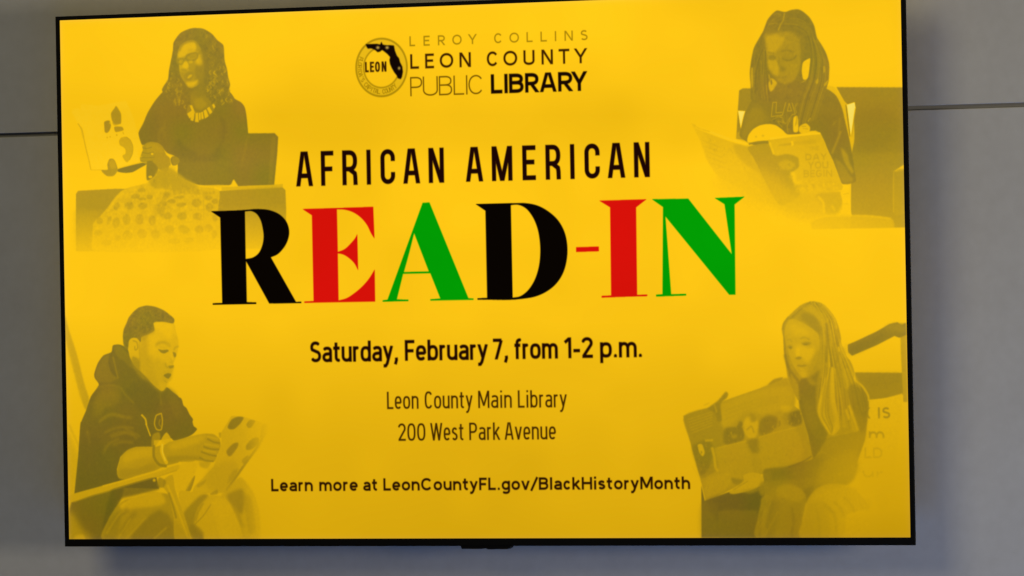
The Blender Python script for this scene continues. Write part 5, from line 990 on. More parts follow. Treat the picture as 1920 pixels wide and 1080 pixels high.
  ('s',0.82,3,0.5,3,V("64,680.6 75.6,668.9 89.3,667.1")),
  ('s',0.82,3.4,0.7,4,V("63.6,698.3 79.8,686.6 95.8,684.8 113.8,688.9")),
  ('s',0.82,3.4,0.7,4,V("74.6,716.1 95.3,708.4 115.7,706.6 133.8,708.7")),
  ('s',0.82,3.4,0.7,4,V("88.1,724.1 115.5,716.4 133.6,720.5")),
  ('s',0.82,3.4,0.7,4,V("115.7,708.6 135.9,718.5 144.8,722.5")),
  ('s',0.82,3.6,0.65,5,V("66,695.2 89.3,684.3 112.3,688.9 130.2,691.3")),
  ('s',0.82,3.6,0.65,5,V("86,722 104.1,715.5 127.1,717.9 139.7,726.9")),
  ('s',0.82,3.6,0.65,5,V("90.8,737.6 108.9,732.2 131.9,733.5")),
  ('s',0.82,3.6,0.65,5,V("69.9,753 83.1,735.3 103.9,726.6")),
  ('s',0.82,3.6,0.65,5,V("39.9,712.7 44.6,735")),
  ('p',0.86,7,0.65,V("57.6,660.9 71.6,645.3 89.8,641.6 107.8,653.5 98.3,669.1 80.1,672.9 63.9,688.5 52.6,684.4"),1),
  ('p',1.12,8,0.5,V("31.9,723.8 60.3,721.8 77.5,761.9 99.9,793.2 56,806.3 19.8,810.5"),1),
  ('p',1.1,4,0.8,V("99.9,793.2 171.4,800.2 181.4,813.5 135.1,824.4 99.1,833.1 88.1,868.6 67.1,886.3 75.7,846.4"),1),
  ('p',0.92,5,0.5,V("200.8,638.8 216.4,646.8 225.1,662.6 229,690 215.5,689.8 204.7,666.3"),1),
  ('s',0.8,3,0.5,3,V("187.1,646.5 188.9,670")),
  ('s',0.15,1,0.9,3.4,V("149,685.3 156.7,693.2 158.8,703")),
  ('s',0.1,1,0.9,2.6,V("157.7,701.1 166.3,722.7")),
  ('s',0.35,1,0.9,2.6,V("188.6,683.7 178.3,687.5 174.7,701.2 179,711.1 188,711.1 190.6,695.5 188.6,683.7")),
  ('s',0.6,1,0.7,2,V("186.1,693.5 183.7,701.3 188.1,707.2")),
  ('p',0.35,2,0.6,V("170.5,720.5 183.4,716.1 185.7,727.2 172.6,742.6 167.6,738.2"),1),
  ('p',0.15,1.3,0.9,V("188.3,727.2 198.7,716.3 208.5,731.8 190.6,736.1"),1),
  ('p',0.17,1.4,1,V("150.3,551.7 166.2,543.4 176.3,528.2 182.3,524.9 215.5,527.9 220.2,540.7 223.8,554.4 224.5,569.7 220.2,586.7 214.1,598.5 215.9,605.3 208.8,617.1 205.7,622.2 201.7,629 199.5,637.5 193.5,644.2 187.6,644.1 176,635.5 164.5,625.1 149,611.3 137.4,601 127.9,585.5 125.3,570.1 128.6,553.1"),1),
  ('p',0.06,6,0.8,V("182.2,526.6 213.6,528.7 217.2,542.4 218.9,552.6 205.2,554.1 189.8,542 180.1,535.1"),1),
  ('p',0.34,6,0.7,V("165.4,580.9 188.7,591.4 212,605.3 208.8,617.1 203.6,630.7 193.5,644.2 187.6,644.1 176,635.5 164.6,618.3"),1),
  ('p',0.2,4,0.7,V("213.3,542.3 223.8,554.4 224.5,568 219.3,581.5 212.8,567.9"),1),
  ('p',0.42,6,0.7,V("150.2,556.8 166,553.6 165.4,580.9 176.6,608.3 184,632.2 187.7,642.4 176,635.5 149,611.3 145.6,587.4"),1),
  ('p',0.12,8,0.5,V("165.9,558.7 181.5,562.3 185,581.1 177,591.2 167.4,580.9"),1),
  ('p',0.9,1.3,1,V("135.4,508.8 147.4,500.5 163.2,497.3 178.9,499.3 196.4,505.5 208,513.3 217.6,521.1 215.5,528.8 197.9,526 182.3,525.7 176.3,528.2 178,540.1 166.1,546.8 152.2,551.7 150.1,560.2 142.4,553.3 132.5,553.1 126.5,559.9 124.2,573.5 116.5,566.6 114.9,549.5 117.1,537.6 123.2,525.7 127.4,517.2"),1),
  ('n',0.14,2.6,V("135.4,508.8 147.4,500.5 163.2,497.3 178.9,499.3 196.4,505.5 208,513.3 217.6,521.1 215.5,528.8 197.9,526 182.3,525.7 176.3,528.2 178,540.1 166.1,546.8 152.2,551.7 150.1,560.2 142.4,553.3 132.5,553.1 126.5,559.9 124.2,573.5 116.5,566.6 114.9,549.5 117.1,537.6 123.2,525.7 127.4,517.2"),6),
  ('p',0.98,5,0.5,V("119.1,535.9 133,532.7 134.5,551.5 124.4,566.7 118.4,566.6"),1),
  ('p',0.62,4,0.6,V("150.3,550 166.2,543.4 176.1,536.7 178,543.5 166.1,548.5 156,558.6"),1),
  ('p',0.1,4,0.6,V("165.9,557 177.8,550.4 189.6,550.5 177.6,558.9"),1),
  ('p',0.3,6,0.5,V("169,594.5 180.6,604.9 188.1,622 180.1,628.7 168.6,615 161,601.3"),1),
  ('s',0.35,2.4,0.6,3,V("209.4,588.2 212.1,596.8 206.3,595")),
  ('s',0.05,2.4,0.6,3,V("210.6,578 212.3,591.7")),
  ('p',0.2,1.3,1,V("126.5,559.9 130.5,554 138.4,553.6 145.2,558.4 146,567 146.8,577.2 146.5,589.1 139.7,588.2 131.9,583.8 128.1,575.3"),1),
  ('s',0.6,1.3,0.8,2.4,V("134.4,557.4 142.2,560.1 144,570.3 139,573.7 138.1,566.9")),
  ('s',0.55,2,0.6,2,V("147.1,560.2 147.5,590.9")),
  ('s',0.55,1.4,0.6,2.4,V("133.8,585.6 143.6,590")),
  ('p',0.7,4,0.8,V("131.8,585.5 147.5,590.9 149,611.3 168.4,626.9 148.8,621.6 133.5,600.9"),1),
  ('s',0.4,4,0.8,6,V("180.4,565.7 189.4,561.6 199.2,561.7 208.8,567.8")),
  ('s',0.5,2.4,0.6,2,V("182.5,563.2 191.3,560.8 201.1,561.7")),
  ('p',0.85,1.3,0.9,V("184.2,572.6 193,574.4 202.8,573.7 205.7,576.3 196.8,580.4 190,578.6"),1),
  ('s',0.35,2,0.5,3,V("187.2,569.2 200.9,571.1")),
  ('s',0.5,2.2,0.7,3,V("215.5,574.7 219.6,569.6 224.5,568.9")),
  ('p',0.85,1.2,0.8,V("213.5,578.1 219.4,579.8 220.2,585 216.3,587.5"),1),
  ('s',0.5,2,0.7,3,V("198.4,596.6 200.3,603.4 208.1,605.2 214.9,603.6")),
  ('p',0.75,1.3,0.8,V("204.2,601.8 215,601.1 213,605.3 207.1,606.1"),1),
  ('p',0.35,3,0.6,V("192.2,611.8 209.9,612 211.6,622.3 203.6,629 192,625.5"),1),
  ('p',0.82,1.2,1,V("194.5,617.8 202,614.5 208.8,615.4 209.3,618.8 203.7,623.9 197.9,621.3"),1),
  ('s',0.55,2,0.6,2,V("194.9,627.2 201.6,630.7")),
  ('p',0.2,4,0.6,V("184,632.2 197.7,630.6 195.6,640.8 189.6,644.2"),1),
  ('p',0.4,1.3,1,V("103,766.5 108.4,755.5 121.4,745.6 136.9,741.3 172.6,741.5 188,738.3 211,734 227.4,728.6 244.3,724.4 249.4,723.3 253.6,765.3 226.6,767.3 197.5,773.8 171.8,782.5 135.8,791.1 112.7,796.6 101.2,793.2 98,784.3"),1),
  ('p',0.6,5,0.7,V("102.8,779.9 136.1,777.8 172.1,769.2 176.9,780.3 135.8,791.1 105,796.5"),1),
  ('p',0.2,6,0.7,V("116.2,751.1 147.1,743.5 170,743.7 169.7,758.1 136.4,762.3 110.7,768.8"),1),
  ('p',0.4,1.3,1,V("196.9,736.2 230.2,728.7 253.2,722.2 273.6,719.1 291.3,720.3 302.5,728.1 304.9,737 305.9,748 298.2,754.6 295.5,763.4 290.3,767.8 272.6,767.7 262.5,765.4 239.6,764.1 198.8,770.5"),1),
  ('p',0.18,6,0.7,V("204.6,736.2 248,725.5 273.5,721.3 270.8,730.1 240.1,740.9 206.9,747.3"),1),
  ('p',0.62,4,0.7,V("199,758.3 239.8,756.4 265.1,758.8 265,765.4 234.5,764.1 201.3,770.5"),1),
  ('s',0.75,1.6,0.75,3,V("278.5,728 291,733.6 303.6,735.9")),
  ('s',0.75,1.6,0.75,3,V("270.6,741.2 285.7,745.7 304.7,746.9")),
  ('s',0.75,1.6,0.75,3,V("265.3,749.9 283,755.6 296.8,757.9")),
  ('s',0.75,1.6,0.75,3,V("262.6,759.9 275.1,765.5 290.3,766.7")),
  ('s',0.2,1.6,0.6,3,V("278.5,723.5 301.2,729.2")),
  ('s',0.2,1.6,0.6,3,V("273.2,736.8 301,741.4")),
  ('s',0.2,1.6,0.6,3,V("270.4,747.8 295.7,751.3")),
  ('p',0.5,1.5,0.7,V("301.5,718.2 306.5,717.2 306.4,726 302.6,725.9"),1),
  ('s',0.8,1.6,0.8,5,V("172.7,738.2 172.3,758.1 182.2,771.5 197.5,774.9")),
  ('s',0.05,1.2,0.95,6.5,V("190.7,733.9 187.8,747.2 191.4,758.2 197.6,769.4")),
  ('s',-0.5,1,0.8,2,V("189.3,736.1 189.8,751.6 195.1,764.9")),
  ('p',0.2,1.2,1,V("327.4,688.7 351.3,691.1 392.6,702.5 407.7,704.8 381.7,744.2 350.8,774.8 314.5,820.8 246,822.7 248.8,811.7 290.1,776.6 306.1,737 306.5,717.2"),0),
  ('p',0.38,8,0.6,V("285.1,776.6 325.8,763.6 340.6,781.3 314.5,820.8 276.7,811.8 274.5,794.2"),1),
  ('p',0.85,1.6,0.9,V("319.4,707.3 327.2,695.3 340,690.6 351.3,692.2 344.8,702 331.9,711.9 321.8,711.8"),1),
  ('p',0.74,1.5,0.85,V("356.1,704.3 362.5,696.7 373.9,697.9 366.1,708.8 359.7,709.9"),1),
  ('p',0.62,2,0.8,V("387.6,704.6 397.6,703.6 392.3,717.9 382,728.8 384.8,715.6"),1),
  ('s',0.66,1.6,0.75,4.5,V("401.3,708 376.7,743 350.9,773.7 314.6,817.5")),
  ('p',0.76,2,0.85,V("355.3,739.6 366.9,728.6 379.6,726.5 379.3,737.5 364,747.3 355.2,747.3"),1),
  ('p',0.76,2,0.85,V("316,749.2 328.9,737.2 339,735 338.9,741.6 326,757 319.6,758"),1),
  ('p',0.55,2,0.8,V("346,765.9 356.2,757.2 361.2,759.4 350.9,772.6"),1),
  ('p',0.5,3,0.7,V("320.1,794.4 327.9,783.4 338.1,779.1 332.8,794.5 317.4,805.4"),1),
  ('p',0.66,1.3,0.9,V("233.4,817.2 241.4,802.8 253,790.7 251.5,802.9 243.6,817.2"),1),
  ('s',-0.02,1.3,0.9,3.2,V("256.9,789.7 246.1,818.3")),
  ('p',0.5,2,0.7,V("256.5,807.3 274.5,797.5 271.8,805.2 259,811.8"),1),
  ('p',0.55,2,0.8,V("281.6,822.9 296.9,815.2 296.8,823 284,825.1"),1),
  ('p',0.1,3,0.8,V("214,773.9 259.9,766.5 249.2,794 233.4,818.3 215.6,818.2 208.5,793.8"),1),
  ('p',0.5,3,0.6,V("262.4,767.6 285.2,767.7 277.4,778.7 264.8,776.4"),1),
  ('p',0.5,2,0.95,V("66.8,900.8 77.8,868.6 93.7,846.4 111.9,833.2 135.1,827.7 165.9,820.1 181.2,820.2 204.1,824.7 221.4,846.9 223.9,901"),1),
  ('p',0.14,5,0.85,V("101.5,842 124.8,831 160.7,823.4 186.3,822.4 193.6,837.9 170.5,844.5 134.7,846.6 111.5,850.9"),1),
  ('p',0.8,5,0.75,V("123.3,900.9 154.8,864.4 180.6,851.2 200.8,860.1 210.1,901"),1),
  ('p',0.7,5,0.6,V("69.4,900.8 80.4,868.6 98.7,850.9 103.5,868.7 92.5,900.8"),1),
  ('s',0.74,5,0.55,8,V("82.7,881.9 101.1,859.8 119.3,848.7")),
  ('s',0.74,5,0.55,8,V("103,890.8 118.8,868.7 134.5,855.4")),
  ('s',0.74,5,0.55,8,V("144,890.9 165,864.4 185.6,853.4")),
  ('s',0.74,5,0.55,8,V("189.9,891 210.8,869")),
  ('s',0.06,3,0.6,4,V("104,844.2 124.7,832.1 145.3,825.5 171,822.3 186.3,822.4")),
  ('s',0.3,2.5,0.5,3.5,V("74.8,890.8 98.5,859.8 111.5,850.9")),
  ('s',0.3,2.5,0.5,3.5,V("113.1,899.7 133.9,882 154.8,862.1")),
  ('s',0.3,2.5,0.5,3.5,V("169.4,899.8 195.3,880")),
  ('s',0.3,2.5,0.5,3.5,V("97.7,899.7 124.1,864.3")),
  ('p',0.22,2,0.9,V("220.7,818.2 246.1,819.4 268.9,822.8 284,825.1 304.3,826.3 319.2,838.5 333.9,860.6 345.7,900.3 267.3,900.6 247,897.9 225.1,851.4"),1),
  ('p',0.7,4,0.8,V("230.1,853.6 263.8,825 279,825.1 258.2,847.1 250,875.8 262.4,891.3 267.3,900.6 244.4,900.1 232.4,869.1"),1),
  ('p',0.75,4,0.7,V("239.8,878 252.5,875.8 267.5,889.1 264.7,900.6 244.6,893.5"),1),
  ('s',0.62,1.5,0.7,2,V("250,875.8 268.1,860.4 283.7,840.6")),
  ('p',0.3,3,0.85,V("304.3,825.2 340.3,794.5 355.2,805.6 370,825.5 379.3,860.7 378.5,900.8 348.2,900.7 333.9,860.6 319.2,838.5"),1),
  ('p',0.72,5,0.7,V("314.4,825.3 345,814.4 350.9,834.2 344.1,858.4 329.1,847.4"),1),
  ('p',0.52,4,0.6,V("349.8,825.4 362.3,829.9 371.3,882.7 358.5,891.5 351.6,858.4"),1),
  ('p',0.6,4,0.5,V("324.2,842.9 339.1,856.2 348.6,882.7 336.3,869.4"),1),
  ('p',0.1,6,0.55,V("283.8,838.4 304.2,829.6 319.1,842.9 333.7,869.4 338.1,900.3 302.7,900.2 293.3,869.3"),1),
  ('s',0.62,2.5,0.6,4,V("268.6,838.3 258.1,853.7 252.7,869.2")),
  ('s',0.6,3,0.6,4,V("339.7,823.2 336.8,843")),
  ('s',0.1,2.5,0.6,3,V("309.3,829.6 328.9,858.4 343.3,893.7")),
  ('s',0.15,3,0.5,3,V("355.1,814.4 369.7,838.7 373.6,891.5")),
  ('s',0.15,3,0.4,3,V("337.8,794.5 360.2,807.8")),
  ('p',0.2,1.3,1,V("2.7,823.8 55.9,810.7 120.4,795.5 171.8,783.6 212.8,773.9 223,772.8 220.3,780.5 187,789.2 120.2,805.5 55.6,821.8 6.3,836.1"),1),
  ('s',-0.02,1.5,0.7,2.4,V("68.8,808.5 135.8,793.4 197.4,778.2")),
  ('s',0.5,1.3,0.6,2.2,V("8.9,836.1 68.5,819.7 125.3,805.5 186.9,790.3 217.7,781.6")),
  ('p',0.3,1.4,1,V("190.5,798.1 208.6,789.4 213.1,813.7 225.2,847 241.9,900.1 211.3,900.5 209.5,864.6 200.2,824.8 190.2,811.4"),1),
  ('s',0.1,1.6,0.7,4,V("198,807 212.6,838.1 236.8,897.9")),
  ('s',0.7,1.8,0.7,4,V("200.3,820.3 209.9,846.9 214.6,864.6")),
  ('p',0.75,2,0.7,V("181.7,793.7 195.6,800.4 190.2,811.4 177.5,809.1"),1),
  ('p',0.45,4,0.5,V("212,866.8 239.3,900.5 211.3,900.5"),1),
  ('p',0,1.2,0.9,V("227.8,769.6 227.5,770.6 226.7,771.5 225.6,772 224.2,772.2 222.8,772 221.7,771.4 220.9,770.6 220.7,769.5 221,768.5 221.8,767.7 222.9,767.1 224.3,766.9 225.7,767.1 226.8,767.7 227.6,768.6"),1),
  ('p',0,1.2,0.8,V("175.2,798.7 174.9,799.7 174.3,800.6 173.3,801.2 172.1,801.4 170.9,801.2 169.9,800.6 169.3,799.7 169.1,798.7 169.3,797.7 170,796.8 171,796.2 172.2,796 173.4,796.3 174.3,796.8 175,797.7"),1),
 ]),
 (('q',0,0),[
  ('p',0.64,1.6,1,V("1504.9,628.2 1597.5,630.1 1596.8,664.9 1561.1,671.1 1529,674 1507.9,654.3"),0),
  ('p',0.72,8,0.5,V("1519.1,633.3 1586.8,632.4 1586.5,645.4 1561.4,653.2 1525.8,651.2"),1),
  ('p',0.42,1.6,1,V("1587.6,548.2 1599.1,548.3 1598.6,677.9 1591.2,677.8 1588.4,596.8"),0),
  ('p',0.1,2,0,V("1577.4,569.1 1587.9,574.1 1587.7,629.2 1576.2,629.1"),1),
  ('p',0.82,1.3,1,V("1492.4,582.6 1509.5,576.3 1545.5,561.4 1568.9,549.5 1583.1,546.8 1591,551.5 1598.2,548.3 1598.7,567.8 1586.2,572.5 1577.4,569.4 1545,584.1 1500.1,600.9 1493,595.6"),0),
  ('p',0.95,7,0.6,V("1494.9,589.1 1527.3,576.5 1563.2,564 1545.1,578.4 1501.9,597.3"),1),
  ('p',0.65,5,0.6,V("1559.9,554.3 1581.3,548.1 1597.2,554.8 1595.2,564.5 1570.4,560.9"),1),
  ('s',0.12,2,0.6,5,V("1490.6,580.9 1489.5,592.3 1496.4,602.1")),
  ('p',0.04,2,1,V("1526.4,674.2 1553.6,672.8 1590.2,663.8 1586.5,707.1 1575.8,775.1 1571.1,826.1 1513.1,825.9 1504.7,774.7 1524.1,740.7"),0),
  ('t',0.75,'K IS',1515.5,1567,704.3,18,3.04,0.9),
  ('t',0.6,'m',1527.9,1556.1,736.5,15.3,3.42,0.9),
  ('t',0.5,'LD',1519.8,1551.6,769.4,17.1,2.47,0.8),
  ('t',0.48,'ur',1515.4,1552.9,801.2,13.5,2.85,0.8),
  ('p',0.2,3,0.5,V("1538.1,831.6 1550.5,827.9 1560.6,835.4 1558.3,850.4 1545.8,855.9 1539.9,846.6"),1),
  ('p',0.02,3,0.6,V("1544.2,835.3 1554.5,835.4 1552.2,846.6 1546,846.6"),1),
  ('p',0.22,4,0.5,V("1513.3,839 1529.8,835.3 1531.5,854 1517,857.7"),1),
  ('p',0.72,2,0.98,V("1403.9,637 1430.3,637.3 1444.7,671.7 1477.9,706.2 1497.9,643.2 1516.6,650.2 1529.2,675.9 1524.6,716.8 1520.4,740.6 1506.6,774.7 1494.7,805.3 1468.3,812 1434.9,784.5 1397,791.1 1355.1,801.1 1347.9,783.9 1374.5,782.4 1408.6,775.8 1425.8,767.3 1415.2,729.6 1402.9,684.9"),1),
  ('p',0.84,4,0.8,V("1495.9,651.7 1514.6,655.3 1521.7,675.9 1523.1,699.7 1509.8,709.9 1498.8,692.7 1497.4,668.8"),1),
  ('p',1.02,3,0.85,V("1405.7,638.7 1428.3,642.4 1431.2,685.2 1443.8,716.1 1453,729.9 1435.4,757.1 1427.7,767.3 1418.6,750.1 1411.7,715.8 1406.6,688.4 1401.5,662.7"),1),
  ('p',0.78,10,0.5,V("1406.9,676.4 1431.4,678.4 1436.5,702.4 1440,716.1 1421,722.8 1410.1,705.6"),1),
  ('s',0.15,1.8,0.85,3.4,V("1503.6,639.8 1518.4,651.9 1527.5,665.7 1529.2,675.9")),
  ('p',0.6,8,0.7,V("1454.8,731.6 1485.2,716.5 1511.5,716.7 1522.5,730.4 1506.9,757.6 1484,774.5 1454.3,757.2 1431.5,767.3"),1),
  ('s',0.5,3,0.5,3,V("1429.6,767.3 1443,758.9 1465.3,771 1483.8,784.8")),
  ('s',0.88,2,0.6,3,V("1374.4,783.2 1408.7,774 1427.7,765.6")),
  ('p',0.85,6,0.5,V("1351.5,790.8 1391.5,784.2 1435.1,774.2 1434.8,791.3 1393,801.4 1351.1,813.1"),1),
  ('p',0.52,1.6,1,V("1375.4,546.7 1384.6,535.4 1395.7,525.8 1408.5,516.2 1421.1,511.5 1433.7,510.4 1446.3,513.5 1458.6,523.5 1467.4,535 1476,551.4 1480.9,574.3 1473.4,588.8 1484,598.7 1496.3,608.6 1503.1,625 1502.8,641.2 1500.6,660.7 1507.5,673.8 1517.5,709.6 1506.5,725.8 1470.6,732 1438.2,738.2 1424,728.3 1417.2,708.7 1408.9,672.8 1399.9,672.7 1382.6,635 1379.5,610.4 1376.3,594.1 1375.8,569.6 1373.4,558.1"),1),
  ('s',0.74,1.4,0.46,1.9,V("1443.8,537.2 1447,577.5 1444.4,621.2 1435.3,664.1 1436,707.1")),
  ('s',0.84,1.4,0.45,2.5,V("1430.2,511.2 1446.1,538.4 1447.2,576.5 1447.3,620.1 1439.2,663.8 1439.3,706.5")),
  ('s',0.74,1.4,0.43,2.8,V("1429.6,511.9 1445.5,537.2 1448.8,576.7 1448.5,618.9 1440.2,663.4 1441.3,707.4")),
  ('s',0.16,1.4,0.46,2.5,V("1447,537.4 1450,577.7 1448.6,619.3 1442.3,662.5 1443.5,706.5")),
  ('s',0.74,1.4,0.5,2.7,V("1430.3,510.8 1447.2,538.2 1450.1,576.5 1451.3,618.6 1444.9,662.6 1445.5,705.9")),
  ('s',0.62,1.4,0.77,2.3,V("1432.4,511.5 1447.9,538.6 1451.5,578.1 1450.8,620.3 1446.9,662.2 1447.1,706")),
  ('s',0.16,1.4,0.66,2.6,V("1447.1,538.9 1452.2,577.2 1453.3,618.1 1447.3,661.1 1448.3,704.8")),
  ('s',0.62,1.4,0.76,2,V("1433.5,512 1448.2,539.3 1452.3,577.8 1452.6,618.3 1450.5,661.8 1451.4,705.4")),
  ('s',0.62,1.4,0.72,2.4,V("1433.7,511.7 1450.2,537.5 1453.8,578.4 1454.1,618.8 1452.3,661.4 1453.4,704.2")),
  ('s',0.3,1.4,0.74,1.5,V("1433.1,511.5 1449.1,538.4 1453.2,578.3 1456.7,617.7 1453.7,659.9 1454.9,703.7")),
  ('s',0.3,1.4,0.49,2.6,V("1450.9,537.7 1455.4,578.5 1458.3,618.8 1454.5,659.9 1456.2,704.5")),
  ('s',0.74,1.4,0.64,1.3,V("1451.4,537.9 1455.9,577.4 1460.5,617.6 1458.5,659.4 1461.5,702.4")),
  ('s',0.16,1.4,0.66,2.6,V("1451.8,539.3 1456.8,578 1459.4,618.5 1460.7,658.8 1461.3,704.1")),
  ('s',0.74,1.4,0.69,2.5,V("1436.4,513.9 1453.4,539.5 1457.7,578 1462.8,616.7 1460.8,658.9 1463.2,702.1")),
  ('s',0.74,1.4,0.74,2.3,V("1436.7,512.7 1453,539.9 1458.9,577.2 1462.4,617.1 1463.9,657.6 1466.1,702.4")),
  ('s',0.62,1.4,0.44,2.3,V("1453.9,539.1 1459.6,577.9 1464.3,617.3 1466.3,658.6 1468,701")),
  ('s',0.84,1.4,0.43,1.5,V("1454.3,540.2 1460.8,578.3 1464.6,618 1467.7,656.8 1469.9,701.7")),
  ('s',0.62,1.4,0.67,1.9,V("1454.9,540.1 1460.2,578.9 1466,617 1468.5,656.8 1473.3,700.9")),
  ('s',0.16,1.4,0.58,1.8,V("1456.1,539 1461.4,579.6 1467.4,617.2 1472.6,656.9 1474.2,700.4")),
  ('s',0.62,1.4,0.62,1.8,V("1440.7,513.1 1458.2,538.9 1462.6,577.7 1468.9,616.5 1474.3,655.9 1478,699.6")),
  ('s',0.74,1.4,0.65,2.2,V("1458.6,540.5 1462.5,579 1469.8,617.1 1475.6,656.3 1478.4,698.8")),
  ('s',0.3,1.4,0.54,1.8,V("1458,539.3 1464.3,578.6 1472.6,616.8 1476.3,654.3 1481.6,699.6")),
  ('s',0.74,1.4,0.53,1.9,V("1458.9,540.3 1465.7,578.4 1472.5,616.7 1479,654.7 1483.8,699.3")),
  ('s',0.4,1.4,0.49,2.3,V("1458.5,539.6 1466.3,579.5 1473.9,616 1480.8,653.7 1486.4,699.1")),
  ('s',0.74,1.4,0.55,1.2,V("1460.5,540.9 1468.5,579.2 1477.5,616.3 1484.1,652.9 1488.1,698.1")),
  ('s',0.3,1.4,0.67,1.8,V("1444.1,514.7 1462.1,539.6 1469.4,579.6 1478.4,615.7 1486.2,653.2 1489.7,697.2")),
  ('s',0.74,1.4,0.46,1.7,V("1461.1,539.2 1469,579.8 1478,615.2 1486.7,652.2 1494,697.1")),
  ('s',0.62,1.4,0.72,1.5,V("1462.9,540.9 1470.5,580.1 1479.8,614.5 1488.9,652.7 1494.4,696.7")),
  ('s',0.3,1.4,0.62,2.6,V("1445.3,515.5 1463.5,541.5 1470.4,579.6 1480.2,614.9 1490.9,652.5 1497.9,695.7")),
  ('s',0.16,1.4,0.5,1.8,V("1462.9,540.3 1472.5,580 1482.9,614.1 1493.4,652 1499.9,696.5")),
  ('s',0.3,1.4,0.45,2,V("1446.9,514.8 1465.4,541.5 1471.7,579.7 1484.6,613.4 1495.9,650.9 1502,694.9")),
  ('s',0.84,1.4,0.8,2,V("1445.7,515.9 1464.9,541.1 1473.2,579.6 1484.8,612.9 1497.5,650.8 1502.9,695.7")),
  ('s',0.62,1.4,0.63,2.4,V("1465.6,540.8 1475.1,580 1486.8,614 1498.1,650.4 1505.9,695")),
  ('s',0.3,1.4,0.58,2.7,V("1446.3,516.1 1466.4,540.4 1475.2,580.7 1487,613.5 1499.7,650.9 1507.4,693.9")),
  ('s',0.3,1.4,0.63,1.6,V("1448.1,516.6 1466.5,540.2 1475.9,579.8 1488.9,613.9 1501.5,650.3 1509.7,692.9")),
  ('s',0.62,1.4,0.63,2.4,V("1448.6,516.7 1467.8,541.5 1475.5,580.2 1490,614 1503.9,650 1510.7,693.4")),
  ('s',0.4,1.4,0.51,1.3,V("1467.4,542.1 1478.1,581.3 1491.8,612.2 1505.6,649.3 1514.3,692.8")),
  ('s',0.16,1.4,0.59,2.2,V("1450.3,515.5 1469.5,541 1478.1,580.4 1493.3,613.7 1506.8,649.2 1516.7,692.6")),
  ('s',0.16,1.4,0.49,2.3,V("1450.8,515.5 1470.2,541.7 1479.3,581.7 1493.5,612.5 1509.6,647.5 1518,693")),
  ('s',0.4,1.4,0.71,2.3,V("1450.3,516.3 1471.4,540.9 1480.8,582.1 1495.3,612 1511.6,647.4 1522,692")),
  ('s',0.8,1.6,0.58,2.1,V("1426.5,511.4 1408.4,523.3 1389.3,540.4 1377.8,560.4 1379.1,599.5 1390.7,643.2")),
  ('s',0.7,1.6,0.59,1.5,V("1427.4,510.3 1409.3,522.6 1389.3,538 1378,560.7 1381.1,599.8 1388,641")),
  ('s',0.7,1.6,0.58,1.7,V("1411.1,522.1 1390.8,538.5 1378.5,558.9 1381.2,597.1 1387.9,638.6")),
  ('s',0.7,1.6,0.53,1.2,V("1412.3,522.7 1392.4,537.4 1379.7,558 1381,595.5 1386.8,637.5")),
  ('s',0.8,1.6,0.5,2.1,V("1427.9,511.6 1413.2,523.1 1393.6,536.4 1380.2,556.6 1380.6,593 1386.1,633.8")),
  ('s',0.8,1.6,0.59,2.1,V("1427.8,512.8 1416.8,522 1396.9,535.4 1381.6,555.8 1382.4,592.2 1386.4,631.1")),
  ('s',0.4,1.6,0.41,2.5,V("1416.9,521.2 1397,534.1 1381.5,553.5 1382,589.9 1386.3,627")),
  ('s',0.4,1.6,0.55,1.6,V("1428.5,512.4 1418.1,520.7 1399.9,533.6 1383.9,552.9 1381.1,588.6 1385.2,624.1")),
  ('s',0.8,1.6,0.31,1.5,V("1429.2,513 1419.5,522 1400.7,532 1385.5,551.1 1383.4,586.8 1384.6,621.2")),
  ('s',0.35,1.6,0.57,2.2,V("1426.6,510.7 1449.8,528.2 1461.7,557.8 1462.5,593")),
  ('s',0.35,1.6,0.5,2.1,V("1448.8,527.5 1461.3,558.1 1463.3,591.7")),
  ('s',0.35,1.6,0.35,2.5,V("1446.3,529.5 1458.7,557.7 1461.6,590.1")),
  ('s',0.55,1.6,0.38,1.3,V("1421.6,512.8 1445.8,529.3 1458.2,557 1460.4,588.2")),
  ('s',0.55,1.6,0.49,1.4,V("1443,529.4 1455.8,555.9 1459.7,587.6")),
  ('s',0.55,1.6,0.35,1.8,V("1417.7,514.8 1443.2,530.1 1456.3,555.2 1459.4,585.5")),
  ('s',0.55,1.6,0.31,2,V("1417.7,516.1 1441.6,530.3 1454.8,555.8 1456.6,585.9")),
  ('s',0.35,1.6,0.47,2.3,V("1438.1,531.5 1453.2,554 1455,583.4")),
  ('s',0.55,1.6,0.59,1.3,V("1413.1,517.7 1437.2,530.6 1451.6,554.7 1455.7,582.2")),
  ('s',0.55,1.6,0.49,1.4,V("1434.4,531 1448.6,553.7 1453.5,579.9")),
  ('s',0.35,1.6,0.47,1.6,V("1434.5,531.5 1447,553.1 1452.2,579.2")),
  ('s',0.35,1.6,0.43,1.5,V("1409.3,518.7 1431.8,531 1447.3,552.6 1451.2,577.9")),
  ('n',0.06,3,V("1375.4,546.7 1384.6,535.4 1395.7,525.8 1408.5,516.2 1421.1,511.5 1433.7,510.4 1446.3,513.5 1458.6,523.5 1467.4,535 1476,551.4 1480.9,574.3 1473.4,588.8 1484,598.7 1496.3,608.6 1503.1,625 1502.8,641.2 1500.6,660.7 1507.5,673.8 1517.5,709.6 1506.5,725.8 1470.6,732 1438.2,738.2 1424,728.3 1417.2,708.7 1408.9,672.8 1399.9,672.7 1382.6,635 1379.5,610.4 1376.3,594.1 1375.8,569.6 1373.4,558.1"),7),
  ('p',0.72,5,0.8,V("1408.2,529.2 1426.2,529.5 1442.1,542.8 1445.2,565.6 1432.8,558.9 1418.6,547.3 1409.8,539"),1),
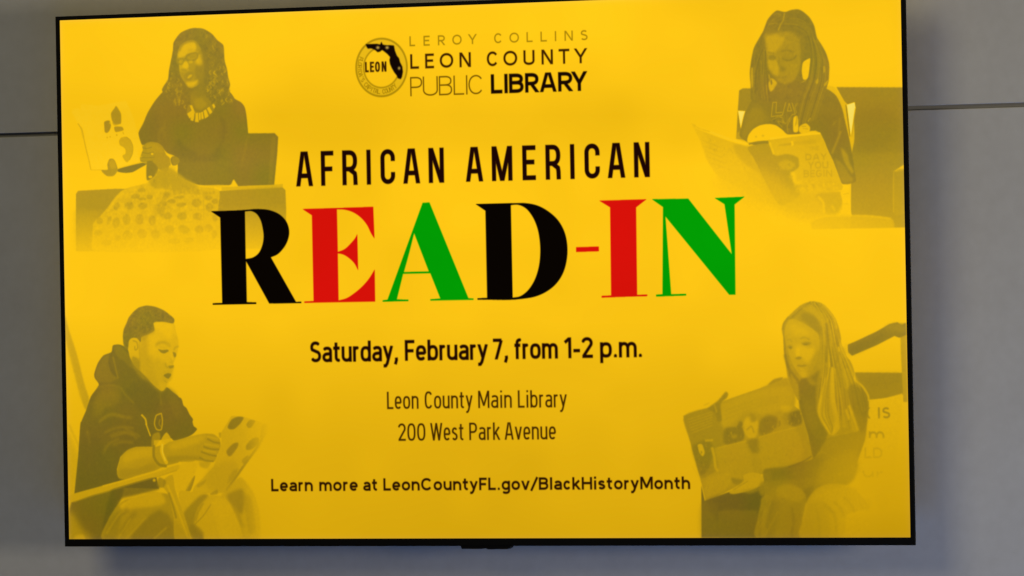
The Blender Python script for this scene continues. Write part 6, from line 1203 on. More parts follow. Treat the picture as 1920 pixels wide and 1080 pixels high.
  ('p',0.35,5,0.7,V("1412,521.1 1426.4,516.5 1446,526.6 1456.4,546.3 1449,554.3 1438.6,537.8 1424.4,527.9"),1),
  ('s',0.8,3,0.6,5,V("1454.6,546.2 1455.8,575.6 1453.3,611.3")),
  ('s',0.38,4,0.55,5,V("1449,554.3 1448.2,595 1443.8,635.7")),
  ('s',0.75,4,0.6,4,V("1474.1,556.3 1476.1,588.8 1473,611.6")),
  ('s',0.68,2,0.8,3.2,V("1386.4,535.4 1378.1,545.1 1375.2,556.5")),
  ('s',0.85,3,0.75,5,V("1378,597.4 1384.7,620.3 1400.6,640.1 1405.7,653.2")),
  ('p',0.26,2,0.95,V("1460.8,620.5 1466.4,620.6 1468.2,671.9 1474.2,702.7 1475.7,719.8 1466.1,730 1456.7,729.9 1445.7,716.1 1436.5,702.4 1434.9,688.7 1441.1,664.8 1447.1,647.7"),1),
  ('s',0.12,1.4,0.75,1.6,V("1443.8,665.6 1438,695.7 1450.2,717.7 1458.8,728.3")),
  ('s',0.55,1.4,0.43,2.3,V("1457.1,619.8 1447,665.8 1442.7,695.7 1454.6,717.5 1459.4,728.3")),
  ('s',0.65,1.4,0.51,2.2,V("1449.6,666.2 1444.3,696.9 1453.9,716.3 1460.6,728.8")),
  ('s',0.2,1.4,0.5,1.7,V("1458.7,620.5 1450.1,665 1447.9,696.8 1458.1,716.4 1460.5,729.4")),
  ('s',0.65,1.4,0.75,1.5,V("1460,620.6 1452.2,665.5 1450.4,696 1458.5,716.9 1461.5,728.9")),
  ('s',0.65,1.4,0.74,2.2,V("1460.3,620.5 1454.8,666.5 1455,696.4 1462.2,717.7 1462,728.8")),
  ('s',0.65,1.4,0.51,2.3,V("1461.4,620.2 1457.5,667.5 1456.6,696.5 1461.7,717.3 1461.9,728.6")),
  ('s',0.2,1.4,0.45,2.3,V("1462.3,621 1458.5,666.1 1459.4,697.1 1464.9,718 1461.8,729.7")),
  ('s',0.2,1.4,0.71,2.1,V("1464.5,619.6 1462.4,667.9 1463.9,697.5 1467.7,717.9 1461.2,728.4")),
  ('s',0.2,1.4,0.48,1.5,V("1463.2,668.5 1465.5,699.2 1468.3,717.7 1462.3,730.3")),
  ('s',0.2,1.4,0.58,2.3,V("1464.9,620.2 1465.8,669 1468.6,698.3 1468.9,718.4 1463,729.6")),
  ('s',0.2,1.4,0.51,1,V("1467,620.8 1466.9,668.3 1472,699.9 1471.1,716.4 1462.3,730.1")),
  ('p',0.55,5,0.55,V("1446.9,654.6 1456.7,637.6 1459.8,671.8 1466.7,702.6 1464.5,716.3 1457,716.2 1447.9,699.1 1446.6,671.7"),1),
  ('s',0.25,1.5,0.65,1.9,V("1469.5,621.4 1475.6,654.6 1481.3,690.3 1481.5,717.6")),
  ('s',0.25,1.5,0.51,1.9,V("1476.5,655.9 1482.2,690.2 1484.1,719.3")),
  ('s',0.25,1.5,0.4,1.9,V("1478.3,654.2 1483.2,689.6 1486.7,718.6")),
  ('s',0.45,1.5,0.53,1.1,V("1477,620.7 1482,653.7 1486.8,688.6 1490,720.4")),
  ('s',0.45,1.5,0.46,1.3,V("1484.6,651.7 1489.6,687.8 1492.1,722.2")),
  ('s',0.8,1.5,0.51,1.6,V("1485.3,651.8 1489,688.5 1493.2,721.1")),
  ('s',0.45,1.5,0.44,1.9,V("1482.3,620.7 1486.6,652.6 1491.3,687.3 1496,723.4")),
  ('s',0.25,1.5,0.73,1.5,V("1488.2,651.5 1494.5,685.1 1498.9,723")),
  ('s',0.25,1.5,0.46,2.1,V("1485,621.2 1491.3,650.6 1496.2,684.6 1502.2,725.5")),
  ('s',0.45,1.5,0.64,1.5,V("1493.9,649 1497,685.7 1503,724.6")),
  ('s',0.25,1.5,0.38,1.8,V("1488.7,621.1 1495.7,648.6 1499.6,683.2 1505.1,727")),
  ('s',0.25,1.5,0.49,1.5,V("1496.8,647.7 1502.7,684.5 1507.2,726.8")),
  ('s',0.45,1.5,0.64,2,V("1493.7,620.1 1498.2,646.6 1503.4,682.8 1511,727.2")),
  ('p',0.72,5,0.25,V("1470.2,620.7 1479.6,620.8 1486.4,655 1489.6,685.8 1481.5,716.4 1477.9,706.2 1471.1,671.9"),1),
  ('s',0.12,2.2,0.85,5,V("1493.4,682.4 1500.6,699.5 1509.5,723.5")),
  ('s',0.12,2.5,0.7,4,V("1487.6,689.2 1492.9,706.3")),
  ('s',0.35,5,0.5,6,V("1483.3,625.9 1488.3,655")),
  ('p',0.86,3,0.92,V("1407.2,639.1 1428.4,638.6 1431.8,654.4 1433.7,676.7 1433,688.7 1439.3,705.8 1450.3,723 1452.9,731.6 1439.3,753.7 1427.7,767.7 1418.6,751.8 1411.7,717.6 1407,688.4 1402.4,662.7"),1),
  ('p',0.72,9,0.6,V("1409.7,676.4 1429.5,678.4 1435.1,700.6 1442,712.7 1426.7,722.8 1413.7,712.4"),1),
  ('p',0.78,4,0.75,V("1490.1,660.2 1497.9,646.6 1514.6,655.3 1521.7,675.9 1524,699.7 1520.7,723.6 1511.3,726.9 1502.4,701.3 1495.3,680.7"),1),
  ('p',0.36,1.6,1,V("1377.7,564.7 1379.8,551.7 1386.3,540.3 1397.2,538.9 1415,547.3 1429.2,555.6 1439.8,565.6 1442.2,581.9 1439.2,598.1 1433.5,614.4 1424.2,627.3 1416.9,635.3 1409.7,635.3 1400.8,627 1392.1,613.9 1386.1,597.5 1382.7,587.6"),1),
  ('p',0.24,6,0.5,V("1398.6,558.5 1416.7,555.5 1432.6,565.5 1427.2,568.6 1407.4,568.4 1393,568.2"),1),
  ('p',0.14,6,0.75,V("1396.3,584.5 1405.3,581.4 1423.2,588.2 1432.3,585 1432,598 1419.1,610.9 1406.8,601 1395.9,600.8"),1),
  ('p',0.48,3,0.5,V("1378.6,566.3 1384.1,564.8 1381.9,581.1 1386.1,597.5 1383.5,594.2 1378.4,577.8"),1),
  ('p',0.2,6,0.5,V("1391.7,545.3 1407.8,550.4 1420.1,562 1402.1,565 1387.8,558.3"),1),
  ('p',0.1,3,0.6,V("1399.8,587.8 1404.3,587.9 1405,601 1399.6,600.9"),1),
  ('p',0.52,5,0.7,V("1424.5,611 1439.4,588.4 1440.9,601.4 1431.5,624.1 1418.7,635.4 1415.2,630.4"),1),
  ('s',0.62,2,0.6,2.4,V("1407.3,571.6 1414.6,569.3 1423.5,573.5")),
  ('p',0.72,2.4,0.75,V("1408.1,579 1414.4,577.4 1421.6,577 1427,579.2 1421.5,582.4 1413.4,582.5"),1),
  ('p',0.9,1.3,0.6,V("1412.6,580.2 1419.8,580.3 1418.8,582.2 1413.4,581.8"),1),
  ('s',0.6,2,0.6,2.2,V("1382.1,574.6 1387.5,572.2 1391.9,576.3")),
  ('p',0.7,2.4,0.75,V("1382.8,583.5 1388.2,582 1392.7,585.3 1389.9,588.5 1384.5,587.6"),1),
  ('p',0.9,1.3,0.6,V("1386.3,585.2 1390.5,584.8 1390.1,587.1 1386.8,587.3"),1),
  ('p',0.72,1.6,0.8,V("1396.8,603.3 1403.2,600.9 1409.4,602.6 1404.8,606.2 1399.5,605.5"),1),
  ('s',0.4,3,0.5,3,V("1396.2,587.8 1395,600.8")),
  ('p',0.66,1.6,0.85,V("1398.9,616.5 1402.9,614.3 1407.4,615.3 1412.8,614.4 1419.1,615.5 1414.5,617.7 1407.3,618.1"),1),
  ('p',0.46,2.2,0.6,V("1401.9,620.5 1414.5,619.3 1412.6,622.9 1404.5,623.5"),1),
  ('s',0.15,2,0.5,2.4,V("1404.5,621.3 1413.5,622.3")),
  ('p',0.2,4,0.6,V("1404.4,627.1 1418.8,627.2 1415.1,635.3 1407.9,635.2"),1),
  ('p',0.85,4,0.8,V("1406,638.5 1418.6,637 1431.3,630.6 1440.4,624.2 1436.5,643.7 1432.4,666.5 1414.4,669.6 1403.9,653.1"),1),
  ('p',0.4,4,0.5,V("1416.8,637 1425.8,637.1 1434.6,647 1425.6,648.5"),1),
  ('p',0.38,3,0.5,V("1476.1,588.8 1486,585.7 1489.4,595.5 1483.8,608.5 1476.8,601.9"),1),
  ('s',0.1,1.8,0.7,3,V("1476.2,585.6 1476.9,593.7")),
  ('p',0.65,2,0.9,V("1346.3,646.8 1357.3,637.9 1373.6,634.9 1369.9,641.3 1353.5,648.5"),1),
  ('p',0.55,4,0.8,V("1335.3,652.4 1382.6,635 1393.3,643.2 1396.3,672.6 1388.5,701.9 1373.8,718.1 1327.6,675.2"),1),
  ('p',0.47,1.3,1,V("1189.3,697.1 1242.5,682.2 1263.2,673.1 1338.4,650.4 1379.4,636.6 1383.5,652.9 1392,681.6 1405.3,689.9 1418,730.7 1425.1,767.5 1380.9,783.5 1340.1,791.4 1312.7,803.5 1273.8,820.7 1227.9,840 1219.5,805.1 1211,774.3 1200.4,735.2"),0),
  ('s',0.18,1,0.3,1.6,V("1204,780.4 1219.5,807.1 1228,839")),
  ('p',0.62,2,0.85,V("1190.2,697.1 1242.5,683.2 1258.2,692.6 1264,745.9 1245.7,751.9 1254.1,782.7 1228.8,799 1219.6,801 1200.3,737.2"),1),
  ('s',0.48,1.2,0.75,2.2,V("1197.6,703.3 1243.5,690.4")),
  ('s',0.48,1.2,0.75,2.2,V("1198.9,707.8 1243.4,694.9")),
  ('s',0.48,1.2,0.75,2.2,V("1200.2,712.4 1243.3,699.4")),
  ('s',0.48,1.2,0.75,2.2,V("1201.4,716.9 1243.2,703.9")),
  ('s',0.48,1.2,0.75,2.2,V("1202.7,721.4 1243.1,708.4")),
  ('s',0.48,1.2,0.75,2.2,V("1204,726 1243,712.9")),
  ('p',0.88,4,0.6,V("1204.7,747.5 1234.6,737.5 1243.3,754 1235.9,782.6 1219.7,796.9 1211,774.3"),1),
  ('p',0.1,1.5,0.85,V("1215,745.5 1223,744.6 1227.8,757.9 1223.8,764.5 1217.7,757.9"),1),
  ('s',0.25,2,0.8,5,V("1241.1,749.8 1245.4,766.3 1247.3,782.7 1251.7,788.9")),
  ('s',0.3,1.5,0.7,4,V("1228.8,738.5 1243.7,737.6")),
  ('p',0.34,5,0.75,V("1263.1,676.2 1338.4,653.5 1383.6,650.9 1389.7,681.6 1373.8,689.6 1337.5,695.4 1305.9,691 1273.7,713.2 1260,715.1 1258.2,694.6"),1),
  ('s',0.5,3,0.4,3,V("1267.4,688.6 1324.4,671.7 1365.2,667")),
  ('s',0.5,3,0.4,3,V("1267.3,695.7 1324.3,677.8 1365.1,671.1")),
  ('s',0.5,3,0.4,3,V("1267.1,702.9 1324.2,684 1365.1,675.2")),
  ('p',0.86,3,0.85,V("1264.5,719.3 1287.3,715.4 1292,707.2 1298.8,709.3 1300.5,735.9 1277.6,746 1264,743.9"),1),
  ('p',0.5,3,0.8,V("1287.9,731.7 1287.4,733.2 1286.2,734.3 1284.4,735.1 1282.4,735.4 1280.3,735.1 1278.5,734.3 1277.4,733.1 1277,731.7 1277.4,730.3 1278.6,729.1 1280.4,728.3 1282.5,728 1284.6,728.3 1286.3,729.1 1287.5,730.3"),1),
  ('p',0.2,3,0.85,V("1302.2,705.3 1309.2,699.2 1314.6,709.5 1326,705.5 1328,717.8 1320.9,734.1 1307.3,733.9 1298.6,717.5"),1),
  ('p',0.6,2.5,0.8,V("1312.7,693.1 1321.7,697.2 1323.8,705.4 1316.9,707.4"),1),
  ('s',0.62,2,0.7,2.5,V("1305.3,721.7 1314.5,715.6 1318.8,725.9")),
  ('p',0.82,4,0.85,V("1330.6,705.5 1346.5,697.5 1362.3,701.7 1359.7,718 1341.4,730.1 1327.8,728"),1),
  ('p',0.95,3,0.85,V("1382.7,695.8 1403.1,689.8 1407.2,710.3 1395.8,716.3 1382.4,712.1"),1),
  ('p',0.62,4,0.7,V("1373.7,695.7 1385,693.7 1384.6,714.1 1373.4,710"),1),
  ('p',0.2,3,0.6,V("1369.4,681.4 1389.7,683.6 1382.8,691.7 1371.5,691.6"),1),
  ('p',0.8,4,0.75,V("1304.9,740.1 1325.4,736.1 1329.5,758.7 1313.6,758.5 1307,750.3"),1),
  ('p',0.4,4,0.6,V("1252.5,752 1304.9,741.1 1313.4,770.8 1312.8,801.5 1274.2,801.3 1251.8,786.8"),1),
  ('s',0.25,1.5,0.6,2,V("1251.4,750.9 1305,739.7")),
  ('s',0.25,1.6,0.6,2.2,V("1327.7,734.1 1370.9,723.2 1407,716.4")),
  ('p',0.38,6,0.6,V("1329.9,736.2 1407,720.5 1413.1,751.1 1394.6,775.4 1335.7,787.3"),1),
  ('p',0.55,5,0.6,V("1393.6,714.2 1411.5,718.5 1424.1,765.4 1408.2,769.4 1406.5,742.9"),1),
  ('p',0.3,5,0.5,V("1228.7,803.1 1272.2,791 1274,811.5 1230.3,833.9"),1),
  ('s',0.5,1.5,0.35,1.6,V("1228.2,827.7 1240.2,797")),
  ('s',0.5,1.5,0.35,1.6,V("1237.3,825.7 1249.3,797.1")),
  ('s',0.5,1.5,0.35,1.6,V("1246.5,823.7 1258.4,797.1")),
  ('s',0.5,1.5,0.35,1.6,V("1255.6,821.7 1267.5,797.2")),
  ('s',0.35,1.3,0.42,1.2,V("1390.2,694.5 1388.6,696.2 1390.6,697.9")),
  ('s',0.35,1.3,0.3,1.7,V("1355.8,719.4 1357,720.9 1355.3,722.2")),
  ('s',0.35,1.3,0.36,1.3,V("1294.6,731 1295.7,732.2 1294.2,733.4")),
  ('s',0.5,1.3,0.27,1.2,V("1394.4,694.1 1395.7,695.6 1393.9,697.1")),
  ('s',0.35,1.3,0.32,1.3,V("1386.3,710.6 1387.9,712.4 1385.7,714")),
  ('s',0.35,1.3,0.34,1.4,V("1355.5,723 1354.2,724.3 1355.7,725.6")),
  ('s',0.35,1.3,0.33,1.2,V("1365.7,701.2 1367.3,703 1365.1,704.8")),
  ('s',0.95,1.3,0.6,1.2,V("1343.7,703.8 1345.4,705.7 1343.1,707.6")),
  ('s',0.95,1.3,0.4,1.4,V("1340.3,703.9 1338.4,706 1340.8,708")),
  ('s',0.5,1.3,0.47,1.3,V("1301.7,716.5 1300.4,717.8 1301.9,719.2")),
  ('s',0.5,1.3,0.25,1.3,V("1371.6,719.3 1369.5,721.5 1372.1,723.7")),
  ('s',0.35,1.3,0.53,1.7,V("1381.5,706.6 1380.4,707.7 1381.7,708.9")),
  ('s',0.95,1.3,0.46,1.5,V("1282.1,725.2 1279.8,727.7 1282.7,730.2")),
  ('s',0.95,1.3,0.4,1.9,V("1364.8,711.5 1366.6,713.5 1364.1,715.5")),
  ('s',0.35,1.3,0.26,1.7,V("1267.5,719.2 1265.7,721.2 1267.9,723")),
  ('s',0.35,1.3,0.5,1.5,V("1311.1,717.4 1312.4,718.8 1310.6,720.3")),
  ('s',0.35,1.3,0.37,1.6,V("1298.8,715 1297.3,716.7 1299.2,718.3")),
  ('s',0.95,1.3,0.53,1.7,V("1272,724.8 1270.1,726.8 1272.5,728.8")),
  ('s',0.95,1.3,0.55,1.8,V("1290.4,714.4 1288.2,716.7 1291,719.1")),
  ('s',0.35,1.3,0.55,1.9,V("1278.2,724.7 1276.5,726.6 1278.6,728.4")),
  ('s',0.35,1.3,0.24,1.1,V("1288,715.6 1289.2,717 1287.5,718.3")),
  ('s',0.35,1.3,0.32,1.2,V("1375,705.3 1376.9,707.4 1374.4,709.5")),
  ('s',0.35,1.3,0.41,1,V("1272.6,729.3 1273.5,730.4 1272.1,731.6")),
  ('s',0.5,1.3,0.46,1.6,V("1273.7,736.3 1272.2,737.9 1274.1,739.6")),
  ('s',0.35,1.3,0.35,1.6,V("1323.4,721.3 1325.1,723.2 1322.8,725")),
  ('s',0.35,1.3,0.6,1.4,V("1355.3,714.6 1353,717 1355.9,719.4")),
  ('s',0.35,1.3,0.56,1.9,V("1404.7,693.9 1405.9,695.3 1404.2,696.6")),
  ('s',0.5,1.3,0.53,1.9,V("1388.1,710 1389.3,711.3 1387.7,712.7")),
  ('s',0.35,1.3,0.56,1.2,V("1338.7,726.1 1336.9,727.9 1339.2,729.8")),
  ('s',0.5,1.3,0.49,1.3,V("1369.2,698.1 1367.8,699.5 1369.5,701")),
  ('s',0.35,1.3,0.54,1.6,V("1384.3,717.5 1382.9,719 1384.6,720.4")),
  ('s',0.35,1.3,0.56,1.1,V("1287.4,713.2 1285.4,715.2 1287.8,717.4")),
  ('s',0.95,1.3,0.56,1.7,V("1391,701.3 1389.6,702.7 1391.3,704.1")),
  ('s',0.35,1.3,0.53,1.9,V("1321.6,723.3 1320.4,724.6 1321.9,726")),
  ('s',0.95,1.3,0.49,1.1,V("1368.2,707.8 1365.9,710.3 1368.8,712.7")),
  ('s',0.35,1.3,0.31,1,V("1393.6,709 1391.4,711.3 1394.1,713.6")),
  ('s',0.5,1.3,0.43,1.9,V("1400.4,705.2 1402.2,707.2 1399.8,709.1")),
  ('s',0.5,1.3,0.34,1.9,V("1396.8,696.2 1394.4,698.6 1397.3,701.1")),
  ('s',0.95,1.3,0.31,1.9,V("1367,706.7 1365.2,708.8 1367.5,710.7")),
  ('s',0.5,1.3,0.55,1.3,V("1368.3,700.4 1369.9,702.1 1367.9,703.8")),
  ('s',0.56,1.3,0.34,1.8,V("1278.2,757.3 1275.8,759.8 1278.8,762.4")),
  ('s',0.56,1.3,0.41,1.3,V("1338.4,767.1 1340.6,769.5 1337.6,772")),
  ('s',0.32,1.3,0.34,2,V("1388.5,751 1389.8,752.5 1388,754")),
  ('s',0.62,1.3,0.43,1.2,V("1337.1,766.9 1335.2,768.9 1337.6,770.9")),
  ('s',0.62,1.3,0.36,1.9,V("1391.7,744.5 1388.8,747.5 1392.4,750.4")),
  ('s',0.62,1.3,0.3,1.9,V("1329,772.7 1331.5,775.4 1328.2,778")),
  ('s',0.62,1.3,0.44,1.8,V("1306.2,791.3 1304.4,793.2 1306.7,795")),
  ('s',0.32,1.3,0.29,1.6,V("1335,783.5 1337.7,786.7 1333.9,789.7")),
  ('s',0.62,1.3,0.21,2,V("1380.9,749.4 1378.6,752 1381.6,754.5")),
  ('s',0.32,1.3,0.44,2.1,V("1342,756.1 1340.7,757.5 1342.4,759")),
  ('s',0.32,1.3,0.31,1.9,V("1274.5,779.6 1277.4,782.8 1273.5,785.8")),
  ('s',0.62,1.3,0.36,1.6,V("1317.3,778 1315.9,779.5 1317.6,781")),
  ('s',0.56,1.3,0.23,1.5,V("1348.9,741.3 1351.1,743.7 1348.2,746")),
  ('s',0.62,1.3,0.26,1.4,V("1283.1,787.2 1280.7,789.9 1283.8,792.4")),
  ('s',0.32,1.3,0.32,1.2,V("1310.6,783.2 1313.4,786.3 1309.6,789.5")),
  ('s',0.62,1.3,0.24,1.5,V("1399.2,761.5 1397.2,763.7 1399.7,766")),
  ('s',0.62,1.3,0.33,1.4,V("1328.1,751.8 1326.4,753.6 1328.5,755.3")),
  ('s',0.56,1.3,0.26,1.3,V("1322.7,750.5 1321.2,752.1 1323,753.6")),
  ('s',0.32,1.3,0.2,1.4,V("1342.4,764.2 1340.9,765.8 1342.8,767.4")),
  ('s',0.62,1.3,0.44,1.4,V("1333.5,747.6 1331.7,749.5 1333.9,751.5")),
  ('s',0.56,1.3,0.44,1.5,V("1279.1,766 1281,768.2 1278.4,770.4")),
  ('s',0.62,1.3,0.4,1.6,V("1376.3,759.9 1378.5,762.3 1375.6,764.7")),
  ('s',0.62,1.3,0.35,2,V("1266,769.6 1263.5,772.2 1266.6,774.8")),
  ('s',0.32,1.3,0.38,1.8,V("1268.6,782.4 1266.2,784.9 1269.2,787.5")),
  ('s',0.56,1.3,0.27,1.5,V("1339.3,740.8 1341.3,743.1 1338.7,745.3")),
  ('s',0.32,1.3,0.37,2,V("1276.9,785.2 1278.7,787.3 1276.3,789.2")),
  ('s',0.56,1.3,0.26,1.3,V("1328,745.1 1325.3,747.9 1328.7,750.7")),
  ('s',0.32,1.3,0.22,1.5,V("1325,787.6 1323.3,789.4 1325.5,791.3")),
  ('s',0.56,1.3,0.28,2.1,V("1366.5,772.5 1364.4,774.8 1367,777")),
  ('s',0.32,1.3,0.3,1.2,V("1390.9,729 1393.4,731.7 1390.2,734.4")),
  ('s',0.56,1.3,0.35,1.8,V("1270.1,766.1 1268,768.4 1270.7,770.7")),
  ('s',0.62,1.3,0.31,1.9,V("1346.2,764.3 1343.3,767.4 1346.9,770.5")),
  ('s',0.56,1.3,0.23,1.3,V("1372.6,756.8 1373.9,758.2 1372.1,759.7")),
  ('s',0.32,1.3,0.28,1.1,V("1405.4,727.7 1407.5,730 1404.7,732.4")),
  ('s',0.62,1.3,0.19,1.4,V("1368.9,738 1367.4,739.6 1369.2,741.1")),
  ('s',0.32,1.3,0.32,1.8,V("1318.8,792.8 1317.3,794.3 1319.2,795.8")),
  ('s',0.32,1.3,0.27,1.8,V("1365.4,741.3 1363.5,743.3 1365.9,745.4")),
  ('s',0.62,1.3,0.28,1.5,V("1385.1,753.8 1387.3,756.3 1384.3,758.7")),
  ('s',0.32,1.3,0.4,1.7,V("1375,756.3 1377.3,758.9 1374.2,761.3")),
  ('s',0.56,1.3,0.19,1.2,V("1283.2,790.5 1281.8,791.9 1283.6,793.4")),
  ('s',0.56,1.3,0.29,1.5,V("1319.1,760.3 1316.1,763.5 1319.7,766.6")),
  ('s',0.56,1.3,0.2,1.2,V("1275.1,794.2 1272.8,796.7 1275.7,799.1")),
  ('s',0.56,1.3,0.34,1.9,V("1345.4,755.1 1343.2,757.4 1345.9,759.7")),
  ('s',0.62,1.3,0.19,1.9,V("1315.5,774.2 1317.6,776.6 1314.7,778.9")),
  ('s',0.56,1.3,0.19,1.6,V("1298.4,788.7 1296.2,791 1298.9,793.3")),
  ('s',0.32,1.3,0.39,1.5,V("1407.8,752.9 1410.2,755.6 1406.9,758.4")),
  ('s',0.6,1.3,0.21,1,V("1244.3,815 1242.1,817.3 1244.9,819.7")),
  ('s',0.6,1.3,0.4,1.5,V("1231.8,813.9 1234.1,816.4 1231,818.9")),
  ('s',0.3,1.3,0.38,1.3,V("1242,807.4 1240.6,808.9 1242.4,810.5")),
  ('s',0.3,1.3,0.23,1.1,V("1237.6,806.6 1239.8,809 1236.8,811.5")),
  ('s',0.3,1.3,0.49,0.9,V("1248,802.1 1246.8,803.3 1248.3,804.5")),
  ('s',0.3,1.3,0.5,1.2,V("1242.4,812.3 1240.8,814.1 1242.8,815.9")),
  ('s',0.6,1.3,0.31,1.7,V("1261,805.3 1260,806.4 1261.3,807.5")),
  ('s',0.6,1.3,0.4,1.5,V("1240.7,825.9 1238.9,827.9 1241.2,829.8")),
  ('s',0.6,1.3,0.36,1,V("1270.3,797.4 1271.4,798.7 1270,799.8")),
  ('s',0.6,1.3,0.29,1.2,V("1240.2,824.4 1241.3,825.6 1239.9,826.7")),
  ('s',0.3,1.3,0.22,1.4,V("1268.2,811.7 1266.7,813.2 1268.5,814.7")),
  ('s',0.6,1.3,0.43,1.6,V("1245.9,819 1243.6,821.4 1246.5,823.8")),
  ('s',0.3,1.3,0.37,1.4,V("1237.9,814.6 1235.6,816.9 1238.3,819.2")),
  ('s',0.3,1.3,0.3,1.1,V("1271.4,804.3 1272.6,805.7 1270.9,807.1")),
  ('s',0.3,1.3,0.41,1,V("1264.2,809.1 1266.4,811.7 1263.4,814.2")),
  ('s',0.3,1.3,0.2,1,V("1239.5,814.7 1238.2,816.1 1239.9,817.4")),
  ('s',0.45,1.3,0.24,1.1,V("1217.1,767.5 1218.2,768.7 1216.8,769.9")),
  ('s',0.45,1.3,0.53,1.1,V("1218,747.7 1216.5,749.2 1218.4,750.8")),
  ('s',0.45,1.3,0.29,1.6,V("1235.5,752.8 1237.6,755.2 1234.7,757.5")),
  ('s',0.45,1.3,0.25,1.4,V("1219.2,760.5 1221.1,762.6 1218.5,764.8")),
  ('s',0.45,1.3,0.37,1.5,V("1219,783.3 1220.9,785.4 1218.3,787.5")),
  ('s',1,1.3,0.39,1.7,V("1215,749.7 1212.9,751.9 1215.6,754.3")),
  ('s',0.45,1.3,0.26,1.5,V("1214.9,762 1216.3,763.6 1214.3,765.3")),
  ('s',1,1.3,0.31,1.3,V("1226.1,789.7 1227.9,791.7 1225.5,793.7")),
  ('s',0.45,1.3,0.45,1.6,V("1231.2,744.2 1228.9,746.7 1231.8,749.2")),
  ('s',1,1.3,0.47,1.9,V("1220.8,756.3 1222.5,758 1220.3,759.8")),
  ('s',0.45,1.3,0.33,1.6,V("1226.5,776.9 1224.8,778.7 1226.9,780.5")),
  ('s',0.45,1.3,0.29,1,V("1225.6,750.9 1224.2,752.2 1225.9,753.6")),
  ('s',1,1.3,0.34,1.6,V("1221.6,773.6 1222.7,774.8 1221.3,776")),
  ('s',1,1.3,0.37,1.2,V("1212.9,769.5 1213.8,770.6 1212.5,771.7")),
  ('p',0.72,2.2,0.9,V("1234.5,685.2 1254.1,672 1268,657.8 1273,661 1270.1,668.1 1258.5,678.2 1260.2,704.9 1253.4,706.9 1246.8,692.5"),1),
  ('s',0.4,2,0.6,3,V("1247.1,678.1 1251.4,692.5")),
  ('s',0.35,2,0.5,2,V("1227.7,680 1238.1,676")),
  ('p',0.98,1.3,0.98,V("1220.3,813.2 1226.1,838.7 1274.7,822.9 1335.5,813.7 1339,845.8 1323.9,872.1 1319.2,899.5 1219,899.3"),0),
  ('p',1.12,6,0.7,V("1228.2,839.7 1272.5,826.6 1331.1,823.1 1330.6,849.5 1317.9,857 1257.3,853 1250.6,871.9"),1),
  ('p',0.9,2.5,0.8,V("1250.9,856.8 1267.8,854.6 1322.2,855.2 1321.3,899.5 1251.1,899.4"),0),
  ('p',0.84,8,0.4,V("1220.1,845.3 1247,841.7 1250.1,899.4 1219,899.3"),1),
  ('p',0.82,3,0.9,V("1336,787.3 1373.6,782.8 1407,775.5 1436.2,769.1 1456.6,782.4 1456,814.3 1414.2,831 1393.8,814 1352.2,815.7 1335.5,813.7"),1),
  ('p',0.7,8,0.6,V("1383.9,791.4 1407,778.3 1452.8,767.4 1468.6,801.2 1435.3,814.2 1404.3,808.4"),1),
  ('s',0.9,1.6,0.7,2.5,V("1379.9,783.8 1407,774.6 1423.8,765.3")),
  ('p',0.28,1.5,0.95,V("1271.5,823.8 1298.1,806 1298.3,796.5 1310.9,791.9 1327.6,793.9 1334.7,800.5 1334.6,808.1 1322.9,817.4 1306.1,823 1278.8,827.6"),1),
  ('p',0.72,3,0.8,V("1275.2,800.2 1298.1,804.1 1302.4,800.3 1289.6,811.6 1279.2,809.7"),1),
  ('p',0.55,4,0.7,V("1295.6,823 1322.9,817.4 1333.5,811.8 1329.1,819.3 1310.2,826.8"),1),
  ('s',0.6,1.4,0.6,1.8,V("1278.9,821 1295.9,811.6 1306.4,806")),
  ('p',0.66,4,0.95,V("1331.5,808 1445.9,801.1 1477.1,790 1506.3,775.2 1501.7,801.4 1482.8,816.3 1445.4,823.7 1426.6,833 1413.9,846.1 1399.7,831 1331,830.7"),1),
  ('p',0.82,3,0.7,V("1406.1,823.5 1427,814.2 1416.1,840.4 1410.9,840.4"),1),
  ('p',0.6,2.5,0.95,V("1330.9,834.4 1352.1,817.6 1373.1,810.1 1393.8,813.1 1410.1,827.3 1411.9,842.3 1405.1,872.4 1402.5,899.6 1319.2,899.5 1321.8,872.1 1328.6,845.7"),1),
  ('p',0.45,4,0.85,V("1360.4,817.6 1377.2,812 1400,817.8 1410,832.9 1393.2,842.2 1372.6,834.6 1358.1,830.8"),1),
  ('p',0.74,7,0.6,V("1339.1,842 1364.2,840.2 1359.3,872.2 1350.5,899.5 1338,899.5 1342.8,864.7"),1),
  ('p',0.62,8,0.5,V("1368.2,845.9 1401.5,846 1396.2,899.6 1363,899.6"),1),
  ('s',0.76,3,0.55,6,V("1351.7,838.3 1347.1,857.1 1338.3,883.5")),
  ('s',0.76,3,0.55,6,V("1384.8,849.7 1388.5,872.3 1383.8,898.7")),
  ('s',0.76,3,0.55,6,V("1330.5,857.1 1328,875.9 1324.4,898.5")),
  ('s',0.5,2.5,0.5,3,V("1328.1,872.1 1338.9,853.3 1347.5,842.1")),
  ('s',0.5,2.5,0.5,3,V("1321.4,894.8 1334.4,868.4")),
  ('s',0.5,2.5,0.5,3,V("1333.8,899.5 1351,872.2 1359.6,857.2")),
  ('p',0.28,3,0.9,V("1405.1,872.4 1414.1,838.6 1431,819.8 1451.9,811.5 1476.7,812.5 1501.3,820.2 1517.4,837.1 1529.5,850.3 1500.5,857.6 1483.9,865.1 1474.9,899.8 1400.4,899.6"),1),
  ('p',0.42,8,0.7,V("1411.8,846.1 1434.8,838.6 1451.2,846.2 1454.3,899.7 1404.5,899.6"),1),
  ('p',0.52,4,0.6,V("1451.3,842.5 1463.5,853.8 1467.4,865 1455.1,857.5"),1),
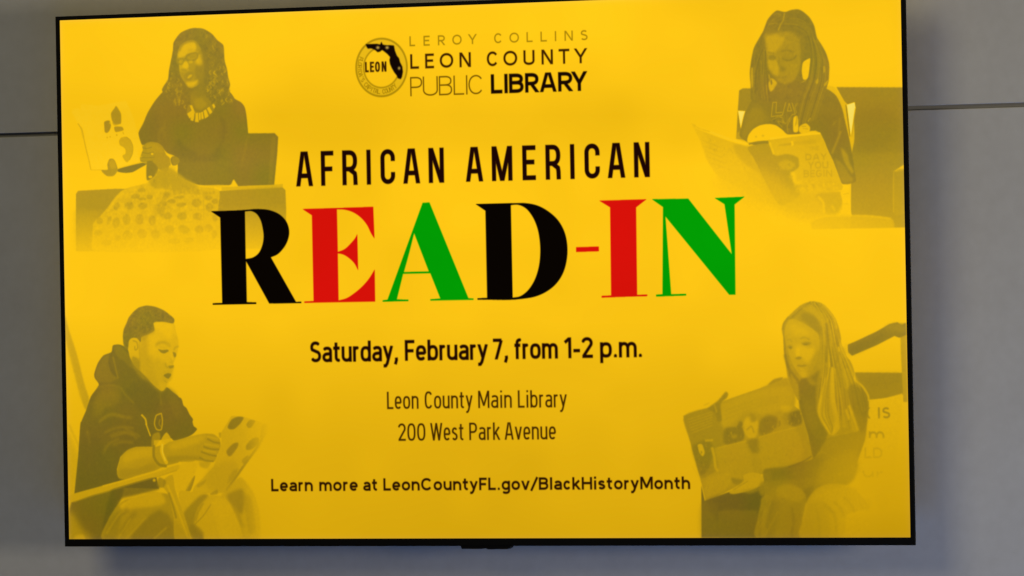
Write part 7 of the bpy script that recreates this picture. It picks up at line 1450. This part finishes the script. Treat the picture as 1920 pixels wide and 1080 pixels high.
  ('p',0.42,8,0.5,V("1467.3,868.8 1475.6,865.1 1483.2,899.8 1462.5,899.7"),1),
  ('s',0.46,2.4,0.6,5,V("1445,846.2 1459.2,857.5 1465.1,872.5 1466.8,891.3")),
  ('s',0.46,2.4,0.6,5,V("1461.6,840.6 1475.8,853.8 1481.7,868.8")),
  ('s',0.46,2.4,0.6,5,V("1480.4,833.2 1494.6,846.4 1498.5,857.6")),
  ('s',0.46,2.4,0.6,5,V("1432.3,857.4 1436,883.7 1433.6,898.8")),
  ('s',0.12,3,0.5,3,V("1451.3,842.5 1465.4,857.5 1473.4,872.6")),
  ('s',0.12,3,0.5,3,V("1472.1,836.9 1488.2,857.6")),
  ('s',0.12,3,0.5,3,V("1492.7,838.9 1504.7,853.9")),
  ('s',0.12,3,0.5,3,V("1476.6,814.4 1505.4,820.2 1521.7,831.5")),
  ('p',0.12,6,0.6,V("1475.6,865.1 1529.3,862.4 1599.1,858 1598.3,900.9 1472.8,900.7"),1),
  ('p',0.5,10,0.7,V("1452.7,769.2 1502.6,756.5 1506,790.2 1476.8,806.9 1435.3,812.3 1435.8,789.8"),1),
 ]),
]
FR = (234.7,411.9,392.7,1191.8,287.7)
FL = (399.2,)
FQ = (1401.6,1546.7,682.5,805.3)
SEALC = (631,99.9,48.9,34.2)
FLORIDA = V("601.8,60 623.5,60.1 629.7,61.4 632.2,56.6 634.6,61.5 639.5,62.8 649.4,63.1 656.2,63.9 657.9,72.6 661.4,81.4 665.6,85.9 667.3,92.5 671.5,100.2 672.5,109 670.5,117.6 668,121.4 662.4,119.6 660.7,115.2 655.9,109.6 651.1,101.8 648.1,95.2 647,88.6 648.4,83.2 642.9,77.6 636.8,73.1 633.2,70.8 629.4,73.4 624.5,74.3 619.6,70.3 612.2,67.4 606,67.7 603.6,64.9")
BANDS = V("-7.7,0.995 46.3,1 127.2,0.985 185.6,0.955 226.1,0.965 271,1 369.9,1 459.9,0.99 531.8,0.985 603.8,0.945 675.7,0.915 756.7,0.885 828.7,0.87 900.7,0.84")
BLOBS = [(624.6,66,4.2,3.2),(642.5,66.5,4.2,3.2),(664.9,102.2,3,3.2)]
TEXTS = [
 ('LEROYCOLLINS',686.2,1024.1,66.2,16.8,2.45,2.1,V("686.2,696.8 713.1,724.9 740.7,753.9 768.2,785.9 798.6,814.4 847.8,862.9 876.8,894.7 909.1,920.4 935.5,947.3 962.4,965.2 980.7,996.2 1011.2,1023.9"),None,(158,124,8),0.95,0.5,0.72),
 ('LEONCOUNTY',687,1022.1,104.5,24.7,3.8,2.1,V("687,703.3 715.6,732.2 743.6,769.1 781.3,802.6 833.3,854.6 864.7,890.6 902.7,923.4 936.8,958 969.1,989.1 998.6,1021.9"),None,(58,30,0),1,0.55,0.72),
 ('PUBLIC',686,825.9,150.9,32.5,2.4,2.1,V("686,709 710.4,738.9 741,766.1 769,789 792.1,796 797.4,825.8"),None,(112,80,2),0.95,0.5,0.72),
 ('LIBRARY',840.1,1020.9,150.8,32.4,6,2.2,V("840.1,861.5 865.9,871.5 874.6,901.7 904.9,930.1 933.1,963.5 967.2,993.6 992.8,1020.8"),None,(22,6,0),1,0.6,0.72),
 ('AFRICAN',462.7,747.8,298.5,59,7.8,3.1,V("462.7,494.4 510.9,535.2 552.4,581 598.8,607.7 626.2,653.9 670.1,701.3 718.6,747.6"),None,(26,4,2),1,0.6,0.72),
 ('AMERICAN',789.9,1135.5,298.1,58.3,7.8,3.1,V("789.9,821.6 839,877.7 897,922 940.8,968.6 986.9,995.2 1014,1042.3 1057.7,1089.2 1106.5,1135.3"),None,(26,4,2),1,0.6,0.72),
 ('Saturday,',483.5,653.3,599.1,35.3,5.35,2.6,None,0.07,(30,6,0),1,0.7,0.74),
 ('February',666.7,824.7,598.8,35,5.35,2.6,None,0.07,(30,6,0),1,0.7,0.74),
 ('7,',835.1,863.2,598.6,34.8,5.35,2.6,None,0.07,(30,6,0),1,0.7,0.74),
 ('from',875.7,957.2,598.5,34.8,5.35,2.6,None,0.07,(30,6,0),1,0.7,0.74),
 ('1-2',970.5,1023,598.3,34.7,5.35,2.6,None,0.07,(30,6,0),1,0.7,0.74),
 ('p.m.',1036.8,1115.4,598.2,34.6,5.35,2.6,None,0.07,(30,6,0),1,0.7,0.74),
 ('Leon',630.6,690.8,680.3,29.2,3.1,2.6,None,0.12,(70,42,0),1,0.6,0.74),
 ('County',703,794,680.3,29.1,3.1,2.6,None,0.12,(70,42,0),1,0.6,0.74),
 ('Main',805.1,868.5,680.3,29,3.1,2.6,None,0.12,(70,42,0),1,0.6,0.74),
 ('Library',880.5,972.3,680.4,29,3.1,2.6,None,0.12,(70,42,0),1,0.6,0.74),
 ('200',650.6,702.9,734.4,29.4,3.1,2.6,None,0.12,(70,42,0),1,0.6,0.74),
 ('West',713.1,776.2,734.3,29.4,3.1,2.6,None,0.12,(70,42,0),1,0.6,0.74),
 ('Park',787,845,734.2,29.3,3.1,2.6,None,0.12,(70,42,0),1,0.6,0.74),
 ('Avenue',854.4,950.8,734.1,29.2,3.1,2.6,None,0.12,(70,42,0),1,0.6,0.74),
 ('Learn',402.8,483.7,818.9,21,3.75,2.15,None,0.1,(46,20,0),1,0.6,0.73),
 ('more',496.6,570.9,818.8,21,3.75,2.15,None,0.1,(46,20,0),1,0.6,0.73),
 ('at',581.7,608.9,818.8,20.8,3.75,2.15,None,0.1,(46,20,0),1,0.6,0.73),
 ('LeonCountyFL.gov/BlackHistoryMonth',620.7,1199.5,818.7,20.8,3.75,2.15,None,0.1,(46,20,0),1,0.6,0.73),
 ('LEON',599.7,640.9,107.6,17.2,3,2.5,V("599.9,606.7 609.4,617.1 619.2,628.3 631.8,641"),None,(52,26,0),1,0.6,0.72),
]
TITLE = [
 ('k',V("293.9,337.4 360.9,336.5 386.6,335.5 413.2,339 430.8,347.1 442.7,360 446.8,375.6 443.2,391.1 434,404.5 422.7,414 410,418.6 457.6,495.7 468,495.5 468,497.8 405.4,497.6 361.3,424.1 361.4,494.5 379.9,495.2 379.9,497.9 294.3,498.1 294.4,495.4 313,495.3 312.2,348.5"),V("360.9,339.2 373.1,338.7 383.1,343.2 390.6,353.1 395.2,368.7 396.7,382.4 393,399.8 386.1,411.3 375.9,417.9 360.7,420.6")),
 ('r',V("473.5,337.4 610.7,336.5 612,390.5 606.4,382.7 598,367.1 585.1,353.3 569.9,344.3 554.6,340.1 540.3,339.2 540.6,411.9 553.2,407.7 566.6,397.3 575.6,387.8 579,382.1 579.3,443.9 572.5,432.2 561.7,422.4 550.8,416.4 540.5,414.2 540.4,494.5 555.9,490.9 571.5,482.4 587.1,471.1 600.5,457.8 611.3,442.9 611.1,497.5 473.7,497.5 473.8,495.2 491.9,494.7 491.6,348.4"),[]),
 ('g',V("705.8,331.8 718.8,331.5 789.9,494.7 799.6,495.4 799.6,497.4 717.2,497.6 717.2,495.3 736.4,494.4 718.1,451.3 665.8,451.3 652.9,494.4 675.2,495.4 675.1,497.7 625.5,498 625.6,495.7 635,494.7"),V("688.4,382.8 715.4,448.3 667.4,448.4 676.7,420.7")),
 ('k',V("806.6,335.9 881.6,336.2 900.9,336.6 924.4,341.3 945.6,352.3 962.4,366.9 973.8,386.2 978.7,409.2 977.1,433.9 969.2,456.6 956,473.6 938.6,485.7 917,493.9 893.3,497.3 807.2,497.5 807.2,495 825.6,494.7 825.3,347.8"),V("873.6,339.3 886.9,339 900.8,344.6 913.4,358.3 922.6,377.6 927.1,400.5 927.5,423.5 923.3,448.2 913.2,470.9 900,486 887,493.4 874,495.1")),
 ('r',V("995.3,412.6 1037.7,412.2 1037.9,420.1 995.1,420.6"),[]),
 ('r',V("1040.4,335.6 1128.3,335.1 1108.7,348.2 1107.7,494.3 1126.6,493.9 1126.5,496.6 1041.4,497.7 1041.4,494.9 1059.3,494.5 1060.3,347.1"),[]),
 ('g',V("1138.5,335.3 1205.8,335.8 1284.2,429.7 1272.5,346.5 1254.6,335.8 1309.5,334.8 1291,347.3 1289.5,496.9 1278.1,496.7 1162.9,364.4 1170.9,494.3 1198.7,494 1198.7,496.8 1142.9,497.6 1143,494.5 1154.9,494 1158.8,348.7"),[]),
]

def stamp(dst, m, x0, y0, val, a=1.0):
    h, w = m.shape; sx, sy = max(0, -x0), max(0, -y0); ex, ey = min(w, AW - x0), min(h, AH - y0)
    if ex <= sx or ey <= sy: return
    k = (m[sy:ey, sx:ex] * a); t = dst[y0 + sy:y0 + ey, x0 + sx:x0 + ex]
    if dst.ndim == 3: t += (np.array(val) - t) * k[..., None]
    else: t += (val - t) * k

def draw(tone, op):
    k = op[0]
    if k == 'p':
        _, t, soft, a, pts, sm = op; s = max(.45, soft * .5)
        r = fill([catmull(pts) if sm else pts], pad=int(3 * s) + 2, ss=3)
        if r: stamp(tone, blur(r[0], s), r[1], r[2], t, a)
    elif k == 's':
        _, t, soft, a, w, pts = op; s = max(.45, soft * .45)
        if len(pts) > 2:
            q = [pts[0]]
            for i in range(len(pts) - 1):
                p0 = np.array(pts[max(i - 1, 0)], float); p1, p2 = np.array(pts[i], float), np.array(pts[i + 1], float); p3 = np.array(pts[min(i + 2, len(pts) - 1)], float)
                for j in range(1, 6):
                    u = j / 5; m1, m2 = .4 * (p2 - p0), .4 * (p3 - p1)
                    q.append(tuple((2*u**3-3*u**2+1)*p1 + (u**3-2*u**2+u)*m1 + (-2*u**3+3*u**2)*p2 + (u**3-u**2)*m2))
            pts = q
        P = np.array(pts, float); m = int(w + 3 * s) + 3
        x0, y0 = int(P[:, 0].min()) - m, int(P[:, 1].min()) - m; x1, y1 = int(P[:, 0].max()) + m, int(P[:, 1].max()) + m
        X, Y = np.meshgrid(np.arange(x0, x1) + .5, np.arange(y0, y1) + .5)
        stamp(tone, blur(np.clip(.5 - segs([(pts, False)], w, False, X, Y), 0, 1), s), x0, y0, t, a)
    elif k == 'n':
        _, amp, sc, pts, seed = op; r = fill([catmull(pts)], pad=4, ss=2)
        m, x0, y0 = r; h, w = m.shape
        f = (noise(h, w, sc, seed) * .6 + noise(h, w, sc * 2.3, seed + 50) * .5) * amp * .5
        tone[y0:y0 + h, x0:x0 + w] += blur(m, 1.5) * f
    elif k == 't':
        _, t, s, x0, x1, y, H, w, a = op
        put_text(lambda m, ix, iy: stamp(tone, blur(m, .8), ix, iy, t, a), s, x0, x1, y, H, w)

BG = np.array((255, 199, 20.)); DK = np.array((141, 118, 40.)); LT = np.array((255, 236, 128.))
def picture():
    Y, X = np.mgrid[0:AH, 0:AW].astype(float)
    total = np.zeros((AH, AW))
    for fade, ops in FIGURES:
        tone = np.zeros((AH, AW))
        for op in ops: draw(tone, op)
        if fade[0] == 'v': F = 1 - np.clip((Y - fade[1]) / (fade[2] - fade[1]), 0, 1) ** 1.1
        elif fade[0] == 'r':      # open picture dissolves to the lower left
            q = X * .5 - Y; F = np.clip((q - FR[0]) / (FR[1] - FR[0]), 0, 1); F = F * F * (3 - 2 * F) * (Y < FR[2]) * np.clip((X - FR[3]) / 60, 0, 1)
            F = F * np.clip((FR[2] - Y) / 3, 0, 1) * (1 - .35 * np.clip((Y - FR[4]) / 110, 0, 1))
        elif fade[0] == 'l': F = np.clip((FL[0] - X) / 55, 0, 1)
        else: F = 1 - np.clip((X - FQ[0]) / (FQ[1] - FQ[0]), 0, 1) * np.clip((Y - FQ[2]) / (FQ[3] - FQ[2]), 0, 1) * .85
        total += blur(tone, .45) * F
    total += blur(noise(AH, AW, 2.2, 91), .8) * .02 * (np.abs(total) > .02)
    t = total[..., None]
    img = np.where(t >= 0, BG + (DK - BG) * t, BG + (LT - BG) * -t)
    # slight drift between olive and brown in the grey photographs
    dr = (noise(AH, AW, 40, 5) * 2.2)[..., None] * np.clip(t, 0, 1)
    img += dr * np.array((1, -.25, .5))
    # county seal
    def paint(col, a=1.0, s=.6): return lambda m, ix, iy: stamp(img, blur(m, s), ix, iy, col, a)
    OL = (168, 132, 8); cx, cy, r1, r2 = SEALC
    d = np.hypot(X - cx, Y - cy)
    band = np.clip(.5 - (np.abs(d - (r1 + r2) / 2) - (r1 - r2) / 2), 0, 1)
    img += (np.array((205, 166, 24)) - img) * (band * .38)[..., None]
    for rr, ww, aa in ((r1, 3.4, .85), (r2, 2.8, .8)):
        k = blur(np.clip(.5 - (np.abs(d - rr) - ww / 2), 0, 1), .6); img += (np.array(OL) - img) * (k * aa)[..., None]
    txt = "FLORIDA'S CAPITAL COUNTY"; rm = (r1 + r2) / 2; n = len(txt)
    for i, c in enumerate(txt):
        if c == ' ': continue
        an = math.radians(158 + (308 - 158) * i / (n - 1)); px, py = cx + rm * math.cos(an), cy - rm * math.sin(an)
        g, lo, hi = glyph(c, 5.4, 8, 1.3, 2.3)
        x0, y0 = int(px) - 9, int(py) - 9; XX, YY = np.meshgrid(np.arange(x0, x0 + 18) + .5, np.arange(y0, y0 + 18) + .5)
        tx, ty = -math.sin(an), -math.cos(an)            # reading direction along the ring
        ux, uy = -math.cos(an), math.sin(an)             # up points to the centre
        u = (XX - px) * tx + (YY - py) * ty + 2.7; v = (XX - px) * ux + (YY - py) * uy + 4
        dd = np.maximum(segs(g, 1.3, False, u, v), np.maximum(v - hi, lo - v)); stamp(img, blur(np.clip(.5 - dd, 0, 1), .5), x0, y0, (140, 106, 0), .7)
    r = fill([FLORIDA]); stamp(img, blur(r[0], .7), r[1], r[2], (16, 4, 2))
    for bx, by, rx, ry in BLOBS:
        k = blur(np.clip(1.2 - np.hypot((X[int(by)-14:int(by)+14, int(bx)-14:int(bx)+14] - bx) / rx, (Y[int(by)-14:int(by)+14, int(bx)-14:int(bx)+14] - by) / ry), 0, 1), 1.0)
        stamp(img, k, int(bx) - 14, int(by) - 14, (226, 190, 84), 1.0)
    for txt, x0, x1, y, H, w, e, boxes, track, col, a, s, xh in TEXTS:
        put_text(paint(col, a, s), txt, x0, x1, y, H, w, e, boxes, track, xh=xh)
    COL = dict(k=(6, 2, 0), r=(218, 16, 8), g=(0, 156, 2))
    for ck, outer, inner in TITLE:
        r = fill([rounded(outer)] + ([rounded(inner)] if inner else [])); stamp(img, blur(r[0], .55), r[1], r[2], COL[ck])
    # rolling-shutter bands painted into the picture, also darker towards the bottom and its corners
    g = np.interp(Y + (X - 800) * -.03, *zip(*BANDS)) * (1 + .014 * noise(AH, AW, 260, 12))
    g *= 1 + .006 * blur(noise(AH, AW, 60, 15), 6)
    g *= 1 - .085 * np.clip((Y - 560) / 340, 0, 1) * np.clip((X - 1150) / 400, 0, 1) - .05 * np.clip((Y - 640) / 260, 0, 1) * np.clip((420 - X) / 400, 0, 1)
    edge = np.minimum(np.minimum(X, AW - X), np.minimum(Y, AH - Y))
    img = img * np.stack([g, g * (1 - .06 * (1 - g)), g ** 3.2], 2)
    img[..., 2] += 26 * np.exp(-edge / 3.5)  # faint edge glow painted into the blue of the picture
    return np.clip(img, 0, 255)

# ------------------------------------------------------------------ mesh helpers
def box(bm, x0, x1, y0, y1, z0, z1):
    v = [bm.verts.new(p) for p in ((x0,y0,z0),(x1,y0,z0),(x1,y1,z0),(x0,y1,z0),(x0,y0,z1),(x1,y0,z1),(x1,y1,z1),(x0,y1,z1))]
    for f in ((0,3,2,1),(4,5,6,7),(0,1,5,4),(1,2,6,5),(2,3,7,6),(3,0,4,7)): bm.faces.new([v[i] for i in f])

def link(name, bm, m, parent=None, bevel=0, seg=2):
    me = bpy.data.meshes.new(name)
    bmesh.ops.recalc_face_normals(bm, faces=bm.faces); bm.to_mesh(me); bm.free()
    o = bpy.data.objects.new(name, me); C.objects.link(o); me.materials.append(m)
    if parent: o.parent = parent
    if bevel:
        b = o.modifiers.new('bevel', 'BEVEL'); b.width = bevel; b.segments = seg; b.limit_method = 'ANGLE'
        for p in me.polygons: p.use_smooth = False
    return o

# ------------------------------------------------------------------ the panelled wall
WY = .078                                     # face of the wall behind the screen plane
SEAM = BASE + .2297; GAP = .0064
bm = bmesh.new(); box(bm, -4.2, 4.2, WY + .0072, WY + .12, 0, 3.6)
wall = link('wall', bm, M_GAP); wall['kind'] = 'structure'
rows = [(0, SEAM - 1.22 - GAP / 2), (SEAM - 1.22 + GAP / 2, SEAM - GAP / 2), (SEAM + GAP / 2, SEAM + 1.22 - GAP / 2), (SEAM + 1.22 + GAP / 2, 3.6)]
for z0, z1 in rows:
    bm = bmesh.new(); box(bm, -4.2, 4.2, WY, WY + .0072, z0, z1)
    link('wall_panel', bm, M_WALL, wall, .0010, 3)

# ------------------------------------------------------------------ the television
W, H = 1.436, .808
BS, BT, BB = .0074, .0062, .0116              # bezel: sides, top, bottom
tv = bpy.data.objects.new('television', None); C.objects.link(tv); tv.location = (0, 0, BASE)
tv['label'] = 'wall mounted flat television with thin black frame showing a yellow reading event poster'
tv['category'] = 'television'
X0, X1, Z0, Z1 = -W / 2 - BS, W / 2 + BS, -H / 2 - BB, H / 2 + BT

def ring(bm, o, i, y0, y1):
    """rectangular frame between outer and inner rectangles"""
    def loop(r, y): return [bm.verts.new((a, y, b)) for a, b in ((r[0], r[2]), (r[1], r[2]), (r[1], r[3]), (r[0], r[3]))]
    a, b, c, d = loop(o, y0), loop(i, y0), loop(o, y1), loop(i, y1)
    for k in range(4):
        j = (k + 1) % 4
        bm.faces.new((a[k], a[j], b[j], b[k])); bm.faces.new((c[k], d[k], d[j], c[j]))
        bm.faces.new((a[k], c[k], c[j], a[j])); bm.faces.new((b[k], b[j], d[j], d[k]))
bm = bmesh.new(); ring(bm, (X0, X1, Z0, Z1), (-W/2, W/2, -H/2, H/2), -.0014, .0026)
link('bezel', bm, M_BEZ, tv, .0006)

# rear shell: thin edge, then a raised electronics housing in the middle
bm = bmesh.new(); box(bm, X0 + .013, X1 - .013, .0063, .016, Z0 + .013, Z1 - .013)
link('back_panel', bm, M_CASE, tv, .002)
bm = bmesh.new(); box(bm, -.50, .50, .0162, .040, -.30, .16)
link('electronics_housing', bm, M_CASE, tv, .01, 3)
bm = bmesh.new()
for x in (-.2, .2): box(bm, x - .02, x + .02, .0402, .0520, -.24, .20)
box(bm, -.32, .32, .0522, .0700, -.05, .07)
box(bm, -.32, .32, .0702, WY, -.12, .14)
link('wall_bracket', bm, M_STEEL, tv)
# receiver under the lower edge, two little lobes
bm = bmesh.new()
n = 14; pr = [(-.0832, 0)] + [(-.0832 + .002, -.0045)] + [(-.0475, -.0045), (-.0440, -.0036), (-.0405, -.0036), (-.0360, -.0052), (-.0290, -.0052), (-.0220, -.0050), (-.0052, -.0050), (.0010, -.0026), (.0018, 0)]
f0 = [bm.verts.new((x + .0532, -.0004, Z0 + z)) for x, z in pr]; f1 = [bm.verts.new((x + .0532, .0110, Z0 + z)) for x, z in pr]
bm.faces.new(f0); bm.faces.new(f1[::-1])
for k in range(len(pr)): j = (k + 1) % len(pr); bm.faces.new((f0[k], f1[k], f1[j], f0[j]))
link('sensor_housing', bm, M_BEZ, tv)

# ------------------------------------------------------------------ what the screen shows
def display():
    a = picture()
    a = (a / 255.)[::-1]
    im = bpy.data.images.new('event_poster', AW, AH, alpha=False)
    px = np.ones((AH, AW, 4), np.float32); px[..., :3] = a
    im.pixels.foreach_set(px.ravel()); im.update(); im.pack()
    m, nt, b = mat('lit_display', (.0005, .0005, .0005), .5, .02)
    t = nt.nodes.new('ShaderNodeTexImage'); t.image = im; t.extension = 'EXTEND'; t.interpolation = 'Linear'
    uv = nt.nodes.new('ShaderNodeUVMap'); uv.uv_map = 'UVMap'
    nt.links.new(uv.outputs[0], t.inputs[0]); nt.links.new(t.outputs[0], b.inputs['Emission Color'])
    b.inputs['Emission Strength'].default_value = 1.0
    bm = bmesh.new(); u = bm.loops.layers.uv.new('UVMap')
    v = [bm.verts.new(p) for p in ((-W/2, 0, -H/2), (W/2, 0, -H/2), (W/2, 0, H/2), (-W/2, 0, H/2))]
    f = bm.faces.new(v)
    for l, q in zip(f.loops, ((0, 0), (1, 0), (1, 1), (0, 1))): l[u].uv = q
    me = bpy.data.meshes.new('screen'); bm.to_mesh(me); bm.free()
    o = bpy.data.objects.new('screen', me); C.objects.link(o); me.materials.append(m); o.parent = tv
    s = o.modifiers.new('thickness', 'SOLIDIFY'); s.thickness = .006; s.offset = -1
    return o
screen = display()
